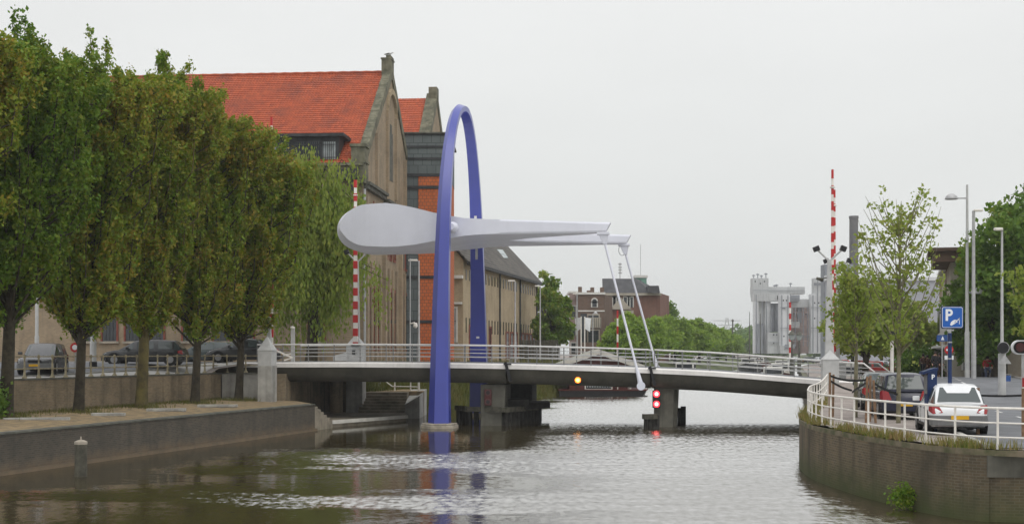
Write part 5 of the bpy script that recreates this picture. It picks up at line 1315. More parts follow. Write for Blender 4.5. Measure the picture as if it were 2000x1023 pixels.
for k in range(7):
    mb = MB(); mb.box(xb2 - .9 + k * .32, xb2 - .8 + k * .32, 213.44, 213.5, zat(639, 214), zat(621, 214)); mb.build('baluster', M['trim_dark'], q_)
window(t, Vector((xat(1140, 214), 214, 0)), EX, EY, 0, zat(668, 214), zat(612, 214), 1.0, frame='brick_brown', bars=1, sill=False)
window(t, Vector((xat(1159, 214), 214, 0)), EX, EY, 0, zat(612, 214) - 1.5, zat(608, 214) - .6, 1.7, frame='render_pale', bars=3, sill=False)
window(t, Vector((xat(1159, 214), 214, 0)), EX, EY, 0, zat(668, 214), zat(645, 214), 1.7, frame='render_pale', bars=3, sill=False)
for k, px in enumerate((1133, 1150, 1157, 1176)):
    mb = MB(); x = xat(px, 215); mb.box(x - .3, x + .3, 215, 215.8, z1, z1 + (1.3, .7, 1.2, 1.2)[k]); mb.build('chimney', M['brick_brown'], t)
t, x0, x1, z1 = house('large dark red brick house with hipped slate roof', 1181, 1289, 232, 12, 572, 'brick_red', skew=3)
zr_ = zat(545, 236); yA, yB_ = 231.6, 244.4; xs = [x0 - .3, x1 - 2.0]
mb = MB(); v = [(x0 - .4, yA, z1), (x1 - 1.4, yA, z1), (x1 + 2, yB_, z1), (x0 + 2, yB_, z1), (x0 - .3, yA + 2.4, zr_), (xat(1240, 236), yA + 3, zr_), (xat(1240, 236) + 2, yB_ - 3, zr_), (x0 + 1.6, yB_ - 3, zr_)]
mb.add(v, [(0, 1, 5, 4), (1, 2, 6, 5), (2, 3, 7, 6), (3, 0, 4, 7), (4, 5, 6, 7)]); mb.build('roof', M['dark_roof'], t)
mb = MB(); mb.box(x0 - .4, x1 + .2, 231.5, 232, z1 - .45, z1 - .03); mb.build('cornice', M['render_pale'], t)
for px, w_ in ((1197, 1.0), (1203, 1.0), (1224, 1.0), (1231, .9)): window(t, Vector((xat(px, 232), 232, 0)), EX, EY, 0, zat(600, 232), zat(580, 232), w_, frame='house_white', bars=2, sill=False)
mb = MB(); g0 = xat(1212, 231.6); zt_ = zat(580, 231.6); mb.add([(g0 - 1.8, 231.4, zat(604, 232)), (g0 + 1.9, 231.4, zat(604, 232)), (g0, 231.4, zt_), (g0 - 1.8, 232, zat(604, 232)), (g0 + 1.9, 232, zat(604, 232)), (g0, 232, zt_)], [(0, 1, 2), (0, 3, 5, 2), (1, 4, 5, 2)]); mb.build('gable', M['render_pale'], t)
mb = MB(); mb.box(xat(1218, 230), xat(1238, 230), 230.6, 232, zat(612, 231), zat(606, 231)); mb.build('balcony', M['render_pale'], t)
mb = MB(); x = xat(1276, 231); mb.add([(x - 1.0, 230.5, z1 + 0), (x + 1.1, 230.5, z1), (x + 1.1, 233.5, z1), (x - 1.0, 233.5, z1), (x - 1.0, 230.5, z1 + 1.2), (x + .9, 230.5, z1 + 1.2), (x + .9, 233, z1 + 1.2), (x - 1, 233, z1 + 1.2)], [(0, 1, 5, 4), (1, 2, 6, 5), (4, 5, 6, 7), (3, 0, 4, 7)]); mb.build('dormer', M['dark_roof'], t)
mb = MB(); x = xat(1251, 240); mb.box(x - 1.0, x + 1.0, 239, 241, z1 + .8, zat(543, 240)); o = mb.build('turret', M['copper'], t)
mb = MB(); mb.box(x - 1.2, x + 1.2, 238.8, 241.2, zat(543, 240), zat(538, 240)); mb.build('parapet', M['house_white'], o)
mb = MB(); mb.tube([(x, 240, zat(538, 240)), (x, 240, zat(477, 240))], .05, 6); mb.build('flag_mast', M['steel'], t)
x = xat(1211, 236); mb = MB(); mb.tube([(x, 236, zr_ - .5), (x, 236, zat(513, 236))], .09, 6)
for py in (516, 522, 527, 533): mb.box(x - .3, x + .3, 235.9, 236.1, zat(py, 236) - .1, zat(py, 236) + .12)
mb.build('aerial_mast', M['steel'], t)

# ---- silo works far away
t = thing('silo_works', 'pale concrete silo complex fading in the haze beyond the canal', 'factory', (xat(1535, 430), 430, 2))
def sb(px0, px1, py0, py1, d, dep, mat_, nm):
    mb = MB(); mb.box(xat(px0, d), xat(px1, d), d, d + dep * .3, zat(py1, d), zat(py0, d)); return mb.build(nm, M[mat_], t)
def sc(px0, px1, py0, py1, d, mat_, nm):
    r_ = (xat(px1, d) - xat(px0, d)) / 2; mb = MB(); mb.lathe(((xat(px0, d) + xat(px1, d)) / 2, d + r_, zat(py1, d)), [(r_, 0), (r_, zat(py0, d) - zat(py1, d))], 24); return mb.build(nm, M[mat_], t, smooth=True)
sb(1470, 1501, 543, 580, 436, 14, 'silo', 'head_house'); sb(1470, 1572, 560, 574, 437, 16, 'silo', 'conveyor_gallery'); sb(1472, 1524, 572, 588, 432, 16, 'silo', 'upper_deck')
sc(1471, 1481, 574, 690, 432, 'silo_white', 'silo'); sc(1482, 1494, 586, 690, 434, 'silo', 'silo'); sc(1494, 1506, 586, 690, 433, 'silo_white', 'silo'); sc(1500, 1514, 592, 648, 434, 'silo_dark', 'silo'); sc(1512, 1526, 592, 648, 434.5, 'silo_dark', 'silo')
sc(1479, 1493, 632, 690, 430, 'silo_dark', 'silo'); sb(1500, 1523, 649, 690, 428, 10, 'silo', 'store')
sb(1524, 1543, 574, 676, 426, 12, 'silo_white', 'white_tower'); sb(1543, 1562, 576, 588, 428, 12, 'silo_dark', 'head_house'); sb(1543, 1584, 584, 600, 430, 14, 'silo', 'upper_deck')
sb(1543, 1584, 598, 690, 436, 10, 'pink_render', 'process_block'); sb(1545, 1562, 628, 640, 430, 5, 'silo', 'platform'); sb(1558, 1566, 600, 630, 432, 4, 'silo_dark', 'duct'); sb(1548, 1580, 656, 658, 430, 4, 'silo_dark', 'platform')
sb(1524, 1548, 674, 690, 425, 10, 'silo', 'store'); sb(1533, 1553, 672, 680, 424.5, 1, 'silo_dark', 'window_band')
sb(1584, 1610, 574, 690, 427, 12, 'silo_white', 'white_tower'); sb(1590, 1608, 543, 574, 428, 12, 'silo', 'head_house'); sb(1590, 1608, 552, 557, 427.8, 1, 'silo_dark', 'louvre_band')
sb(1518, 1524, 577, 585, 431.8, .4, 'glass', 'window'); sb(1528, 1534, 600, 603, 425.8, .4, 'silo_dark', 'vent')
for px, py in ((1472, 536), (1480, 534), (1487, 537), (1496, 533), (1513, 556), (1517, 555), (1544, 552), (1535, 571), (1540, 570)):
    mb = MB(); mb.tube([(xat(px, 438), 438, zat(576, 438)), (xat(px, 438), 438, zat(py, 438))], .18, 5); mb.box(xat(px, 438) - .5, xat(px, 438) + .5, 437.8, 438.2, zat(py + 3, 438), zat(py + 1, 438)); mb.build('roof_mast', M['silo_dark'], t)
for k in range(5):
    mb = MB(); d = 427; mb.box(xat(1548, d), xat(1580, d), d, d + .3, zat(610 + k * 14, d), zat(609 + k * 14, d)); mb.build('walkway', M['pink_render'], t)
for px, p0, p1, d in ((1477, 575, 688, 431), (1489, 590, 632, 430), (1497, 588, 688, 431), (1507, 600, 648, 431), (1519, 600, 648, 431), (1527, 576, 674, 425.6), (1539, 576, 674, 425.6), (1547, 600, 628, 429), (1553, 600, 676, 429), (1569, 600, 676, 429), (1577, 600, 676, 429), (1588, 576, 688, 426.6), (1597, 545, 688, 426.6), (1604, 576, 688, 426.6)):
    mb = MB(); x = xat(px, d); mb.tube([(x, d, zat(p1, d)), (x, d, zat(p0, d))], .17, 6); mb.build('pipe', M['silo_dark'], t)
for px0, px1, py, d in ((1471, 1500, 566, 435.5), (1500, 1572, 567, 436.6), (1524, 1543, 600, 425.6), (1524, 1543, 640, 425.6), (1584, 1610, 600, 426.6), (1584, 1610, 640, 426.6), (1500, 1523, 668, 427.6), (1543, 1562, 582, 427.6)):
    mb = MB(); mb.box(xat(px0, d), xat(px1, d), d - .2, d, zat(py + .7, d), zat(py - .3, d)); mb.build('joint_band', M['silo_dark'], t)
for px, py in ((1510, 652), (1516, 652), (1510, 668), (1529, 585), (1535, 585), (1530, 655), (1590, 590), (1598, 590), (1590, 620), (1550, 610), (1573, 612), (1563, 650), (1474, 548), (1484, 552), (1492, 548)):
    d = 424.4 if 1524 < px < 1543 or px > 1584 else 427.4; mb = MB(); mb.box(xat(px, d), xat(px + 2.4, d), d, d + .2, zat(py + 3, d), zat(py, d)); mb.build('window', M['glass'], t)
t = thing('power_station', 'grey power station block with a tall dark chimney', 'factory', (xat(1640, 300), 300, 2))
mb = MB(); mb.box(xat(1611, 290), xat(1668, 290), 290, 294, 2, zat(516, 290)); mb.build('block', M['silo_dark'], t)
mb = MB(); mb.box(xat(1618, 286), xat(1655, 286), 286, 290, zat(548, 286), zat(536, 286)); mb.build('gallery', M['silo_white'], t)
for k in (1634, 1640, 1664): mb = MB(); mb.tube([(xat(k - 4, 285), 285, zat(534, 285)), (xat(k + 4, 285), 285, zat(534, 285))], .35, 12); mb.build('tank', M['silo_white'], t)
r_ = (xat(1676, 300) - xat(1658.5, 300)) / 2; mb = MB(); mb.lathe((xat(1667.5, 300), 300, 2), [(r_ * 1.08, 0), (r_ * .96, zat(428, 300) - 2), (r_ * 1.06, zat(427, 300) - 2), (r_ * 1.06, zat(422, 300) - 2), (r_ * .8, zat(422, 300) - 2)], 28); mb.build('chimney', M['chimney'], t, smooth=True)
t = thing('sheet_clad_hall', 'huge pale grey sheet clad hall behind the young trees', 'hall', (xat(1730, 240), 240, 2))
d = 240; mb = MB(); mb.hexa([(xat(1612, d), d), (xat(1834, d), d), (xat(1834, d) + 14, d + 50), (xat(1612, d) + 14, d + 50)], 2, zat(548, d)); mb.build('wall', M['shed'], t)
mb = MB(); mb.hexa([(xat(1609, d), d - .4), (xat(1836, d), d - .4), (xat(1836, d) + 14, d + 50), (xat(1609, d) + 14, d + 50)], zat(548, d), [zat(541, d), zat(541, d), zat(541, d) + 3, zat(541, d) + 3]); mb.build('roof_edge', M['silo_white'], t)

# ---- shop fronts on the right street (facade faces the canal, receding)
eS = Vector((.30, 1, 0)).normalized(); eSi = Vector((eS.y, -eS.x, 0)); O5 = Vector((xat(1856, 96), 96, 0))
def Q5(c_, i_, z): return O5 + eS * c_ + eSi * i_ + Vector((0, 0, z))
shops = [(0, 9, zat(500, 100), 'render_pale', 'nearest shop house with overhanging brown roof', True), (9.1, 17, zat(530, 110), 'brick_brown', 'second shop house with pale bay windows', False), (17.1, 27, zat(540, 122), 'render_pale', 'third shop house with blue street sign', False), (27.1, 40, zat(560, 138), 'brick_prison', 'farthest shop house in the street', False)]
for (c0, c1, zt_, wm_, lab, ov) in shops:
    t = thing('shop_house', lab, 'house', tuple(Q5(c0, 0, 2)), 0, 'shop houses along the right street')
    mb = MB(); mb.hexa([tuple(Q5(c0, 0, 0))[:2], tuple(Q5(c0, 5, 0))[:2], tuple(Q5(c1, 5, 0))[:2], tuple(Q5(c1, 0, 0))[:2]], 1.8, zt_); mb.build('wall', M[wm_], t)
    mb = MB(); o_ = 1.5 if ov else .4; mb.hexa([tuple(Q5(c0 - (1.2 if ov else 0), -o_, 0))[:2], tuple(Q5(c0 - (1.2 if ov else 0), 5, 0))[:2], tuple(Q5(c1, 5, 0))[:2], tuple(Q5(c1, -o_, 0))[:2]], zt_, zt_ + .25)
    if ov: mb.hexa([tuple(Q5(c0 - .9, -1.2, 0))[:2], tuple(Q5(c0 - .9, 5, 0))[:2], tuple(Q5(c1, 5, 0))[:2], tuple(Q5(c1, -1.2, 0))[:2]], zt_ - .75, zt_)
    mb.build('roof', M['brown_board'] if ov else M['house_white'], t)
    n_ = int((c1 - c0) / 2.4); fl_ = 2.0
    for s_ in range(3):
        for k in range(n_):
            cc = c0 + (k + .5) * (c1 - c0) / n_; z0 = 3.0 + 3.0 * s_
            if z0 + 1.8 < zt_ - .8: window(t, Q5(cc, 0, 0), -eS, eSi, 0, z0, z0 + 1.7, 1.3, frame='house_white', bars=2, glass='glass' if (k + s_) % 3 else 'paleglass', proud=.16)
    if ov:
        for k in range(3):
            mb = MB(); cc = 1.8 + k * 2.9; wbox(mb, Q5(cc, 0, 0), -eS, eSi, -.9, .9, -.7, 0, 5.2, 7.9); o = mb.build('bay_window', M['house_white'], t); mb = MB(); wbox(mb, Q5(cc, 0, 0), -eS, eSi, -.75, .75, -.74, -.69, 5.7, 7.6); mb.build('pane', M['glass'], o)
        for s_ in range(3):
            window(t, Q5(0, 1.4, 0), eSi, eS, 0, 3.0 + 3 * s_, 4.8 + 3 * s_, 1.0, frame='house_white', bars=2)
            if s_: window(t, Q5(0, 3.9, 0), eSi, eS, 0, 3.0 + 3 * s_, 4.8 + 3 * s_, 1.2, frame='house_white', bars=2)
    mb = MB(); wbox(mb, Q5((c0 + c1) / 2, 0, 0), -eS, eSi, -(c1 - c0) / 2 + .3, (c1 - c0) / 2 - .3, -1.1, 0, 4.6, 4.75); mb.build('awning', M['house_white'], t)

# ================================================================ HOUSEBOAT AND BOATS
t = thing('houseboat', 'dark red brown houseboat with wide gabled roof moored beyond the bridge', 'houseboat', (8.8, 132, 0))
d = 131.; X = lambda px: xat(px, d); Z = lambda py: zat(py, d)
mb = MB(); loft(mb, [0, 1], lambda s_: [Vector((X(1092), d - .2, .0 + .85 * s_ - .3)), Vector((X(1250 + 12 * s_), d - .2, -.3 + .85 * s_)), Vector((X(1262 + 8 * s_), d + 3, -.3 + .85 * s_)), Vector((X(1262), d + 9, -.3 + .85 * s_)), Vector((X(1096), d + 9, -.3 + .85 * s_))]); mb.build('hull', M['hull'], t)
mb = MB(); mb.hexa([(X(1090), d - .35), (X(1262), d - .35), (X(1272), d + 3), (X(1264), d + 9.2), (X(1094), d + 9.2)], .55, .68); mb.build('deck', M['boat_red'], t)
mb = MB(); mb.hexa([(X(1112), d), (X(1226), d), (X(1226), d + 8), (X(1112), d + 8)], .68, Z(712)); mb.add([(X(1096), d, Z(712)), (X(1242), d, Z(712)), (X(1168), d, Z(686)), (X(1096), d + 8, Z(712)), (X(1242), d + 8, Z(712)), (X(1168), d + 8, Z(686))], [(0, 1, 2), (4, 3, 5)]); mb.build('wall', M['boat_red'], t)
for s_, px in ((-1, 1083), (1, 1258)):
    e0, r0 = (X(px), Z(714 if s_ > 0 else 713)), (X(1167.5), Z(682))
    mb = MB(); mb.add([(e0[0], d - .7, e0[1]), (r0[0], d - .7, r0[1]), (r0[0], d + 9, r0[1]), (e0[0], d + 9, e0[1]), (e0[0], d - .7, e0[1] - .2), (r0[0], d - .7, r0[1] - .2), (r0[0], d + 9, r0[1] - .2), (e0[0], d + 9, e0[1] - .2)], [(0, 1, 2, 3), (4, 5, 6, 7), (0, 3, 7, 4)]); rf = mb.build('roof', M['boat_roof'], t)
    mb = MB(); mb.add([(e0[0], d - .78, e0[1] + .05), (r0[0], d - .78, r0[1] + .05), (r0[0], d - .78, r0[1] - .48), (e0[0] + .1 * -s_, d - .78, e0[1] - .42), (e0[0], d - .7, e0[1] + .05), (r0[0], d - .7, r0[1] + .05), (r0[0], d - .7, r0[1] - .48), (e0[0] + .1 * -s_, d - .7, e0[1] - .42)], [(0, 1, 2, 3), (0, 1, 5, 4), (3, 2, 6, 7)]); mb.build('bargeboard', M['boat_trim'], rf)
mb = MB()
for px in (1125, 1150, 1178, 1200): mb.box(X(px) - .04, X(px) + .04, d - .03, d, .7, Z(715))
mb.build('board_seam', M['hull'], t)
fo = MB(); fo.box(X(1142), X(1196), d - .12, d + .02, Z(760.5), Z(744)); fo_ = fo.build('window', M['fence_white'], t)
mb = MB(); mb.box(X(1144), X(1194), d - .15, d - .115, Z(758.5), Z(745)); mb.build('pane', M['glass'], fo_)
mb = MB(); [mb.box(X(1146 + k * 4.9), X(1148.6 + k * 4.9), d - .165, d - .152, Z(756), Z(745)) for k in range(10)]; mb.build('curtain', M['paleglass'], fo_)
for px, h_ in ((1231, 7), (1258, 6), (1262, 4)): mb = MB(); mb.lathe((X(px), d + 1, .68), [(.18, 0), (.2, (h_) * .06), (.1, h_ * .07)], 8); mb.build('deck_pot', M['fence_white'], t)
mb = MB(); mb.box(X(1205), X(1207), d - .3, d - .25, .7, 1.5); mb.box(X(1205), X(1262), d - .3, d - .25, 1.05, 1.1); mb.build('deck_rail', M['boat_trim'], t)

def barge(label, x0, y0, x1, y1, w_, h_, mat_, cab=True, mast=0, name='moored_boat', cabm='house_white', grp='boats moored along the far right bank'):
    a = Vector((x0, y0, 0)); b_ = Vector((x1, y1, 0)); e = (b_ - a).normalized(); s = Vector((e.y, -e.x, 0)); L_ = (b_ - a).length
    t = thing(name, label, 'boat', tuple((a + b_) / 2), 0, grp)
    st = [0, .06, .16, .35, .65, .88, 1]; wd = [.25, .7, .95, 1, 1, .85, .55]; sh = [1.35, 1.2, 1.05, 1, 1, 1.05, 1.15]
    mb = MB(); loft(mb, range(7), lambda i: [a + e * L_ * st[i] + s * w_ / 2 * wd[i] * q_[0] + Vector((0, 0, q_[1] * h_ * sh[i])) for q_ in ((-.75, -.3), (-1, .5), (-1.02, 1), (1.02, 1), (1, .5), (.75, -.3))]); mb.build('hull', M[mat_], t, smooth=True)
    mb = MB()
    for sd in (-1, 1): mb.tube([a + e * L_ * st[i] + s * w_ / 2 * wd[i] * sd + Vector((0, 0, h_ * sh[i] + .03)) for i in range(7)], .09, 6)
    mb.build('gunwale', M['boat_trim'], t)
    if cab:
        c = a + e * L_ * .78; mb = MB(); mb.obox(c + Vector((0, 0, h_ + .75)), e * L_ * .1, s * w_ * .33, (0, 0, .8)); o = mb.build('wheelhouse', M[cabm], t, bevel=.05)
        mb = MB(); mb.obox(c + Vector((0, 0, h_ + 1.05)), e * L_ * .103, s * w_ * .28, (0, 0, .28)); mb.obox(c + Vector((0, 0, h_ + 1.05)), e * L_ * .08, s * w_ * .345, (0, 0, .28)); mb.build('pane', M['glass'], o)
        mb = MB(); mb.obox(a + e * L_ * .42 + Vector((0, 0, h_ + .25)), e * L_ * .24, s * w_ * .34, (0, 0, .3)); mb.build('hatch', M['boat_trim'], t, bevel=.05)
    if mast:
        p = a + e * L_ * .4; mb = MB(); mb.tube([p + Vector((0, 0, h_)), p + Vector((0, 0, mast))], [.16, .06], 8); o = mb.build('mast', M['trim_dark'], t)
        mb = MB(); mb.tube([p + Vector((0, 0, h_ + 1.2)), p + e * L_ * .33 + Vector((0, 0, h_ + 1.5))], .14, 8); mb.build('furled_sail', M['pink_render'], t)
        for q_ in (.02, .95): mb = MB(); mb.tube([p + Vector((0, 0, mast * .9)), a + e * L_ * q_ + Vector((0, 0, h_ + .4))], .025, 4); mb.build('stay', M['trim_dark'], t)
barge('long dark green barge glimpsed through the right bridge railing', 28.6, 146, 33, 168, 3.6, 1.0, 'hull_green')
barge('brown barge behind the dark green one at the right bank', 37, 185, 42, 208, 4, 1.2, 'boat_red')
barge('orange red boat with white rails right of the barrier post', xat(1646, 96) - 2.4, 91.5, xat(1690, 100), 103, 2.6, 1.9, 'boat_orange')
barge('dark barge moored by the left bank beyond the houseboat', xat(1310, 180), 176, xat(1345, 205), 205, 4, 1.3, 'hull', True, 0)
barge('tall masted sailing barge at the end of the canal', xat(1452, 300), 290, xat(1462, 320), 322, 5, 1.6, 'hull', True, zat(608, 300))
barge('second masted barge with rust red sails near the silos', xat(1474, 318), 305, xat(1484, 330), 338, 5, 1.6, 'boat_red', True, zat(612, 318))
barge('white boat low on the water before the silos', xat(1502, 250), 246, xat(1535, 262), 262, 4, 1.4, 'house_white')
for px, d_, pt, lab in ((1431, 330, 626, 'thin dark mast right of the far bank trees'),):
    t = thing('lamp_post', lab, 'lamp post', (xat(px, d_), d_, 0)); mb = MB(); mb.tube([(xat(px, d_), d_, 0), (xat(px, d_), d_, zat(pt, d_))], .18, 6); mb.build('pole', M['trim_dark'], t); mb = MB(); mb.lathe((xat(px, d_), d_, zat(pt + 2, d_)), [(.15, 0), (.4, .3), (.1, .6)], 8); mb.build('lantern', M['trim_dark'], t)
# ================================================================ LAMP POSTS
def pole_thing(name, label, cat, px, d, zb, py_top, r0, r1, mat_='steel', group=None, base=True):
    x = xat(px, d); t = thing(name, label, cat, (x, d, zb), 0, group)
    zt_ = zat(py_top, d); mb = MB(); mb.tube([(x, d, zb - .2), (x, d, zb + (zt_ - zb) * .25), (x, d, zb + (zt_ - zb) * .26), (x, d, zt_)], [r0, r0, r0 * .8, r1], 10); mb.build('pole', M[mat_], t, smooth=True)
    if base: mb = MB(); mb.lathe((x, d, zb - .02), [(r0 * 1.25, 0), (r0 * 1.25, .3), (r0 * 1.02, .34)], 10); mb.build('base_sleeve', M['black'], t)
    return t, x, zt_
def flat_head(t, x, d, z, dirx, ln=.75, arm=.35):
    mb = MB(); mb.tube([(x, d, z - .1), (x + dirx * arm, d - .05, z)], .04, 6); mb.build('arm', M['steel'], t)
    mb = MB(); mb.obox((x + dirx * (arm + ln / 2), d - .05, z + .03), (ln / 2, 0, 0), (0, .14, 0), (0, 0, .07)); mb.build('lamp_head', M['fence_white'], t, bevel=.04)
def dome_head(t, x, d, z, dirx, arm, r_=.45):
    mb = MB(); mb.tube([(x, d, z), (x + dirx * arm, d, z)], .05, 6); mb.build('arm', M['steel'], t)
    mb = MB(); c = (x + dirx * (arm + r_ * .7), d, z - .08); mb.lathe(c, [(r_, 0), (r_ * 1.02, .05), (r_ * .85, .2), (r_ * .5, .33), (r_ * .1, .38)], 16); mb.build('lamp_head', M['steel'], t, smooth=True)
G6 = 'lamp posts along the left street'
t, x, z = pole_thing('lamp_post', 'grey lamp post with flat head in front of the orange tower', 'lamp post', 818, 104, 3.2, 509, .11, .07, 'steel', G6); flat_head(t, x, 104, z, -1, .7, .1)
t, x, z = pole_thing('camera_pole', 'thin white pole with a dome camera beside the gable', 'camera pole', 801, 102, 3.2, 505, .06, .05, 'steel', None)
mb = MB(); mb.tube([(x, 102, zat(632, 102)), (x + .35, 101.9, zat(630, 102))], .06, 6); mb.lathe((x + .42, 101.9, zat(640, 102)), [(.1, 0), (.17, .12), (.14, .35), (.05, .4)], 10); mb.build('dome_camera', M['fence_white'], t)
t, x, z = pole_thing('lamp_post', 'lamp post with flat head before the buff wing wall', 'lamp post', 1006, 122, 3.0, 549, .11, .07, 'steel', G6); flat_head(t, x, 122, z, -1, .65, 0)
t, x, z = pole_thing('lamp_post', 'lamp post at the right corner of the buff wing', 'lamp post', 1055, 150, 2.9, 559, .12, .07, 'steel', G6); flat_head(t, x, 150, z, -1, .6, .0)
t, x, z = pole_thing('lamp_post', 'lamp post in front of the tall dense green tree', 'lamp post', 1092, 165, 2.8, 568, .14, .08, 'steel', G6); flat_head(t, x, 165, z, -1, .6, .0)
t, x, z = pole_thing('lamp_post', 'lamp post beside the narrow orange brown house', 'lamp post', 1127, 185, 2.7, 574, .14, .08, 'steel', G6); flat_head(t, x, 185, z, -1, .6, .0)
t, x, z = pole_thing('lamp_post', 'curved lamp post before the brown house balcony', 'lamp post', 1158, 200, 2.6, 612, .1, .06, 'steel', G6); dome_head(t, x, 200, z, 1, .2, .3)
for px, lab in ((1135, 'left one of two white flag poles by the brown house'), (1142, 'right one of two white flag poles by the brown house')):
    t, x, z = pole_thing('flag_pole', lab, 'flag pole', px, 190, 2.6, 618, .11, .08, 'fence_white', 'white flag poles', False)
    mb = MB(); s_ = -1 if px < 1140 else 1
    mb.add([(x, 190, z - .1), (x + s_ * .9, 190.1, z - .25), (x + s_ * .75, 189.9, z - 2.2), (x, 190, z - 1.7)], [(0, 1, 2, 3)]); mb.build('flag', M['sign_white'] if s_ > 0 else M['pole_grey'], t)
t, x, z = pole_thing('lamp_post', 'white lamp pole rising between the second and third quay trees', 'lamp post', 182, 71.5, 3.45, 520, .17, .1, 'pole_grey', G6)
flat_head(t, x, 71.5, z, 1, .8, .3)
t, x, z = pole_thing('lamp_post', 'slim pale pole behind the two left quay trees', 'lamp post', 72, 80, 3.3, 470, .13, .09, 'pole_grey', G6)
def stripepole(label, px, d, zb, pt, r_=.14):
    x = xat(px, d); t = thing('barrier_boom', label, 'barrier', (x, d, zb), 0, 'distant raised barrier booms'); mb = MB(); z_ = zat(pt, d); k = 0
    while z_ > zb: z2 = max(zb, z_ - .95); mb.tube([(x, d, z2), (x, d, z_)], r_, 6, mi=k % 2); z_ = z2; k += 1
    mb.build('boom', [M['red'], M['fence_white']], t); mb = MB(); mb.box(x - .4, x + .4, d - .4, d + .4, zb - .4, zb + 1.3); mb.build('pillar', M['pole_grey'], t, bevel=.03)
stripepole('distant red and white barrier boom before the red brick house', 1206, 160, 2.6, 606, .12)
stripepole('distant red and white barrier boom in front of the silo works', 1543, 225, 2.2, 590, .2)
def old_lantern(label, px, d, pt):
    x = xat(px, d); t = thing('street_lantern', label, 'lamp post', (x, d, 1.8), 0, 'old style lanterns by the far canal'); z = zat(pt, d)
    mb = MB(); mb.tube([(x, d, 1.5), (x, d, 3.6), (x, d, 3.7), (x, d, z - 1.2)], [.28, .26, .13, .10], 8); mb.build('pole', M['trim_dark'], t)
    mb = MB(); mb.lathe((x, d, z - 1.25), [(.12, 0), (.3, .15), (.42, .75)], 8); mb.build('lantern_glass', M['paleglass'], t); mb = MB(); mb.lathe((x, d, z - .5), [(.5, 0), (.3, .25), (.08, .5)], 8); mb.build('lantern_cap', M['trim_dark'], t)
old_lantern('old style lantern before the white silo tower', 1546.5, 170, 646); old_lantern('old style lantern right of the distant barrier boom', 1573 - 12, 176, 647)
G7 = 'tall poles on the right street'
t, x, z = pole_thing('lamp_post', 'tallest white lamp post with dome lamps on both sides', 'lamp post', 1889, 88, 2.3, 361, .16, .07, 'pole_grey', G7)
dome_head(t, x, 88, zat(387, 88), -1, .75, .42); dome_head(t, x, 88, zat(571, 88), 1, .35, .42)
t, x, z = pole_thing('tram_pole', 'plain grey pole just right of the tallest lamp post', 'pole', 1901.5, 84, 2.3, 412, .16, .09, 'steel', G7); flat_head(t, x, 84, z, 1, .55, .0)
t, x, z = pole_thing('lamp_post', 'white lamp post carrying a black signal in front of the dark trees', 'lamp post', 1957, 66, 2.2, 449, .10, .05, 'pole_grey', G7, False)
mb = MB(); mb.tube([(x, 66, 2.0), (x, 66, zat(690, 66))], .19, 12); mb.build('pole_sleeve', M['pole_grey'], t, smooth=True); flat_head(t, x, 66, z, -1, .4, .0)
d = 65.7; s = thing('traffic_signal', 'round black traffic signal seen from behind on the white lamp post', 'signal light', (x - .05, d, zat(680, d)))
mb = MB(); mb.disc((x - .08, d - .05, zat(679, d)), (0, -1, 0), .27, .14, 20); mb.build('housing', M['black'], s); mb = MB(); mb.disc((x - .02, d + .06, zat(679, d)), (0, -1, 0), .30, .04, 20); mb.build('backing_plate', M['pole_grey'], s)
s = thing('warning_sign', 'grey back of a triangular sign below the black signal', 'sign', (x, d + .1, zat(705, d))); zc0, zc1 = zat(710, d), zat(692, d)
mb = MB(); mb.add([(x - .37, d - .2, zc0), (x + .28, d - .2, zc0), (x - .04, d - .2, zc1), (x - .37, d - .17, zc0), (x + .28, d - .17, zc0), (x - .04, d - .17, zc1)], [(0, 1, 2), (5, 4, 3), (0, 3, 4, 1), (1, 4, 5, 2), (2, 5, 3, 0)]); mb.build('plate', M['steel'], s)
# matrix sign cut by the right edge
d = 44; x0, x1 = xat(1977, d), xat(2035, d); z0, z1 = zat(692, d), zat(664, d); s = thing('lane_signal', 'rounded black signal box with white border at the right edge', 'signal light', ((x0 + x1) / 2, d, 1.8))
def capsule(x0, x1, z0, z1, y0, y1, mb):
    r_ = (z1 - z0) / 2; c = (z0 + z1) / 2; pts = [(x1 - r_ + r_ * math.cos(a), c + r_ * math.sin(a)) for a in [R(-90 + k * 15) for k in range(13)]] + [(x0 + r_ + r_ * math.cos(a), c + r_ * math.sin(a)) for a in [R(90 + k * 15) for k in range(13)]]
    n_ = len(pts); mb.add([(p[0], y0, p[1]) for p in pts] + [(p[0], y1, p[1]) for p in pts], [tuple(range(n_)), tuple(range(2 * n_ - 1, n_ - 1, -1))] + [(i, n_ + i, n_ + (i + 1) % n_, (i + 1) % n_) for i in range(n_)])
mb = MB(); capsule(x0, x1, z0, z1, d, d + .15, mb); mb.build('border', M['sign_white'], s)
mb = MB(); capsule(x0 + .04, x1 - .04, z0 + .04, z1 - .04, d - .02, d - .005, mb); mb.build('face', M['black'], s)
for k in (.26, .72): mb = MB(); mb.disc((lerp(x0, x1, k), d - .04, (z0 + z1) / 2), (0, -1, 0), .15, .03, 16); mb.build('lens', M['off_red'], s)
mb = MB(); xx = xat(1999.5, d); mb.tube([(xx, d + .08, 1.7), (xx, d + .08, z0)], .05, 8); mb.build('pole', M['pole_grey'], s)
mb = MB(); zk = [1.9 + .3 * k for k in range(6)]
for k in range(5): mb.tube([(xx, d - .1, zk[k]), (xx, d - .1, zk[k + 1])], .09, 8, mi=k % 2)
mb.build('striped_sleeve', [M['red'], M['fence_white']], s)

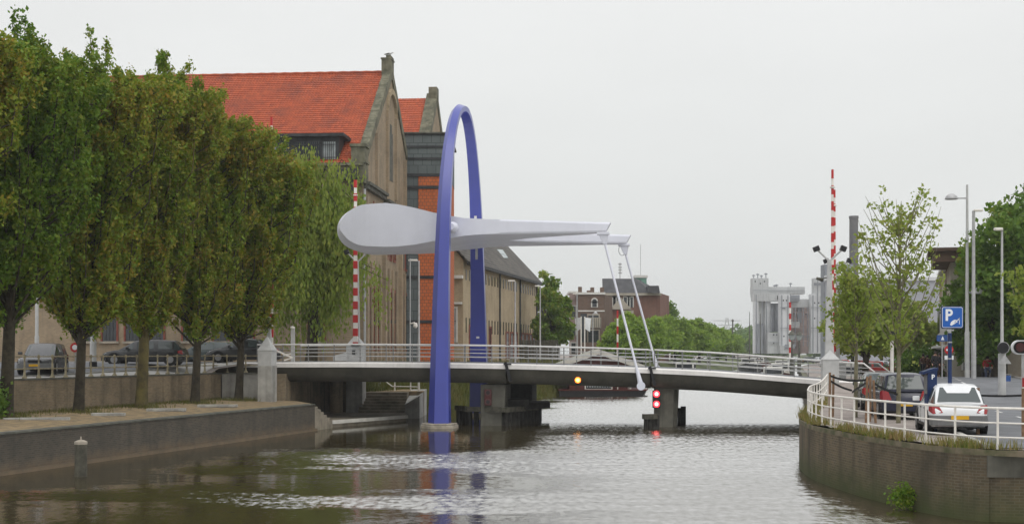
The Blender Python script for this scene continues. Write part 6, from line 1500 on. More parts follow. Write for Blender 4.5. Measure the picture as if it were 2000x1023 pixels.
# ================================================================ PARKING SIGN AND METER
d = 41; xc = xat(1860, d); zc = zat(619.5, d); s = thing('parking_sign', 'square blue P sign with a hand and coin slot on a dark pole', 'sign', (xc, d, 1.8))
def rrect(mb, cx, cz, w_, h_, r_, y0, y1, mi=0):
    pts = []
    for (sx_, sz, a0) in ((1, -1, -90), (1, 1, 0), (-1, 1, 90), (-1, -1, 180)):
        for k in range(5): a = R(a0 + k * 22.5); pts.append((cx + sx_ * (w_ / 2 - r_) + r_ * math.cos(a), cz + sz * (h_ / 2 - r_) + r_ * math.sin(a)))
    n_ = len(pts); mb.add([(p[0], y0, p[1]) for p in pts] + [(p[0], y1, p[1]) for p in pts], [tuple(range(n_)), tuple(range(2 * n_ - 1, n_ - 1, -1))] + [(i, n_ + i, n_ + (i + 1) % n_, (i + 1) % n_) for i in range(n_)], mi)
S_ = 42 / F * d
mb = MB(); rrect(mb, xc, zc, S_ + .03, S_ + .03, .06, d, d + .03); mb.build('back_plate', M['navy'], s)
mb = MB(); rrect(mb, xc, zc, S_ - .03, S_ - .03, .05, d - .006, d - .001); mb.build('border', M['sign_white'], s)
mb = MB(); rrect(mb, xc, zc, S_ - .06, S_ - .06, .04, d - .012, d - .007); mb.build('face', M['sign_blue'], s)
def letterP(cx, cz, h_, y, mat_, par, th=None):
    w_ = th or h_ * .21; mb = MB(); mb.box(cx - h_ * .30, cx - h_ * .30 + w_, y - .004, y, cz - h_ / 2, cz + h_ / 2)
    ro, ri = h_ * .30, h_ * .30 - w_ * .92; c = (cx + .02 * h_, cz + h_ * .2); a_ = [R(-90 + 15 * k) for k in range(13)]; sq = .95
    o_ = [(c[0] + ro * math.cos(q), c[1] + ro * math.sin(q)) for q in a_]; i_ = [(c[0] + ri * math.cos(q), c[1] + ri * math.sin(q)) for q in a_]
    xl = cx - h_ * .30 + w_ * .5
    o_ = [(xl, c[1] - ro)] + o_ + [(xl, c[1] + ro)]; i_ = [(xl, c[1] - ri)] + i_ + [(xl, c[1] + ri)]
    for k in range(len(o_) - 1): mb.add([(o_[k][0], y - .0035, o_[k][1]), (o_[k + 1][0], y - .0035, o_[k + 1][1]), (i_[k + 1][0], y - .0035, i_[k + 1][1]), (i_[k][0], y - .0035, i_[k][1])], [(0, 1, 2, 3)])
    return mb.build('letter_p', mat_, par)
letterP(xc - .105, zc + .075, .36, d - .016, M['sign_white'], s)
u = S_ / 250.0        # hand holding a coin towards a slot
def sg(pts, mb): mb.poly([(xc + (p[0] - 125) * u, d - .017, zc + (125 - p[1]) * u) for p in pts])
mb = MB(); sg([(98, 205), (108, 180), (128, 162), (150, 152), (172, 155), (188, 164), (176, 172), (186, 180), (168, 186), (158, 196), (140, 206), (122, 216), (110, 222), (98, 214)], mb); sg([(168, 158), (196, 148), (200, 156), (176, 168)], mb); sg([(186, 142), (205, 136), (207, 150), (190, 156)], mb); sg([(202, 128), (208, 128), (208, 205), (202, 205)], mb); sg([(196, 150), (206, 130), (209, 133), (200, 154)], mb); mb.build('hand_symbol', M['sign_white'], s)
mb = MB(); sg([(150, 172), (166, 168), (168, 172), (152, 177)], mb); sg([(146, 184), (162, 180), (163, 184), (148, 189)], mb); mb.v = [(a, b_ - .003, c_) for a, b_, c_ in mb.v]; mb.build('finger_line', M['sign_blue'], s)
mb = MB(); mb.tube([(xc - .05, d + .08, 1.7), (xc - .05, d + .08, zat(650, d)), ], .062, 12); mb.build('pole', M['navy'], s); mb = MB(); mb.tube([(xc - .05, d + .08, zat(650, d)), (xc - .05, d + .08, zat(605, d))], .045, 10); mb.box(xc - .16, xc + .06, d + .03, d + .06, zat(646, d), zat(643, d)); mb.build('bracket', M['steel'], s)
for py in (668, 700): mb = MB(); mb.tube([(xc - .05, d + .08, zat(py, d) - .02), (xc - .05, d + .08, zat(py, d) + .02)], .07, 12); mb.build('clamp', M['steel'], s)
# ticket machine
d = 40; xm = xat(1818.5, d); s = thing('ticket_machine', 'dark blue parking ticket machine with white P behind the fence', 'parking meter', (xm, d, 1.8)); zt_ = zat(722, d)
mb = MB(); wm_ = .145; mb.add([(xm - wm_, d - .13, 1.75), (xm + wm_, d - .13, 1.75), (xm + wm_, d + .2, 1.75), (xm - wm_, d + .2, 1.75), (xm - wm_, d - .13, zt_ - .05), (xm + wm_, d - .13, zt_ + .02), (xm + wm_, d + .2, zt_ + .02), (xm - wm_, d + .2, zt_ - .05)], [(0, 1, 5, 4), (1, 2, 6, 5), (2, 3, 7, 6), (3, 0, 4, 7), (4, 5, 6, 7), (3, 2, 1, 0)]); mb.build('cabinet', M['navy'], s, bevel=.02)
mb = MB(); mb.add([(xm - .30, d - .17, zt_ - .13), (xm + wm_ + .02, d - .17, zt_ + .0), (xm + wm_ + .02, d + .24, zt_ + .0), (xm - .30, d + .24, zt_ - .13), (xm - .29, d - .17, zt_ - .06), (xm + .05, d - .17, zt_ + .055), (xm + wm_ + .02, d - .17, zt_ + .07), (xm + wm_ + .02, d + .24, zt_ + .07), (xm + .05, d + .24, zt_ + .055), (xm - .29, d + .24, zt_ - .06)], [(0, 1, 6, 5, 4), (3, 9, 8, 7, 2), (0, 4, 9, 3), (4, 5, 8, 9), (5, 6, 7, 8), (1, 2, 7, 6), (3, 2, 1, 0)]); mb.build('hood', M['navy'], s)
mb = MB(); mb.box(xm - wm_ - .02, xm - wm_ + .03, d - .1, d + .16, zt_ - .72, zt_ - .16); mb.build('control_panel', M['car_trim'], s)
letterP(xm + .02, zat(735.5, d), .15, d - .137, M['sign_white'], s)
mb = MB(); mb.box(xm - wm_ - .03, xm + wm_ + .03, d - .16, d + .23, 1.78, 1.86); mb.build('foot', M['navy'], s)
# other signs
d = 84; x = xat(1840, d); s = thing('street_sign', 'small light blue street sign below the pale bay window', 'sign', (x, d, 2.2)); mb = MB(); mb.tube([(x, d, 2), (x, d, zat(650, d))], .04, 6); mb.build('pole', M['steel'], s); mb = MB(); rrect(mb, x, zat(660, d), .72, .4, .08, d - .06, d - .04); mb.build('plate', M['bin_blue'], s); mb = MB(); mb.poly([(x - .1, d - .065, zat(660, d) - .12), (x + .12, d - .065, zat(660, d) - .12), (x + .02, d - .065, zat(660, d) + .14)]); mb.build('arrow', M['sign_white'], s)
d = 60; x = xat(1852.5, d); s = thing('no_entry_sign', 'red round no entry sign half hidden behind the parking sign pole', 'sign', (x, d, 2)); mb = MB(); mb.tube([(x, d, 1.8), (x, d, zat(640, d))], .04, 6); mb.build('pole', M['steel'], s)
mb = MB(); mb.disc((x, d - .07, zat(683, d)), (0, -1, 0), .2, .03, 20); mb.build('disc', M['red'], s); mb = MB(); mb.box(x - .13, x + .13, d - .1, d - .087, zat(683, d) - .04, zat(683, d) + .04); mb.build('bar', M['sign_white'], s)
mb = MB(); mb.box(x - .2, x + .2, d - .09, d - .06, zat(702, d), zat(694, d)); mb.build('under_plate', M['sign_white'], s)
d = 62; x = xat(141, 66); s = thing('round_sign', 'red and white round sign peeping out beside the second trunk', 'sign', (x, 66.5, 3.2)); mb = MB(); mb.tube([(x, 66.5, 3.1), (x, 66.5, zat(672, 66))], .04, 6); mb.build('pole', M['steel'], s); mb = MB(); mb.disc((x, 66.42, zat(678, 66)), (0, -1, 0), .24, .03, 20); mb.build('disc', M['red'], s); mb = MB(); mb.disc((x, 66.39, zat(678, 66)), (0, -1, 0), .13, .02, 20); mb.build('face', M['sign_white'], s)
d = 63.3; x = xat(132.5, d); s = thing('blue_sign', 'blue sign board on a thin post by the second trunk on the quay', 'sign', (x, d, 1.45)); mb = MB(); mb.tube([(x, d, 1.4), (x, d, zat(765, d))], .035, 6); mb.build('post', M['sign_white'], s); mb = MB(); mb.box(x + .04, x + .55, d, d + .03, zat(796, d), zat(766, d)); mb.build('board', M['navy'], s)
# green box and signal in the right background
d = 80; x = xat(1742, d); s = thing('traffic_light', 'dark traffic light on a white post between the two young trees', 'traffic light', (x, d, 2.4)); mb = MB(); mb.tube([(x, d, 2.3), (x, d, zat(655, d))], .11, 8); mb.build('post', M['fence_white'], s); mb = MB(); mb.box(x - .18, x + .22, d - .25, d + .1, zat(662, d), zat(648, d)); mb.tube([(x, d - .2, zat(651, d)), (x, d + .3, zat(651, d))], .13, 8); mb.build('signal_head', M['black'], s)
# litter bin
d = 76; x = xat(1966.5, d); s = thing('litter_bin', 'blue litter bin in a steel frame on the verge by the dark trees', 'litter bin', (x, d, 2.2)); z0, z1 = zat(752, d), zat(733, d)
mb = MB(); loft(mb, [0, 1], lambda q_: [Vector((x - .15 - .03 * q_, d - .15, lerp(z0, z1, q_))), Vector((x + .15 + .03 * q_, d - .15, lerp(z0, z1, q_))), Vector((x + .15 + .03 * q_, d + .15, lerp(z0, z1, q_))), Vector((x - .15 - .03 * q_, d + .15, lerp(z0, z1, q_)))]); mb.build('basket', M['bin_blue'], s, bevel=.02)
mb = MB(); mb.tube([(x + .24, d, 2.0), (x + .24, d, z1 + .06), (x - .18, d, z1 + .06)], .02, 6); mb.build('frame', M['steel'], s)
# notice board and box by the cyclist
d = 92.5; s = thing('bus_shelter', 'grey glass shelter panel behind the cyclist', 'shelter', (xat(1911, d), d, 2)); mb = MB()
mb.box(xat(1904, d), xat(1905, d), d, d + .1, 2, zat(697, d)); mb.box(xat(1925, d), xat(1926.2, d), d, d + .1, 2, zat(703, d)); mb.box(xat(1904, d), xat(1926, d), d, d + .1, zat(698, d), zat(696.5, d)); mb.build('frame', M['steel'], s); mb = MB(); mb.box(xat(1905.2, d), xat(1924.8, d), d + .03, d + .06, zat(734, d), zat(698.5, d)); mb.build('panel', M['wet_timber'], s)

# ================================================================ STAKES AND STRAPS
def stake(px, pt, d, label, r_=.05, lean=0, g='wooden stakes of the young trees'):
    x = xat(px, d); z1 = zat(pt, d); mb = MB(); mb.tube([(x - lean, d, 1.65), (x, d, z1)], [r_, r_ * .95], 10); o = mb.build('tree_stake', M['timber'], smooth=False); tag(o, label, 'stake', g); return Vector((x, d, z1))
sk = {}
for k, (px, pt, d, lab, ln_) in enumerate(((1621, 727, 49.6, 'left one of two stakes in front of the near right barrier post', .0), (1628, 731, 50.6, 'right one of two stakes in front of the near right barrier post', .03), (1694, 735, 46.2, 'left one of the stake bundle between the young trees', .05), (1700, 733, 46.9, 'middle one of the stake bundle between the young trees', .02), (1706, 742, 46, 'right one of the stake bundle between the young trees', -.08), (1910, 757, 39.3, 'square stake standing in front of the white hatchback', 0), (1999, 758, 38.2, 'stake cut by the right edge of the view', 0))):
    sk[k] = stake(px, pt, d, lab, .055 if k > 4 else .045, ln_)
def strap(a, b_, sag, label, w_=.075, wrap=True):
    a = Vector(a); b_ = Vector(b_); mb = MB(); pts = []
    for i in range(11):
        f = i / 10; p = a.lerp(b_, f); p.z -= sag * 4 * f * (1 - f); pts.append(p)
    for p, q in zip(pts, pts[1:]): mb.bar(p, q, .012, w_)
    tag(mb.build('rubber_strap', M['strap']), label, 'strap', 'black straps between stakes and trees')
dn = Vector((0, 0, -1))
strap(sk[0] + dn * .3, at(1664, 762, 49.8), .05, 'black strap from the paired stakes down to the denser young tree')
strap(sk[0] + dn * .12, sk[3] + dn * .12, .12, 'upper black strap between the stake pair and the stake bundle')
strap(at(1664, 766, 49.8), sk[2] + dn * .2, -.02, 'black strap from the denser young tree up to the stake bundle')
strap(sk[4] + dn * .1, at(1753, 770, 45.8), .03, 'black strap from the stake bundle to the taller young tree')
strap(sk[5] + dn * .22, sk[6] + dn * .2, .02, 'black strap from the square stake to the right edge stake', .06)

# ================================================================ CARS
def make_car(label, paint, L_=4.2, W_=1.7, H_=1.42, kind='hatch', group=None, bumper=None, rear_plate=True, simple=False, name='parked_car', hoodz=.80):
    t = thing(name, label, 'car', (0, 0, 0), 0, group, local=True); h2 = L_ / 2; hw = W_ / 2
    # lower body: stations (x, half width, z bottom, z belt)
    zb = H_ * .62
    st = [(-h2, .80 * hw, .34, .66), (-h2 + .05, .90 * hw, .26, .76), (-h2 + .16, .95 * hw, .22, zb - .04), (-h2 + .5, .99 * hw, .2, zb), (-h2 * .3, hw, .19, zb), (h2 * .1, hw, .19, zb - .01), (h2 * .45, .99 * hw, .2, zb - .04), (h2 - .75, .97 * hw, .21, hoodz + .02), (h2 - .3, .93 * hw, .22, hoodz - .07), (h2 - .08, .84 * hw, .25, hoodz - .17), (h2, .74 * hw, .32, hoodz - .28)]
    def ring(s_):
        x, w_, z0, z1 = s_; zm = lerp(z0, z1, .55)
        return [Vector(p) for p in ((x, -w_ * .9, z0), (x, -w_ * .985, z0 + .08), (x, -w_, zm), (x, -w_ * .97, z1 - .06), (x, -w_ * .9, z1), (x, -w_ * .4, z1 + .035), (x, w_ * .4, z1 + .035), (x, w_ * .9, z1), (x, w_ * .97, z1 - .06), (x, w_, zm), (x, w_ * .985, z0 + .08), (x, w_ * .9, z0))]
    mb = MB(); loft(mb, st, ring); bo = mb.build('body', M[paint], t, smooth=True)
    # greenhouse: (x, half width bottom, half width top, z bottom, z top)
    if kind == 'hatch': gs = [(-h2 + .12, .86 * hw, .80 * hw, zb - .03, zb + .01), (-h2 + .52, .93 * hw, .70 * hw, zb - .02, H_ - .05), (-h2 + .62, .93 * hw, .71 * hw, zb - .02, H_ - .03), (-h2 * .38, .94 * hw, .75 * hw, zb - .02, H_ + .01), (-h2 * .30, .94 * hw, .75 * hw, zb - .02, H_ + .01), (h2 * .13, .93 * hw, .73 * hw, zb - .02, H_ - .03), (h2 * .19, .93 * hw, .72 * hw, zb - .02, H_ - .05), (h2 * .60, .88 * hw, .80 * hw, zb - .10, zb - .05)]
    elif kind == 'estate': gs = [(-h2 + .08, .88 * hw, .84 * hw, zb - .03, zb + .01), (-h2 + .32, .93 * hw, .75 * hw, zb - .02, H_ - .04), (-h2 + .42, .93 * hw, .76 * hw, zb - .02, H_ - .01), (-h2 * .36, .94 * hw, .77 * hw, zb - .02, H_ + .02), (-h2 * .30, .94 * hw, .77 * hw, zb - .02, H_ + .02), (h2 * .08, .93 * hw, .74 * hw, zb - .02, H_ - .02), (h2 * .13, .93 * hw, .73 * hw, zb - .02, H_ - .04), (h2 * .48, .88 * hw, .82 * hw, zb - .08, zb - .04)]
    else: gs = [(-h2 + .75, .86 * hw, .80 * hw, zb - .03, zb + .01), (-h2 + 1.25, .92 * hw, .68 * hw, zb - .02, H_ - .06), (-h2 + 1.33, .93 * hw, .69 * hw, zb - .02, H_ - .04), (-h2 * .14, .94 * hw, .73 * hw, zb - .02, H_), (-h2 * .08, .94 * hw, .73 * hw, zb - .02, H_), (h2 * .16, .93 * hw, .71 * hw, zb - .02, H_ - .05), (h2 * .22, .93 * hw, .70 * hw, zb - .02, H_ - .07), (h2 * .58, .88 * hw, .80 * hw, zb - .08, zb - .04)]
    def gring(s_):
        x, wb_, wt, z0, z1 = s_; f_ = .88 if z1 - z0 > .2 else .9
        return [Vector(p) for p in ((x, -wb_, z0), (x, -lerp(wb_, wt, f_), lerp(z0, z1, f_)), (x, -wt * .93, z1 - .005), (x, -wt * .5, z1 + .02), (x, wt * .5, z1 + .02), (x, wt * .93, z1 - .005), (x, lerp(wb_, wt, f_), lerp(z0, z1, f_)), (x, wb_, z0))]
    mb = MB(); loft(mb, gs, gring); mb.build('cabin', M[paint], t, smooth=True)
    # windows as panes standing 6 mm proud of the cabin
    mb = MB(); rg = [gring(g) for g in gs]
    def pane(a, b_, c_, d_, ins=.06):
        c0 = (a + b_ + c_ + d_) / 4; q = [lerp_v(p, c0, ins) for p in (a, b_, c_, d_)]; nrm = (q[1] - q[0]).cross(q[3] - q[0]); nrm.normalize()
        if nrm.dot(c0 - Vector((0, 0, H_ * .6))) < 0: nrm = -nrm
        mb.add([p + nrm * .008 for p in q], [(0, 1, 2, 3)])
    lerp_v = lambda p, c, k: p + (c - p) * k
    for (i, j) in ((0, 1), (2, 3), (4, 5), (6, 7)):
        for s_ in (0, 1):
            lo0, hi0, lo1, hi1 = (rg[i][0], rg[i][1], rg[j][0], rg[j][1]) if s_ == 0 else (rg[i][7], rg[i][6], rg[j][7], rg[j][6])
            if (i, j) == (0, 1):
                if kind == 'sedan': continue
            if (i, j) in ((0, 1), (6, 7)):
                pass
            pane(lo0 + Vector((0, 0, .03)), hi0, hi1, lo1 + Vector((0, 0, .03)), .07)
    pane(rg[0][1 + 0] + Vector((0, 0, .03)), rg[1][2], rg[1][5], rg[0][6] + Vector((0, 0, .03)), .09)
    pane(rg[7][1], rg[6][2], rg[6][5], rg[7][6], .08)
    mb.build('window', M['carglass'], t)
    wx = (h2 - .78, -h2 + .72); wr = .31
    for x in wx:
        for s_ in (-1, 1):
            mb = MB(); mb.disc((x, s_ * (hw - .07), wr + .02), (0, 1, 0), wr + .065, .165, 20); mb.build('wheel_arch', M['black'], t)
            mb = MB(); mb.disc((x, s_ * (hw - .085), wr), (0, 1, 0), wr, .21, 22); w_ = mb.build('wheel', M['rubber'], t, bevel=.02)
            mb = MB(); mb.disc((x, s_ * (hw + .022), wr), (0, 1, 0), wr * .64, .02, 18); mb.disc((x, s_ * (hw + .03), wr), (0, 1, 0), wr * .2, .03, 12); mb.build('rim', M['rim'], w_)
    bm_ = bumper or paint
    mb = MB(); loft(mb, [(-h2 - .05, .74), (-h2 + .04, .93), (-h2 + .3, 1.0)], lambda s_: [Vector((s_[0], y * hw * s_[1], z)) for y, z in ((-1, .26), (-1, .56), (1, .56), (1, .26))]); mb.build('rear_bumper', M[bm_], t, bevel=.02)
    mb = MB(); loft(mb, [(h2 - .35, .99), (h2 - .02, .86), (h2 + .05, .62)], lambda s_: [Vector((s_[0], y * hw * s_[1], z)) for y, z in ((-1, .24), (-1, .50), (1, .50), (1, .24))]); mb.build('front_bumper', M[bm_], t, bevel=.02)
    for s_ in (-1, 1):
        mb = MB(); mb.add([(h2 - .05, s_ * .42 * hw, .55), (h2 - .17, s_ * .86 * hw, .57), (h2 - .26, s_ * .90 * hw, .70), (h2 - .16, s_ * .44 * hw, .665), (h2 - .2, s_ * .42 * hw, .55), (h2 - .4, s_ * .86 * hw, .57), (h2 - .45, s_ * .90 * hw, .70), (h2 - .4, s_ * .44 * hw, .665)], [(0, 1, 2, 3), (0, 4, 5, 1), (1, 5, 6, 2), (2, 6, 7, 3), (3, 7, 4, 0)]); mb.build('headlight', M['lampglass'], t)
        zt0, zt1 = (.60, zb - .02) if kind != 'estate' else (.62, zb + .02)
        mb = MB(); mb.add([(-h2 - .015, s_ * .56 * hw, zt0 + .04), (-h2 + .02, s_ * .90 * hw, zt0), (-h2 + .3, s_ * 1.0 * hw, zt0 + .08), (-h2 + .3, s_ * .995 * hw, zt1 - .05), (-h2 + .1, s_ * .93 * hw, zt1), (-h2 + .06, s_ * .70 * hw, zt1 - .03)], [(0, 1, 4, 5), (1, 2, 3, 4)]); mb.build('tail_light', M['taillight'], t)
        mb = MB(); mb.obox((h2 * .34, s_ * (hw + .08), zb + .08), (.06, 0, 0), (0, .1, 0), (0, 0, .07)); mb.build('mirror', M[paint if not simple else 'black'], t, bevel=.02)
        for xd in (-.32 * h2, .12 * h2): mb = MB(); mb.obox((xd, s_ * hw * 1.0, zb - .16), (.09, 0, 0), (0, .012, 0), (0, 0, .014)); mb.build('door_handle', M['black'], t)
    mb = MB(); mb.obox((h2 - .0, 0, .60), (.02, 0, 0), (0, .36 * hw, 0), (0, 0, .055)); mb.build('grille', M['black'], t)
    if rear_plate: mb = MB(); mb.obox((-h2 - .065, 0, .50), (.006, 0, 0), (0, .25, 0), (0, 0, .055)); mb.build('number_plate', M['plate'], t)
    mb = MB(); mb.obox((h2 + .062, 0, .40), (.006, 0, 0), (0, .25, 0), (0, 0, .055)); mb.build('number_plate', M['plate'], t)
    for s_ in (-1, 1):            # door seams, sills
        mb = MB()
        for xd in (-.36 * h2, .10 * h2, .42 * h2): mb.obox((xd, s_ * (hw * .998), .52), (.006, 0, 0), (0, .004, 0), (0, 0, .30))
        mb.obox((-.02 * h2, s_ * hw * .995, .25), (h2 * .42, 0, 0), (0, .02, 0), (0, 0, .04))
        mb.build('door_seam', M['black'], t)
    mb = MB(); mb.obox((0, 0, .26), (h2 * .9, 0, 0), (0, hw * .84, 0), (0, 0, .09)); mb.build('underbody', M['black'], t)
    return t
def put(t, px, d, z, heading):
    t.location = (xat(px, d), d, z); t.rotation_euler = (0, 0, heading); return t
GC = 'cars parked on the right street'
c = make_car('white hatchback with grey bumper parked behind the blue ticket machine', 'car_white', 3.85, 1.68, 1.44, 'hatch', GC, 'car_trim')
c.location = (13.42, 40.8, 1.83); c.rotation_euler = (0, 0, R(80))
c2 = make_car('dark estate car with yellow plate parked ahead of the white hatchback', 'car_navy', 4.4, 1.72, 1.60, 'estate', GC); c2.location = (14.5, 50.2, 1.86); c2.rotation_euler = (0, 0, R(82))
c3 = make_car('dark green car parked just beyond the dark estate', 'car_green', 4.2, 1.7, 1.5, 'hatch', GC); c3.location = (15.55, 56.4, 1.9); c3.rotation_euler = (0, 0, R(80))
far_proto = make_car('silver car at the end of the right street beyond the walkers', 'car_silver', 4.2, 1.7, 1.45, 'sedan', GC, simple=True); put(far_proto, 1722, 150, 1.95, R(20))
fp2 = make_car('red car seen through the bridge railing on the right street', 'car_red', 4.1, 1.7, 1.45, 'hatch', GC, simple=True); put(fp2, 1712, 135, 1.95, R(5))
fp3 = make_car('black car far down the right street by the shops', 'car_black', 4.3, 1.7, 1.45, 'hatch', GC, simple=True); put(fp3, 1762, 160, 1.95, R(80))
labs = ['second silver car far down the right street', 'distant silver car nearest to the shop fronts', 'distant red car between the street tree trunks', 'distant black car left of the walkers', 'distant black car under the farthest street tree', 'distant silver car by the far quay', 'distant red car by the far right quay wall', 'distant silver car behind the barrier post']
for k, (src, px, d, a) in enumerate(((far_proto, 1795, 175, 1.5), (far_proto, 1808, 140, 1.45), (fp2, 1690, 165, .2), (fp3, 1736, 172, 1.3), (fp3, 1778, 195, 1.5), (far_proto, 1668, 200, .1), (fp2, 1650, 185, 0.), (far_proto, 1626, 215, .05))): copy_tree(src, (xat(px, d), d, 1.9), a, labs[k])
for k, px in enumerate((1484, 1556, 1583, 1600)): copy_tree(far_proto if k % 2 else fp3, (xat(px, 330), 330, 1.9), .2 * k, ('dark car parked at the foot of the dark silo', 'pale car parked below the white silo tower', 'dark car parked left of the tall white tower', 'pale car parked at the right foot of the silo works')[k])
GL = 'cars parked on the left street'
c = make_car('dark grey estate car facing the viewer behind the leftmost trunks', 'car_grey', 4.6, 1.75, 1.46, 'estate', GL, 'car_trim'); c.location = (-23.3, 66.2, zlw(-23.3, 66.2) + .03); c.rotation_euler = (0, 0, math.atan2(-.985, .16))
c = make_car('black hatchback seen side-on behind the third quay trunk', 'car_black', 4.65, 1.7, 1.40, 'hatch', GL); c.location = (xat(284, 76), 76, zlw(xat(284, 76), 76) + .03); c.rotation_euler = (0, 0, R(181))
c = make_car('black car half hidden left of the white bridge pillar', 'car_black', 4.4, 1.7, 1.42, 'sedan', GL); c.location = (xat(478, 80.5), 80.5, 3.66); c.rotation_euler = (0, 0, R(180))
c = make_car('dark green car between the two farthest quay trunks', 'car_green', 4.2, 1.7, 1.42, 'hatch', GL); c.location = (xat(402, 90), 90, 3.55); c.rotation_euler = (0, 0, R(183))

# ================================================================ PEOPLE
def skin_obj(name, J, E, rad, mat_, parent, sub=1):
    me = bpy.data.meshes.new(name); me.from_pydata([tuple(j) for j in J], E, []); ob = bpy.data.objects.new(name, me); C.objects.link(ob); ob.parent = parent
    ob.modifiers.new('skin', 'SKIN'); me.skin_vertices or None
    sv = me.skin_vertices[0].data if me.skin_vertices else None
    if sv is None: return ob
    for i, r_ in enumerate(rad): sv[i].radius = (r_, r_) if not isinstance(r_, tuple) else r_
    sv[0].use_root = True; s_ = ob.modifiers.new('sub', 'SUBSURF'); s_.levels = sub; s_.render_levels = sub; me.materials.append(mat_); ORG[ob.name] = Vector((0, 0, 0)); return ob
def person(label, loc, rotz, pose, top, legs, h=1.72, group=None, hands=True):
    """pose: dict of joints in metres (x forward, y left, z up) for a 1.72 m figure"""
    t = thing('person', label, 'person', loc, rotz, group, local=True); s = h / 1.72
    P_ = dict(pel=(0, 0, .93), sp=(0, 0, 1.12), ch=(.0, 0, 1.34), nk=(0, 0, 1.47), hd=(.02, 0, 1.55), cr=(.02, 0, 1.68),
              hipL=(0, .1, .9), hipR=(0, -.1, .9), knL=(.06, .1, .5), knR=(-.02, -.1, .5), anL=(-.0, .1, .09), anR=(-.12, -.1, .1), toL=(.16, .11, .03), toR=(.04, -.11, .03),
              shL=(0, .18, 1.40), shR=(0, -.18, 1.40), elL=(-.02, .24, 1.13), elR=(.03, -.24, 1.13), wrL=(.06, .25, .89), wrR=(.12, -.24, .9))
    P_.update(pose); G = {k: Vector(v) * s for k, v in P_.items()}
    names_ = ['pel', 'sp', 'ch', 'nk', 'hd', 'cr', 'hipL', 'hipR', 'knL', 'knR', 'anL', 'anR', 'toL', 'toR', 'shL', 'shR', 'elL', 'elR', 'wrL', 'wrR']
    J = [G[k] for k in names_]; ix = {k: i for i, k in enumerate(names_)}
    E = [(ix[a], ix[b_]) for a, b_ in (('pel', 'sp'), ('sp', 'ch'), ('ch', 'nk'), ('nk', 'hd'), ('hd', 'cr'), ('pel', 'hipL'), ('pel', 'hipR'), ('hipL', 'knL'), ('hipR', 'knR'), ('knL', 'anL'), ('knR', 'anR'), ('anL', 'toL'), ('anR', 'toR'), ('ch', 'shL'), ('ch', 'shR'), ('shL', 'elL'), ('shR', 'elR'), ('elL', 'wrL'), ('elR', 'wrR'))]
    rd = [.13, .12, .14, .055, .095, .08, .09, .09, .06, .06, .042, .042, .035, .035, .065, .065, .043, .043, .03, .03]; rd = [r_ * s for r_ in rd]
    for sd in 'LR':        # palm, four fingers, thumb
        w_ = G['wr' + sd]; dr = (w_ - G['el' + sd]).normalized(); sdv = dr.orthogonal().normalized(); k0 = len(J); J.append(w_ + dr * .075 * s); rd.append((.04 * s, .018 * s)); E.append((ix['wr' + sd], k0))
        for f, ln_ in zip((-1.5, -.5, .5, 1.5), (.06, .075, .07, .055)):
            a = len(J); b0_ = J[k0] + sdv * f * .02 * s; cu = dr.cross(sdv); J.append(b0_ + dr * ln_ * .6 * s); J.append(b0_ + dr * ln_ * 1.0 * s + cu * .02 * s); rd += [.0085 * s, .007 * s]; E += [(k0, a), (a, a + 1)]
        a = len(J); J.append(w_ + dr * .06 * s + sdv * .045 * s); rd.append(.01 * s); E.append((ix['wr' + sd], a))
    skin_obj('body', J, E, rd, M['skin'], t)
    q = [G[k] for k in ('pel', 'sp', 'ch', 'nk', 'shL', 'shR', 'elL', 'elR', 'wrL', 'wrR')]
    q[3] = G['ch'].lerp(G['nk'], .7)
    skin_obj('jacket', q, [(0, 1), (1, 2), (2, 3), (2, 4), (2, 5), (4, 6), (5, 7), (6, 8), (7, 9)], [r_ * s for r_ in (.165, .15, .17, .085, .09, .09, .068, .068, .048, .048)], M[top], t)
    q = [G[k] for k in ('pel', 'hipL', 'hipR', 'knL', 'knR', 'anL', 'anR')]; skin_obj('trousers', q, [(0, 1), (0, 2), (1, 3), (2, 4), (3, 5), (4, 6)], [r_ * s for r_ in (.15, .115, .115, .08, .08, .06, .06)], M[legs], t)
    for sd in 'LR': skin_obj('shoe', [G['an' + sd] + Vector((-.04, 0, -.03)) * s, G['an' + sd].lerp(G['to' + sd], .6), G['to' + sd]], [(0, 1), (1, 2)], [.05 * s, .05 * s, .035 * s], M['black'], t)
    hd = G['hd']; mb = MB()
    mb.lathe((hd.x - .02 * s, hd.y, hd.z + .01), [(.098 * s, 0), (.107 * s, .06 * s), (.095 * s, .13 * s), (.05 * s, .175 * s), (.01 * s, .185 * s)], 12); mb.build('hair', M['hair'], t, smooth=True)
    fx = hd.x + .088 * s; mb = MB()
    for y in (-.033, .033): mb.lathe((fx, hd.y + y * s, hd.z + .03 * s), [(.002, 0), (.012 * s, .007 * s), (.002, .016 * s)], 6)
    mb.obox((fx, hd.y, hd.z - .035 * s), (.006, 0, 0), (0, .022 * s, 0), (0, 0, .004)); mb.build('eyes_and_mouth', M['hair'], t)
    mb = MB(); mb.add([(fx, hd.y - .014 * s, hd.z - .012 * s), (fx, hd.y + .014 * s, hd.z - .012 * s), (fx + .022 * s, hd.y, hd.z - .01 * s), (fx, hd.y, hd.z + .035 * s)], [(0, 1, 2), (0, 2, 3), (1, 3, 2), (0, 3, 1)]); mb.build('nose', M['skin'], t)
    return t
d = 90.; zc_ = 2.2
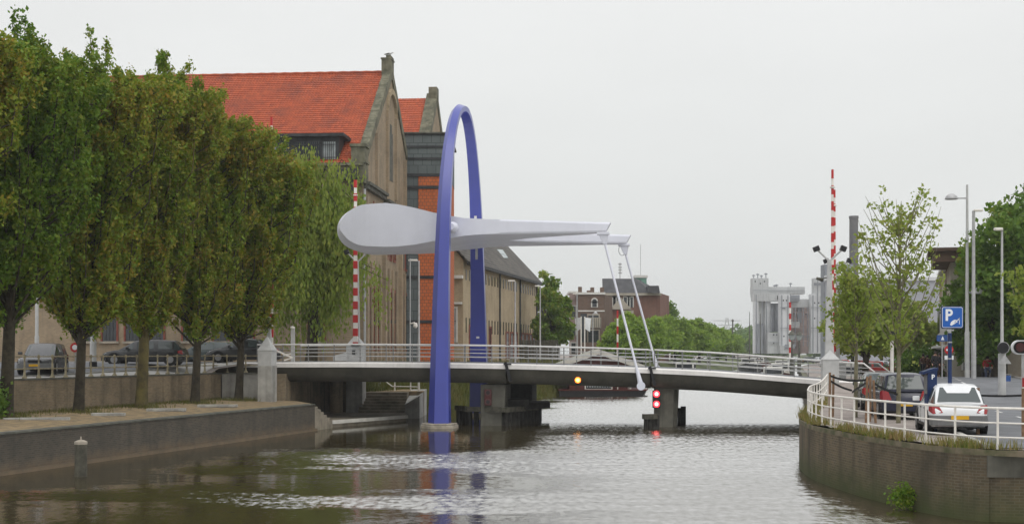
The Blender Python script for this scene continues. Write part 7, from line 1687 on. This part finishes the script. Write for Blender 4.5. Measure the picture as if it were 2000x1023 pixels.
# cyclist, riding towards the viewer
bx = xat(1929, d)
bk = thing('bicycle', 'black bicycle ridden towards the viewer on the right path', 'bicycle', (bx, d, zc_), R(-97), None, local=True)
for x in (-.52, .54):
    mb = MB(); pts = [(x + .33 * math.cos(a), 0, .35 + .33 * math.sin(a)) for a in [k * math.pi / 10 for k in range(21)]]; mb.tube(pts, .022, 6, cap=False); w_ = mb.build('wheel', M['rubber'], bk)
    mb = MB()
    for k in range(8): a = k * math.pi / 8; mb.tube([(x - .32 * math.cos(a), 0, .35 - .32 * math.sin(a)), (x + .32 * math.cos(a), 0, .35 + .32 * math.sin(a))], .003, 4)
    mb.build('spokes', M['steel'], w_)
mb = MB()
for a, b_ in (((-.52, 0, .35), (-.1, 0, .32)), ((-.52, 0, .35), (-.22, 0, .82)), ((-.1, 0, .32), (-.25, 0, .95)), ((-.1, 0, .32), (.38, 0, .78)), ((-.22, 0, .8), (.36, 0, .86)), ((.38, 0, .72), (.54, 0, .35)), ((.38, 0, .7), (.32, 0, 1.05))): mb.tube([a, b_], .018, 6)
mb.build('frame', M['black'], bk)
mb = MB(); mb.tube([(.12, .28, 1.06), (.28, .2, 1.08), (.34, 0, 1.07), (.28, -.2, 1.08), (.12, -.28, 1.06)], .014, 6); mb.build('handlebar', M['steel'], bk)
mb = MB(); mb.obox((-.27, 0, .97), (.12, 0, 0), (0, .08, 0), (0, 0, .03)); mb.build('saddle', M['black'], bk, bevel=.02)
mb = MB()
for s_ in (-1, 1): mb.obox((-.6, s_ * .18, .56), (.19, 0, 0), (0, .07, 0), (0, 0, .17))
mb.build('pannier', M['dark_cloth'], bk, bevel=.03)
person('cyclist in dark red jacket and jeans riding towards the viewer', (bx, d, zc_), R(-97), dict(pel=(-.25, 0, 1.05), sp=(-.2, 0, 1.22), ch=(-.12, 0, 1.44), nk=(-.08, 0, 1.56), hd=(-.04, 0, 1.64), cr=(-.03, 0, 1.77), hipL=(-.24, .1, 1.0), hipR=(-.24, -.1, 1.0), knL=(.16, .12, .88), knR=(.06, -.12, .68), anL=(.02, .11, .50), anR=(-.1, -.11, .24), toL=(.17, .11, .46), toR=(.06, -.11, .2), shL=(-.11, .18, 1.5), shR=(-.11, -.18, 1.5), elL=(-.02, .3, 1.27), elR=(-.02, -.3, 1.27), wrL=(.1, .27, 1.1), wrR=(.1, -.27, 1.1)), 'red_cloth', 'denim')
GP = 'walkers on the right street'
def walker(px, d, label, top, legs, rz, k): 
    g = zr(xat(px, d), d); ps = {} if k % 2 else dict(knL=(-.04, .1, .5), knR=(.12, -.1, .5), anL=(-.2, .1, .12), anR=(.14, -.1, .09), toL=(-.04, .1, .03), toR=(.3, -.1, .04), wrL=(.16, .24, .92), wrR=(-.1, -.24, .9))
    person(label, (xat(px, d), d, g), rz, ps, top, legs, 1.74, GP)
walker(1743, 128, 'person in red jacket walking left of the other red jacket', 'red_cloth', 'dark_cloth', R(80), 0)
walker(1768, 122, 'person in bright red jacket and dark trousers walking away', 'red_cloth', 'dark_cloth', R(95), 1)
walker(1803, 100, 'person in brown coat, left of the dark walking group', 'brown_cloth', 'dark_cloth', R(100), 0)
walker(1811, 103, 'person in brown coat just behind the ticket machine hood', 'brown_cloth', 'brown_cloth', R(85), 1)
walker(1827, 90, 'person in dark coat walking ahead of the dark group', 'dark_cloth', 'dark_cloth', R(-90), 1)
walker(1834, 96, 'person in dark coat nearest to the shop fronts', 'dark_cloth', 'brown_cloth', R(-85), 0)

# ================================================================ GULL ON THE CHIMNEY, PYLON, HAZE
g = Q(.2, DEP / 2, RZ + 1.34); t = thing('gull', 'gull perched on top of the gable chimney', 'bird', tuple(g))
mb = MB(); loft(mb, [(-.34, .01, .16), (-.2, .06, .17), (0, .11, .20), (.16, .09, .24), (.24, .06, .30), (.32, .055, .34), (.38, .015, .33)], lambda s_: [g + Vector((s_[0] + 0, s_[1] * math.cos(a), s_[2] + s_[1] * math.sin(a))) for a in [k * math.pi / 4 for k in range(8)]]); mb.build('body', M['pole_grey'], t, smooth=True)
mb = MB(); mb.tube([g + Vector((.36, 0, .33)), g + Vector((.46, 0, .31))], [.02, .004], 6); mb.build('beak', M['plate'], t)
mb = MB()
for s_ in (-1, 1): mb.add([g + Vector((.14, s_ * .09, .29)), g + Vector((.0, s_ * .12, .31)), g + Vector((-.44, s_ * .04, .2)), g + Vector((-.05, s_ * .12, .18))], [(0, 1, 2, 3)])
mb.build('wing', M['trim_dark'], t)
mb = MB(); [mb.tube([g + Vector((.02, s_ * .04, .12)), g + Vector((.02, s_ * .04, -.02))], .01, 5) for s_ in (-1, 1)]; mb.build('leg', M['plate'], t)
x, d = xat(1420, 900), 900.; t = thing('pylon', 'faint electricity pylon standing far behind the left bank trees', 'pylon', (x, d, 2)); zt_ = zat(620, d); mb = MB()
for s_ in (-1, 1): mb.tube([(x + s_ * 3.5, d, 2), (x + s_ * .7, d, zt_)], .22, 5)
for k in range(6): z0 = lerp(2, zt_, k / 6); z1 = lerp(2, zt_, (k + 1) / 6); w0 = lerp(3.5, .7, k / 6); w1 = lerp(3.5, .7, (k + 1) / 6); mb.tube([(x - w0, d, z0), (x + w1, d, z1)], .14, 4); mb.tube([(x + w0, d, z0), (x - w1, d, z1)], .14, 4)
mb.build('lattice', M['steel'], t)
mb = MB(); mb.tube([(x - 9, d, zt_ - 2), (x + 9, d, zt_ - 2)], .25, 5); mb.tube([(x - 6, d, zt_ - 5), (x + 6, d, zt_ - 5)], .25, 5); mb.build('crossarm', M['steel'], t)
HAZE = 0.0003
if HAZE:
    mb = MB(); mb.box(-2000, 2100, -70, 3200, -3.4, 62); m, n, b = newmat('haze_air'); n.nodes.remove(b)
    pv = n.nodes.new('ShaderNodeVolumePrincipled'); pv.inputs['Color'].default_value = (.93, .95, .96, 1); pv.inputs['Density'].default_value = HAZE; pv.inputs['Anisotropy'].default_value = 0
    n.links.new(pv.outputs[0], n.nodes['Material Output'].inputs['Volume']); hz = mb.build('haze', m); hz['kind'] = 'stuff'; hz['label'] = 'thin pale haze filling the air over the canal'; hz['category'] = 'haze'
